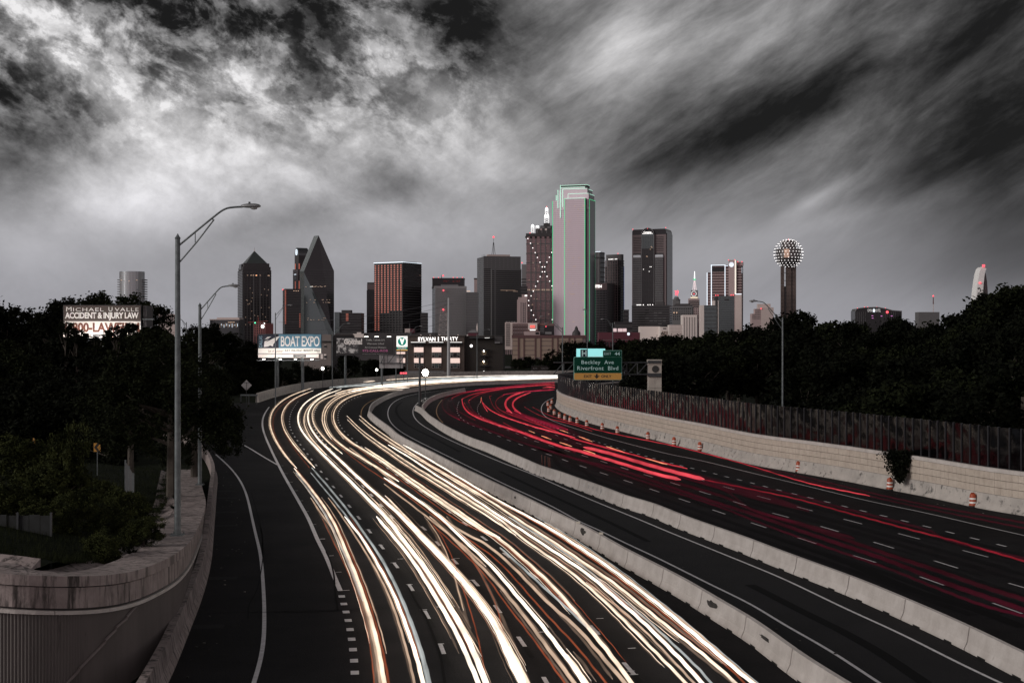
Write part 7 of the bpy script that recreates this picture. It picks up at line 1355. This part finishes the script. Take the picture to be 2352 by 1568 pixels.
# ribbed sign seen from behind, with its truss and pole
D = 268; p = at(964,0,D); t = empty('rear_sign_gantry', (p[0],D,0), label='grey pole and truss arm with a ribbed sign seen from behind, beside the floodlight', cat='sign gantry')
HX = lambda x: at(861.3+x/5.12,0,D)[0]-p[0]; HZ = lambda y: at(0,717.8+y/5.12,D)[2]
mb = MB(); mb.cyl((0,0,0),(0,0,HZ(488)),.24,.2,14); mb.build('pole', darksteel, t)
mb = MB(); mb.box(HX(50),HX(505),-.08,.08,HZ(498),HZ(490)); mb.box(HX(50),HX(505),-.08,.08,HZ(598),HZ(590))
for a, b in (((75,590),(110,495)),((150,590),(150,495)),((160,590),(230,495)),((285,590),(285,495)),((290,590),(345,500)),((72,590),(72,495))): mb.cyl((HX(a[0]),0,HZ(a[1])),(HX(b[0]),0,HZ(b[1])),.06,n=5)
mb.cyl((HX(107),0,HZ(480)),(HX(107),0,HZ(655)),.06,n=5); mb.cyl((HX(297),0,HZ(430)),(HX(297),0,HZ(655)),.06,n=5); mb.build('truss', darksteel, t)
sl = mat('sign_back_aluminium', (.42,.42,.43), .45, metal=.2)
for i in range(13): bx('slat', sl, t, HX(50), HX(330), .25, .32+.03*(i%2), HZ(652)+i*(HZ(490)-HZ(652))/13, HZ(652)+(i+.82)*(HZ(490)-HZ(652))/13)
# glaring lamp beside the pole
p = at(977,855.5,300); t = empty('floodlight', p, label='glaring white floodlight beside the grey sign pole at the bend', cat='lamp')
mb = MB(); mb.lathe([(.02,-.75),(.45,-.55),(.7,0),(.45,.55),(.02,.75)],16); mb.build('glowing_lens', mat('flood_glow',(1,1,1),.5,emis=(1,.94,.85),es=30), t, smooth=True)
mb = MB(); mb.cyl((0,.3,-p[2]),(0,.3,0),.1,n=8); mb.build('post', darksteel, t)
# diamond warning sign from behind, chevrons, guard rail
p = G(566,936); k = p[1]; t = empty('warning_sign', p, label='diamond warning sign seen from behind at the gore, left of the outer barrier', cat='road sign')
zc = at(0,884.5,k)[2]; r_ = 12.3/F*k; mb = MB(); mb.prism([(0,zc-r_),(r_,zc),(0,zc+r_),(-r_,zc)],-.01,.01); mb.build('sign_plate', sl, t)
mb = MB(); mb.cyl((0,-.05,0),(0,-.05,zc+r_*.5),.05,n=6); mb.box(-r_*.5,r_*.5,-.08,-.02,zc+r_*.45,zc+r_*.55); mb.build('post', darksteel, t)
P = [at(x,y,k+14) for x,y in ((552,907),(592,907))]; t = empty('guard_rail', (P[0][0],P[0][1],0), label='short dark guard rail left of the outer barrier end', cat='guard rail')
mb = MB(); L = P[1][0]-P[0][0]; mb.box(0,L,-.04,.04,P[0][2]-.15,P[0][2]+.15); mb.build('rail', galv, t)
for i in range(3): bx('post', darksteel, t, L*i/2.2, L*i/2.2+.15, .05,.2,0,P[0][2])
cy = mat('chevron_amber', (.42,.20,.03), .5)
for x,y,yb,l,yaw in ((223,1027,1062,'chevron sign on the dark grass, rightmost of three',0),(177,1020,1052,'chevron sign half hidden by the bush, middle of three',.9),(78,1016,1045,'chevron sign at the far left of the grass, leftmost',1.0)):
    D2 = 112; q = at(x,y,D2); zb = zt(q[0],D2); t = empty('chevron_sign', (q[0],D2,zb), rz=-yaw, label='small amber '+l, cat='road sign', group='amber chevron signs')
    h = q[2]-zb; w, hh = .27,.34; bx('plate', cy, t, -w,w,-.01,.01,h-hh,h+hh)
    mb = MB(); mb.prism([(-w*.9,h),(w*.1,h+hh),(w*.9,h+hh),(-w*.05,h),(w*.9,h-hh),(w*.1,h-hh)],-.02,-.012); mb.build('chevron', tk, t); bx('post', galv, t, -.03,.03,.02,.06,-.3,h+.2)
# ribbed fence end and mesh fence in the grass
D2 = 92; a = at(519,1031,D2); b = at(536,1023,D2+9)
t = empty('mesh_fence', (0,0,0), label='short pale chain link fence end standing in the dark grass behind the nearest lamp', cat='fence')
mb = MB(); x0_,y0_ = at(288,0,100)[0],100; x1_,y1_ = at(306,0,86)[0],86; z0_,z1_ = zt(x0_,98), zt(x1_,86)
mb2 = MB()
for i in range(22):
    u = i/21; X, Y, Z = x0_+(x1_-x0_)*u, y0_+(y1_-y0_)*u, z0_+(z1_-z0_)*u; mb.cyl((X,Y,Z-.1),(X,Y,Z+2.0),.03,n=4)
tag(mb.build('slats', mat('fence_slat',(.10,.105,.11),.6), t)); 
for u in (0,.5,1): X, Y, Z = x0_+(x1_-x0_)*u, y0_+(y1_-y0_)*u, z0_+(z1_-z0_)*u; bx('post', galv, t, X-.05,X+.05,Y-.05,Y+.05,Z-.2,Z+2.1)
t = empty('screen_fence', (0,0,0), label='dark mesh screened fence panel at the lower left under the bush', cat='fence')
scr = mat('mesh_screen', (.012,.015,.017), .8, col2=(.004,.005,.005), nscale=2.2, ndet=8)
D2 = 57.5
for i in range(6):
    X0 = at(-60+i*26,0,D2)[0]; X1 = at(-60+i*26+25,0,D2)[0]; z = zt(X0, D2+4); bx('mesh_panel', scr, t, X0, X1, D2+1.2-.01+random.uniform(-.05,.05), D2+1.22, z+.1, at(0,1180+random.uniform(-3,4),D2+1.2)[2])
for i in range(3): X0 = at(-60+i*78,0,D2)[0]; bx('post', darksteel, t, X0-.04,X0+.04, D2+1.1,D2+1.18, 2.5, at(0,1176,D2+1.2)[2])
# ================================================================== trees
bark = mat('bark', (.035,.028,.022), .9, col2=(.07,.06,.05), nscale=3)
lf2 = leafmat('olive_foliage', (.0035,.005,.0025), (.015,.019,.008))
lf3 = leafmat('bush_foliage', (.009,.012,.005), (.044,.052,.018))
def crown_mesh(seed, nclump, nleaf, size, shape=(1,1,1.05), m=lf, spread=.24, lobes=7):
    rnd = random.Random(seed); v = []; f = []
    lob = [(0,0,0,.72)]
    for i in range(lobes):
        a = rnd.random()*6.28; e = rnd.uniform(-.5,1.1); r = rnd.uniform(.45,.72); lob.append((r*math.cos(a)*math.cos(e)*shape[0], r*math.sin(a)*math.cos(e)*shape[1], r*math.sin(e)*shape[2], rnd.uniform(.25,.46)))
    for c in range(nclump):
        L = rnd.choice(lob); a = rnd.random()*6.28; e = math.asin(rnd.uniform(-.8,1)); rr = L[3]*rnd.uniform(.7,1.06)
        cx, cy_, cz = L[0]+rr*math.cos(a)*math.cos(e), L[1]+rr*math.sin(a)*math.cos(e), L[2]+rr*math.sin(e)
        s = spread*rnd.uniform(.5,1)
        for k in range(nleaf):
            x, y, z = cx+rnd.gauss(0,s*.42), cy_+rnd.gauss(0,s*.42), cz+rnd.gauss(0,s*.34)
            u = Vector((rnd.gauss(0,1),rnd.gauss(0,1),rnd.gauss(0,.6))).normalized(); w = u.cross(Vector((rnd.gauss(0,1),rnd.gauss(0,1),rnd.gauss(0,1)))).normalized(); q = size*rnd.uniform(.6,1.3)
            n = len(v); P = Vector((x,y,z)); v += [tuple(P-u*q), tuple(P+w*q*.55), tuple(P+u*q), tuple(P-w*q*.55)]; f.append((n,n+1,n+2,n+3))
    me = bpy.data.meshes.new('crown'); me.from_pydata(v, [], f); me.materials.append(m); me.update(); return me
def trunk_mesh(seed, h=2.0):
    rnd = random.Random(seed); mb = MB(); mb.cyl((0,0,-h),(0,0,-.1),.075,.05,7)
    for i in range(9):
        a = rnd.random()*6.28; z = rnd.uniform(-.9,-.2); L = rnd.uniform(.4,.8); e = rnd.uniform(.4,1.0)
        p1 = (0,0,z); p2 = (L*.6*math.cos(a), L*.6*math.sin(a), z+L*.6*e); p3 = (L*math.cos(a+.2), L*math.sin(a+.2), z+L*e*1.25); mb.tube([p1,p2,p3],[.035,.02,.008],5)
    me = bpy.data.meshes.new('trunk'); me.from_pydata(mb.v, [], mb.f); me.materials.append(bark); me.update(); return me
CR = [crown_mesh(i, 110, 60, .052, m=lf) for i in (1,2,3)]+[crown_mesh(i, 110, 60, .05, m=lf2, shape=(1.1,1,.9)) for i in (4,5)]
TKM = [trunk_mesh(i, 1.9) for i in (1,2)]
def tree(X, Y, z0, top, r, label, group=None, cm=None, i=None, sq=1.0, cat='tree'):
    i = random.randrange(99) if i is None else i
    t = empty('tree', (X,Y,z0), label=label, cat=cat, group=group); cz = top-z0-r*1.02*sq
    if cz < r*.4: cz = r*.4
    rz = random.random()*6.28
    link('trunk', TKM[i%2], t, (0,0,cz), (0,0,rz), (r,r,max(cz/1.9, r*.5)))
    link('crown', cm or CR[i%len(CR)], t, (0,0,cz), (0,0,rz), (r,r,r*sq)); return t
RT = [(1430,815),(1460,780),(1480,768),(1500,762),(1530,757),(1555,760),(1585,748),(1620,728),(1660,732),(1700,738),(1740,735),(1760,722),(1790,705),(1830,697),(1850,700),(1890,720),(1940,716),(1990,720),(2040,722),(2080,716),(2120,712),(2160,718),(2200,716),(2240,690),(2275,668),(2300,650),(2330,632),(2360,628),(2450,620)]
def interp(T_, x):
    if x <= T_[0][0]: return T_[0][1]
    for (a, ya), (b, yb) in zip(T_, T_[1:]):
        if x <= b: return ya+(yb-ya)*(x-a)/(b-a)
    return T_[-1][1]
GR = 'trees of the dark wood beyond the sound fence'
# skyline row
sky_lab = {1500:'low tree at the left tip of the dark wood, beside the red building',1620:'tree whose crown rises in front of the small glass office block',1830:'tree standing right in front of the foot of the ball topped tower',2300:'big airy tree at the right edge rising beside the white arch'}
x = 1440
while x < 2480:
    yt = interp(RT, x)+random.uniform(-2,8); D = random.uniform(215,300) if x < 2200 else random.uniform(170,215)
    if x < 1560: D = random.uniform(560,620)
    r = random.uniform(5.2,7.4)*(1.5 if D > 500 else 1); p = at(x, yt, D); key = min(sky_lab, key=lambda k: abs(k-x), default=-999)
    lab = sky_lab.pop(key) if sky_lab and abs(key-x) < 22 else 'dark leafy tree on the skyline of the wood beyond the sound fence'
    tree(p[0], D, 0, p[2], r, lab, GR, sq=random.uniform(.9,1.15)); x += r/D*F*random.uniform(.55,.8)
for row, (dl, D0, D1) in enumerate(((18,190,235),(45,165,200),(85,150,180),(130,128,150))):
    x = 1480+row*40
    while x < 2520:
        yt = interp(RT, x)+dl+random.uniform(-12,14); D = random.uniform(D0,D1)*(1.0 if x > 1750 else 1.28-(x-1480)/270*.28); r = random.uniform(4.6,6.6); p = at(x, yt, D)
        fx_ = p[0]; 
        # keep behind the wall
        near = min(math.hypot(q[0]-p[0], q[1]-D) for q in RF[::3]); side = min(RF, key=lambda q: abs(q[1]-D))[0]
        if p[0] > side and near > r+2.5: tree(p[0], D, 0, max(p[2],6), r, 'shaded leafy tree within the dark wood behind the sound fence', GR)
        x += r/D*F*random.uniform(.75,1.0)
for x_, y_, D_, r_, l in ((2338,626,185,6.2,'highest tree crown at the right edge of the picture'),(2292,652,195,5.0,'tree just right of the white arch, overlapping its foot'),(2262,682,200,4.2,'low tree in front of the foot of the white arch')):
    p = at(x_,y_,D_); tree(p[0],D_,0,p[2],r_,l,GR)
# wood behind the sign and the bend corner
for x_, y_, D_, r_ in ((1303,808,600,9),(1335,817,590,9),(1370,824,580,9),(1405,822,570,9),(1440,812,570,9),(1475,800,570,9),(1540,820,240,5.5),(1590,800,230,6),(1288,838,560,5.5),(1315,842,555,5.5),(1350,848,550,6),(1385,850,550,6),(1425,845,550,6.5),(1462,848,550,6.5),(1500,850,235,4.6),(1545,860,215,4.6),(1340,880,250,3.2),(1380,886,240,3.4),(1420,884,230,3.6),(1460,886,218,3.6)):
    p = at(x_,y_,D_); tree(p[0],D_,0,p[2],r_,'dark tree in the wood around the green exit sign','trees around the exit sign')
# left woods
LT = [(-80,660),(0,676),(30,682),(60,700),(100,690),(150,676),(185,660),(215,650),(250,650),(290,654),(310,662),(335,685),(352,712),(372,742),(420,742),(470,735),(520,745),(560,765),(600,790),(630,815),(650,840)]
GL = 'trees of the dark wood on the left'
x = -70
ll = {10:'dark tree at the far left edge of the picture',230:'tall rounded tree behind the law firm billboard',310:'tree whose crown touches the pale round tower, right of the billboard',480:'dark tree top beside the second street lamp pole'}
while x < 345:
    yt = interp(LT, x)+random.uniform(0,6); D = random.uniform(290,340); r = random.uniform(6.2,8.4); p = at(x,yt,D); key = min(ll, key=lambda k: abs(k-x), default=-999)
    lab = ll.pop(key) if ll and abs(key-x) < 25 else 'dark rounded tree on the left skyline around the law firm billboard'
    tree(p[0],D,0,p[2],r,lab,GL,sq=1.05); x += r/D*F*.6
x = 365
while x < 625:
    yt = interp(LT, x)+random.uniform(0,6); D = random.uniform(205,235) if x < 425 else random.uniform(335,365); r = random.uniform(4.6,6); p = at(x,yt,D); key = min(ll, key=lambda k: abs(k-x), default=-999)
    lab = ll.pop(key) if ll and abs(key-x) < 25 else 'dark tree between the nearest lamp pole and the boat billboard'
    tree(p[0],D,0,p[2],r,lab,GL); x += r/D*F*.6
for dl, D0, D1, x0, x1 in ((95,225,250,-60,330),(150,185,215,-60,440),(205,165,185,-60,400)):
    x = x0
    while x < x1:
        yt = interp(LT, x)+dl+random.uniform(-12,12); D = random.uniform(D0,D1); r = random.uniform(4.8,6.2); p = at(x,yt,D); tree(p[0],D,0,p[2],r,'shaded tree low in the dark wood on the left',GL); x += r/D*F*.8
for x_, y_, D_, r_ in ((60,925,150,5),(130,940,146,5),(0,900,150,5.5),(200,930,150,5),(250,950,140,4.2)):
    p = at(x_,y_,D_); tree(p[0],D_,0,p[2],r_,'shaded tree at the back of the dark lawn',GL)
for x_, y_, D_, r_ in ((620,835,350,4),(650,838,370,4),(690,830,390,4.5),(720,838,400,4),(745,832,410,4),(855,843,490,4.5),(880,836,495,4.5),(905,845,500,4),(540,838,335,5),(560,820,340,5),(590,832,335,5),(500,850,330,5),(520,870,320,4)):
    p = at(x_,y_,D_); tree(p[0],D_,0,p[2],r_,'dark scrubby tree behind the outer barrier below the billboards','trees behind the outer barrier')
p = at(795,800,425); tree(p[0],425,0,p[2],5.2,'upright dark tree in front of the black ticket lawyer billboard',i=1,sq=1.3)
for x_, y_, D_ in ((1210,836,640),(1245,834,650),(1190,842,620),(1275,828,600),(1300,822,590)):
    p = at(x_,y_,D_); tree(p[0],D_,0,p[2],4.0,'small dark tree at the foot of the tan panelled building','trees by the panelled building')
for x_, y_, r_, l in ((150,732,1.7,'small tree overlapping the lower left corner of the law firm billboard'),(176,748,2.0,'small tree covering the start of the billboard phone number'),(268,741,2.0,'small tree covering the middle right of the law firm billboard'),(312,738,2.6,'small tree covering the lower right corner of the law firm billboard'),(222,772,2.2,'small tree just below the middle of the law firm billboard')):
    p = at(x_,y_,236); tree(p[0],236,0,p[2],r_,l,GL)
# the nearer tree behind the first lamp, with finer leaves
nearc = crown_mesh(21, 330, 95, .022, m=lf2, spread=.15, lobes=16)
p = at(395,905,96); tree(p[0],96,zt(p[0],96),at(0,738,96)[2],5.3,'leafy tree with bare lower limbs right behind the nearest lamp pole',cm=nearc,i=0,sq=1.0)
p = at(446,905,114); tree(p[0],114,zt(p[0],114)-.5,at(0,800,114)[2],4.1,'lower part of the roadside tree reaching toward the ramp',cm=nearc,i=1,sq=1.35)
p = at(300,905,104); tree(p[0],104,zt(p[0],104),at(0,790,104)[2],3.6,'smaller leafy tree left of the one behind the lamp pole',cm=nearc,i=1,sq=1.2)
bushc = crown_mesh(31, 260, 85, .036, m=lf3, spread=.2, lobes=14, shape=(1,1,1.1))
tallc = crown_mesh(33, 60, 60, .05, m=lf3, spread=.2, lobes=4, shape=(.25,.25,1.4))
for x_, y_, D_, r_, l in ((40,985,70,1.75,'olive green bush at the left edge above the screened fence'),(130,1040,66,1.7,'olive green bush in the middle of the left clump'),(175,1115,63,1.25,'lower right olive bush of the left clump'),(20,1090,64,1.5,'shadowed bush low at the left edge'),(110,1160,61,1.3,'bush hanging down over the screened fence')):
    p = at(x_,y_,D_); tree(p[0],D_,zt(p[0],D_)-.3,p[2],r_,l,cm=bushc,cat='bush')
p = at(152,956,67); tree(p[0],67,zt(p[0],67),p[2],1.15,'tall slim spire of the olive bush clump on the left',cm=bushc,cat='bush',sq=2.4)
for x_, y_, D_, r_, l in ((250,1150,66,1.3,'middle dark shrub of the bank, behind the nearest lamp'),(290,1120,80,1.5,'rounded dark shrub at the foot of the pale mesh fence end'),(215,1090,90,1.4,'farthest dark shrub on the bank, below the amber chevron sign'),(330,1180,60,.9,'small dark shrub nearest the drainage channel'),(240,1210,56,1.0,'lowest dark shrub right of the screened fence')):
    p = at(x_,y_,D_); tree(p[0],D_,zt(p[0],D_)-.3,p[2],r_,l,'low shrubs on the bank',cm=bushc,cat='shrub')
# plants growing out of the swale joint
tuft = MB()
for i in range(240):
    a = random.random()*6.28; L = random.uniform(.2,.5); tuft.add([(0,0,0),(.03*math.cos(a+1),.03*math.sin(a+1),0),(L*math.cos(a),L*math.sin(a),L*random.uniform(.3,1))],[(0,1,2)])
tme = bpy.data.meshes.new('weed_tuft'); tme.from_pydata(tuft.v,[],tuft.f); tme.materials.append(grassm)
WS = offset(WL,-1.75)
for q, l in (((437,1182),'dark weed tuft on the ledge joint near the lamp base'),((425,1145),'dark weed tuft farther along the ledge joint'),((302,1270),'weed tuft in the drainage channel left of the lamp')):
    b = min(WS, key=lambda p: math.hypot(p[0]/p[1]*F+1176-q[0], (HY+(CZ-p[2])/p[1]*F-q[1])))
    o = link('weed_tuft', tme, None, (b[0],b[1],b[2]-.1), (0,0,1), (1,1,1)); tag(o, l, 'weed', 'weeds along the wall ledge')
# distant car lights seen through the bush
glow = mat('distant_lamp', (1,1,1), .5, emis=(1,.86,.70), es=6)
for x_, y_, l in ((3,1140,'bright lamp glinting through the leaves at the left edge'),(108,1112,'bright lamp glinting through the middle of the bush')):
    q = at(x_,y_,80); t = empty('glinting_lamp', q, label=l, cat='lamp', group='lamps glinting through the bush'); mb = MB(); mb.lathe([(.02,-.14),(.12,-.07),(.12,.07),(.02,.14)],10); mb.build('bulb', glow, t); bx('post', darksteel, t, -.03,.03,.1,.16,zt(q[0],80)-q[2],0)
for x_, y_, D_, l in ((741,846,360,'white lamp shining among the trees below the boat billboard'),(865,849,420,'small white lamp shining under the black billboard')):
    q = at(x_,y_,D_); t = empty('yard_lamp', q, label=l, cat='lamp'); mb = MB(); mb.lathe([(.02,-.4),(.35,-.2),(.35,.2),(.02,.4)],12); mb.build('globe', mat('yard_glow',(1,1,1),.5,emis=(1,.95,.85),es=8), t); bx('post', darksteel, t, -.06,.06,.3,.42,-q[2],0)
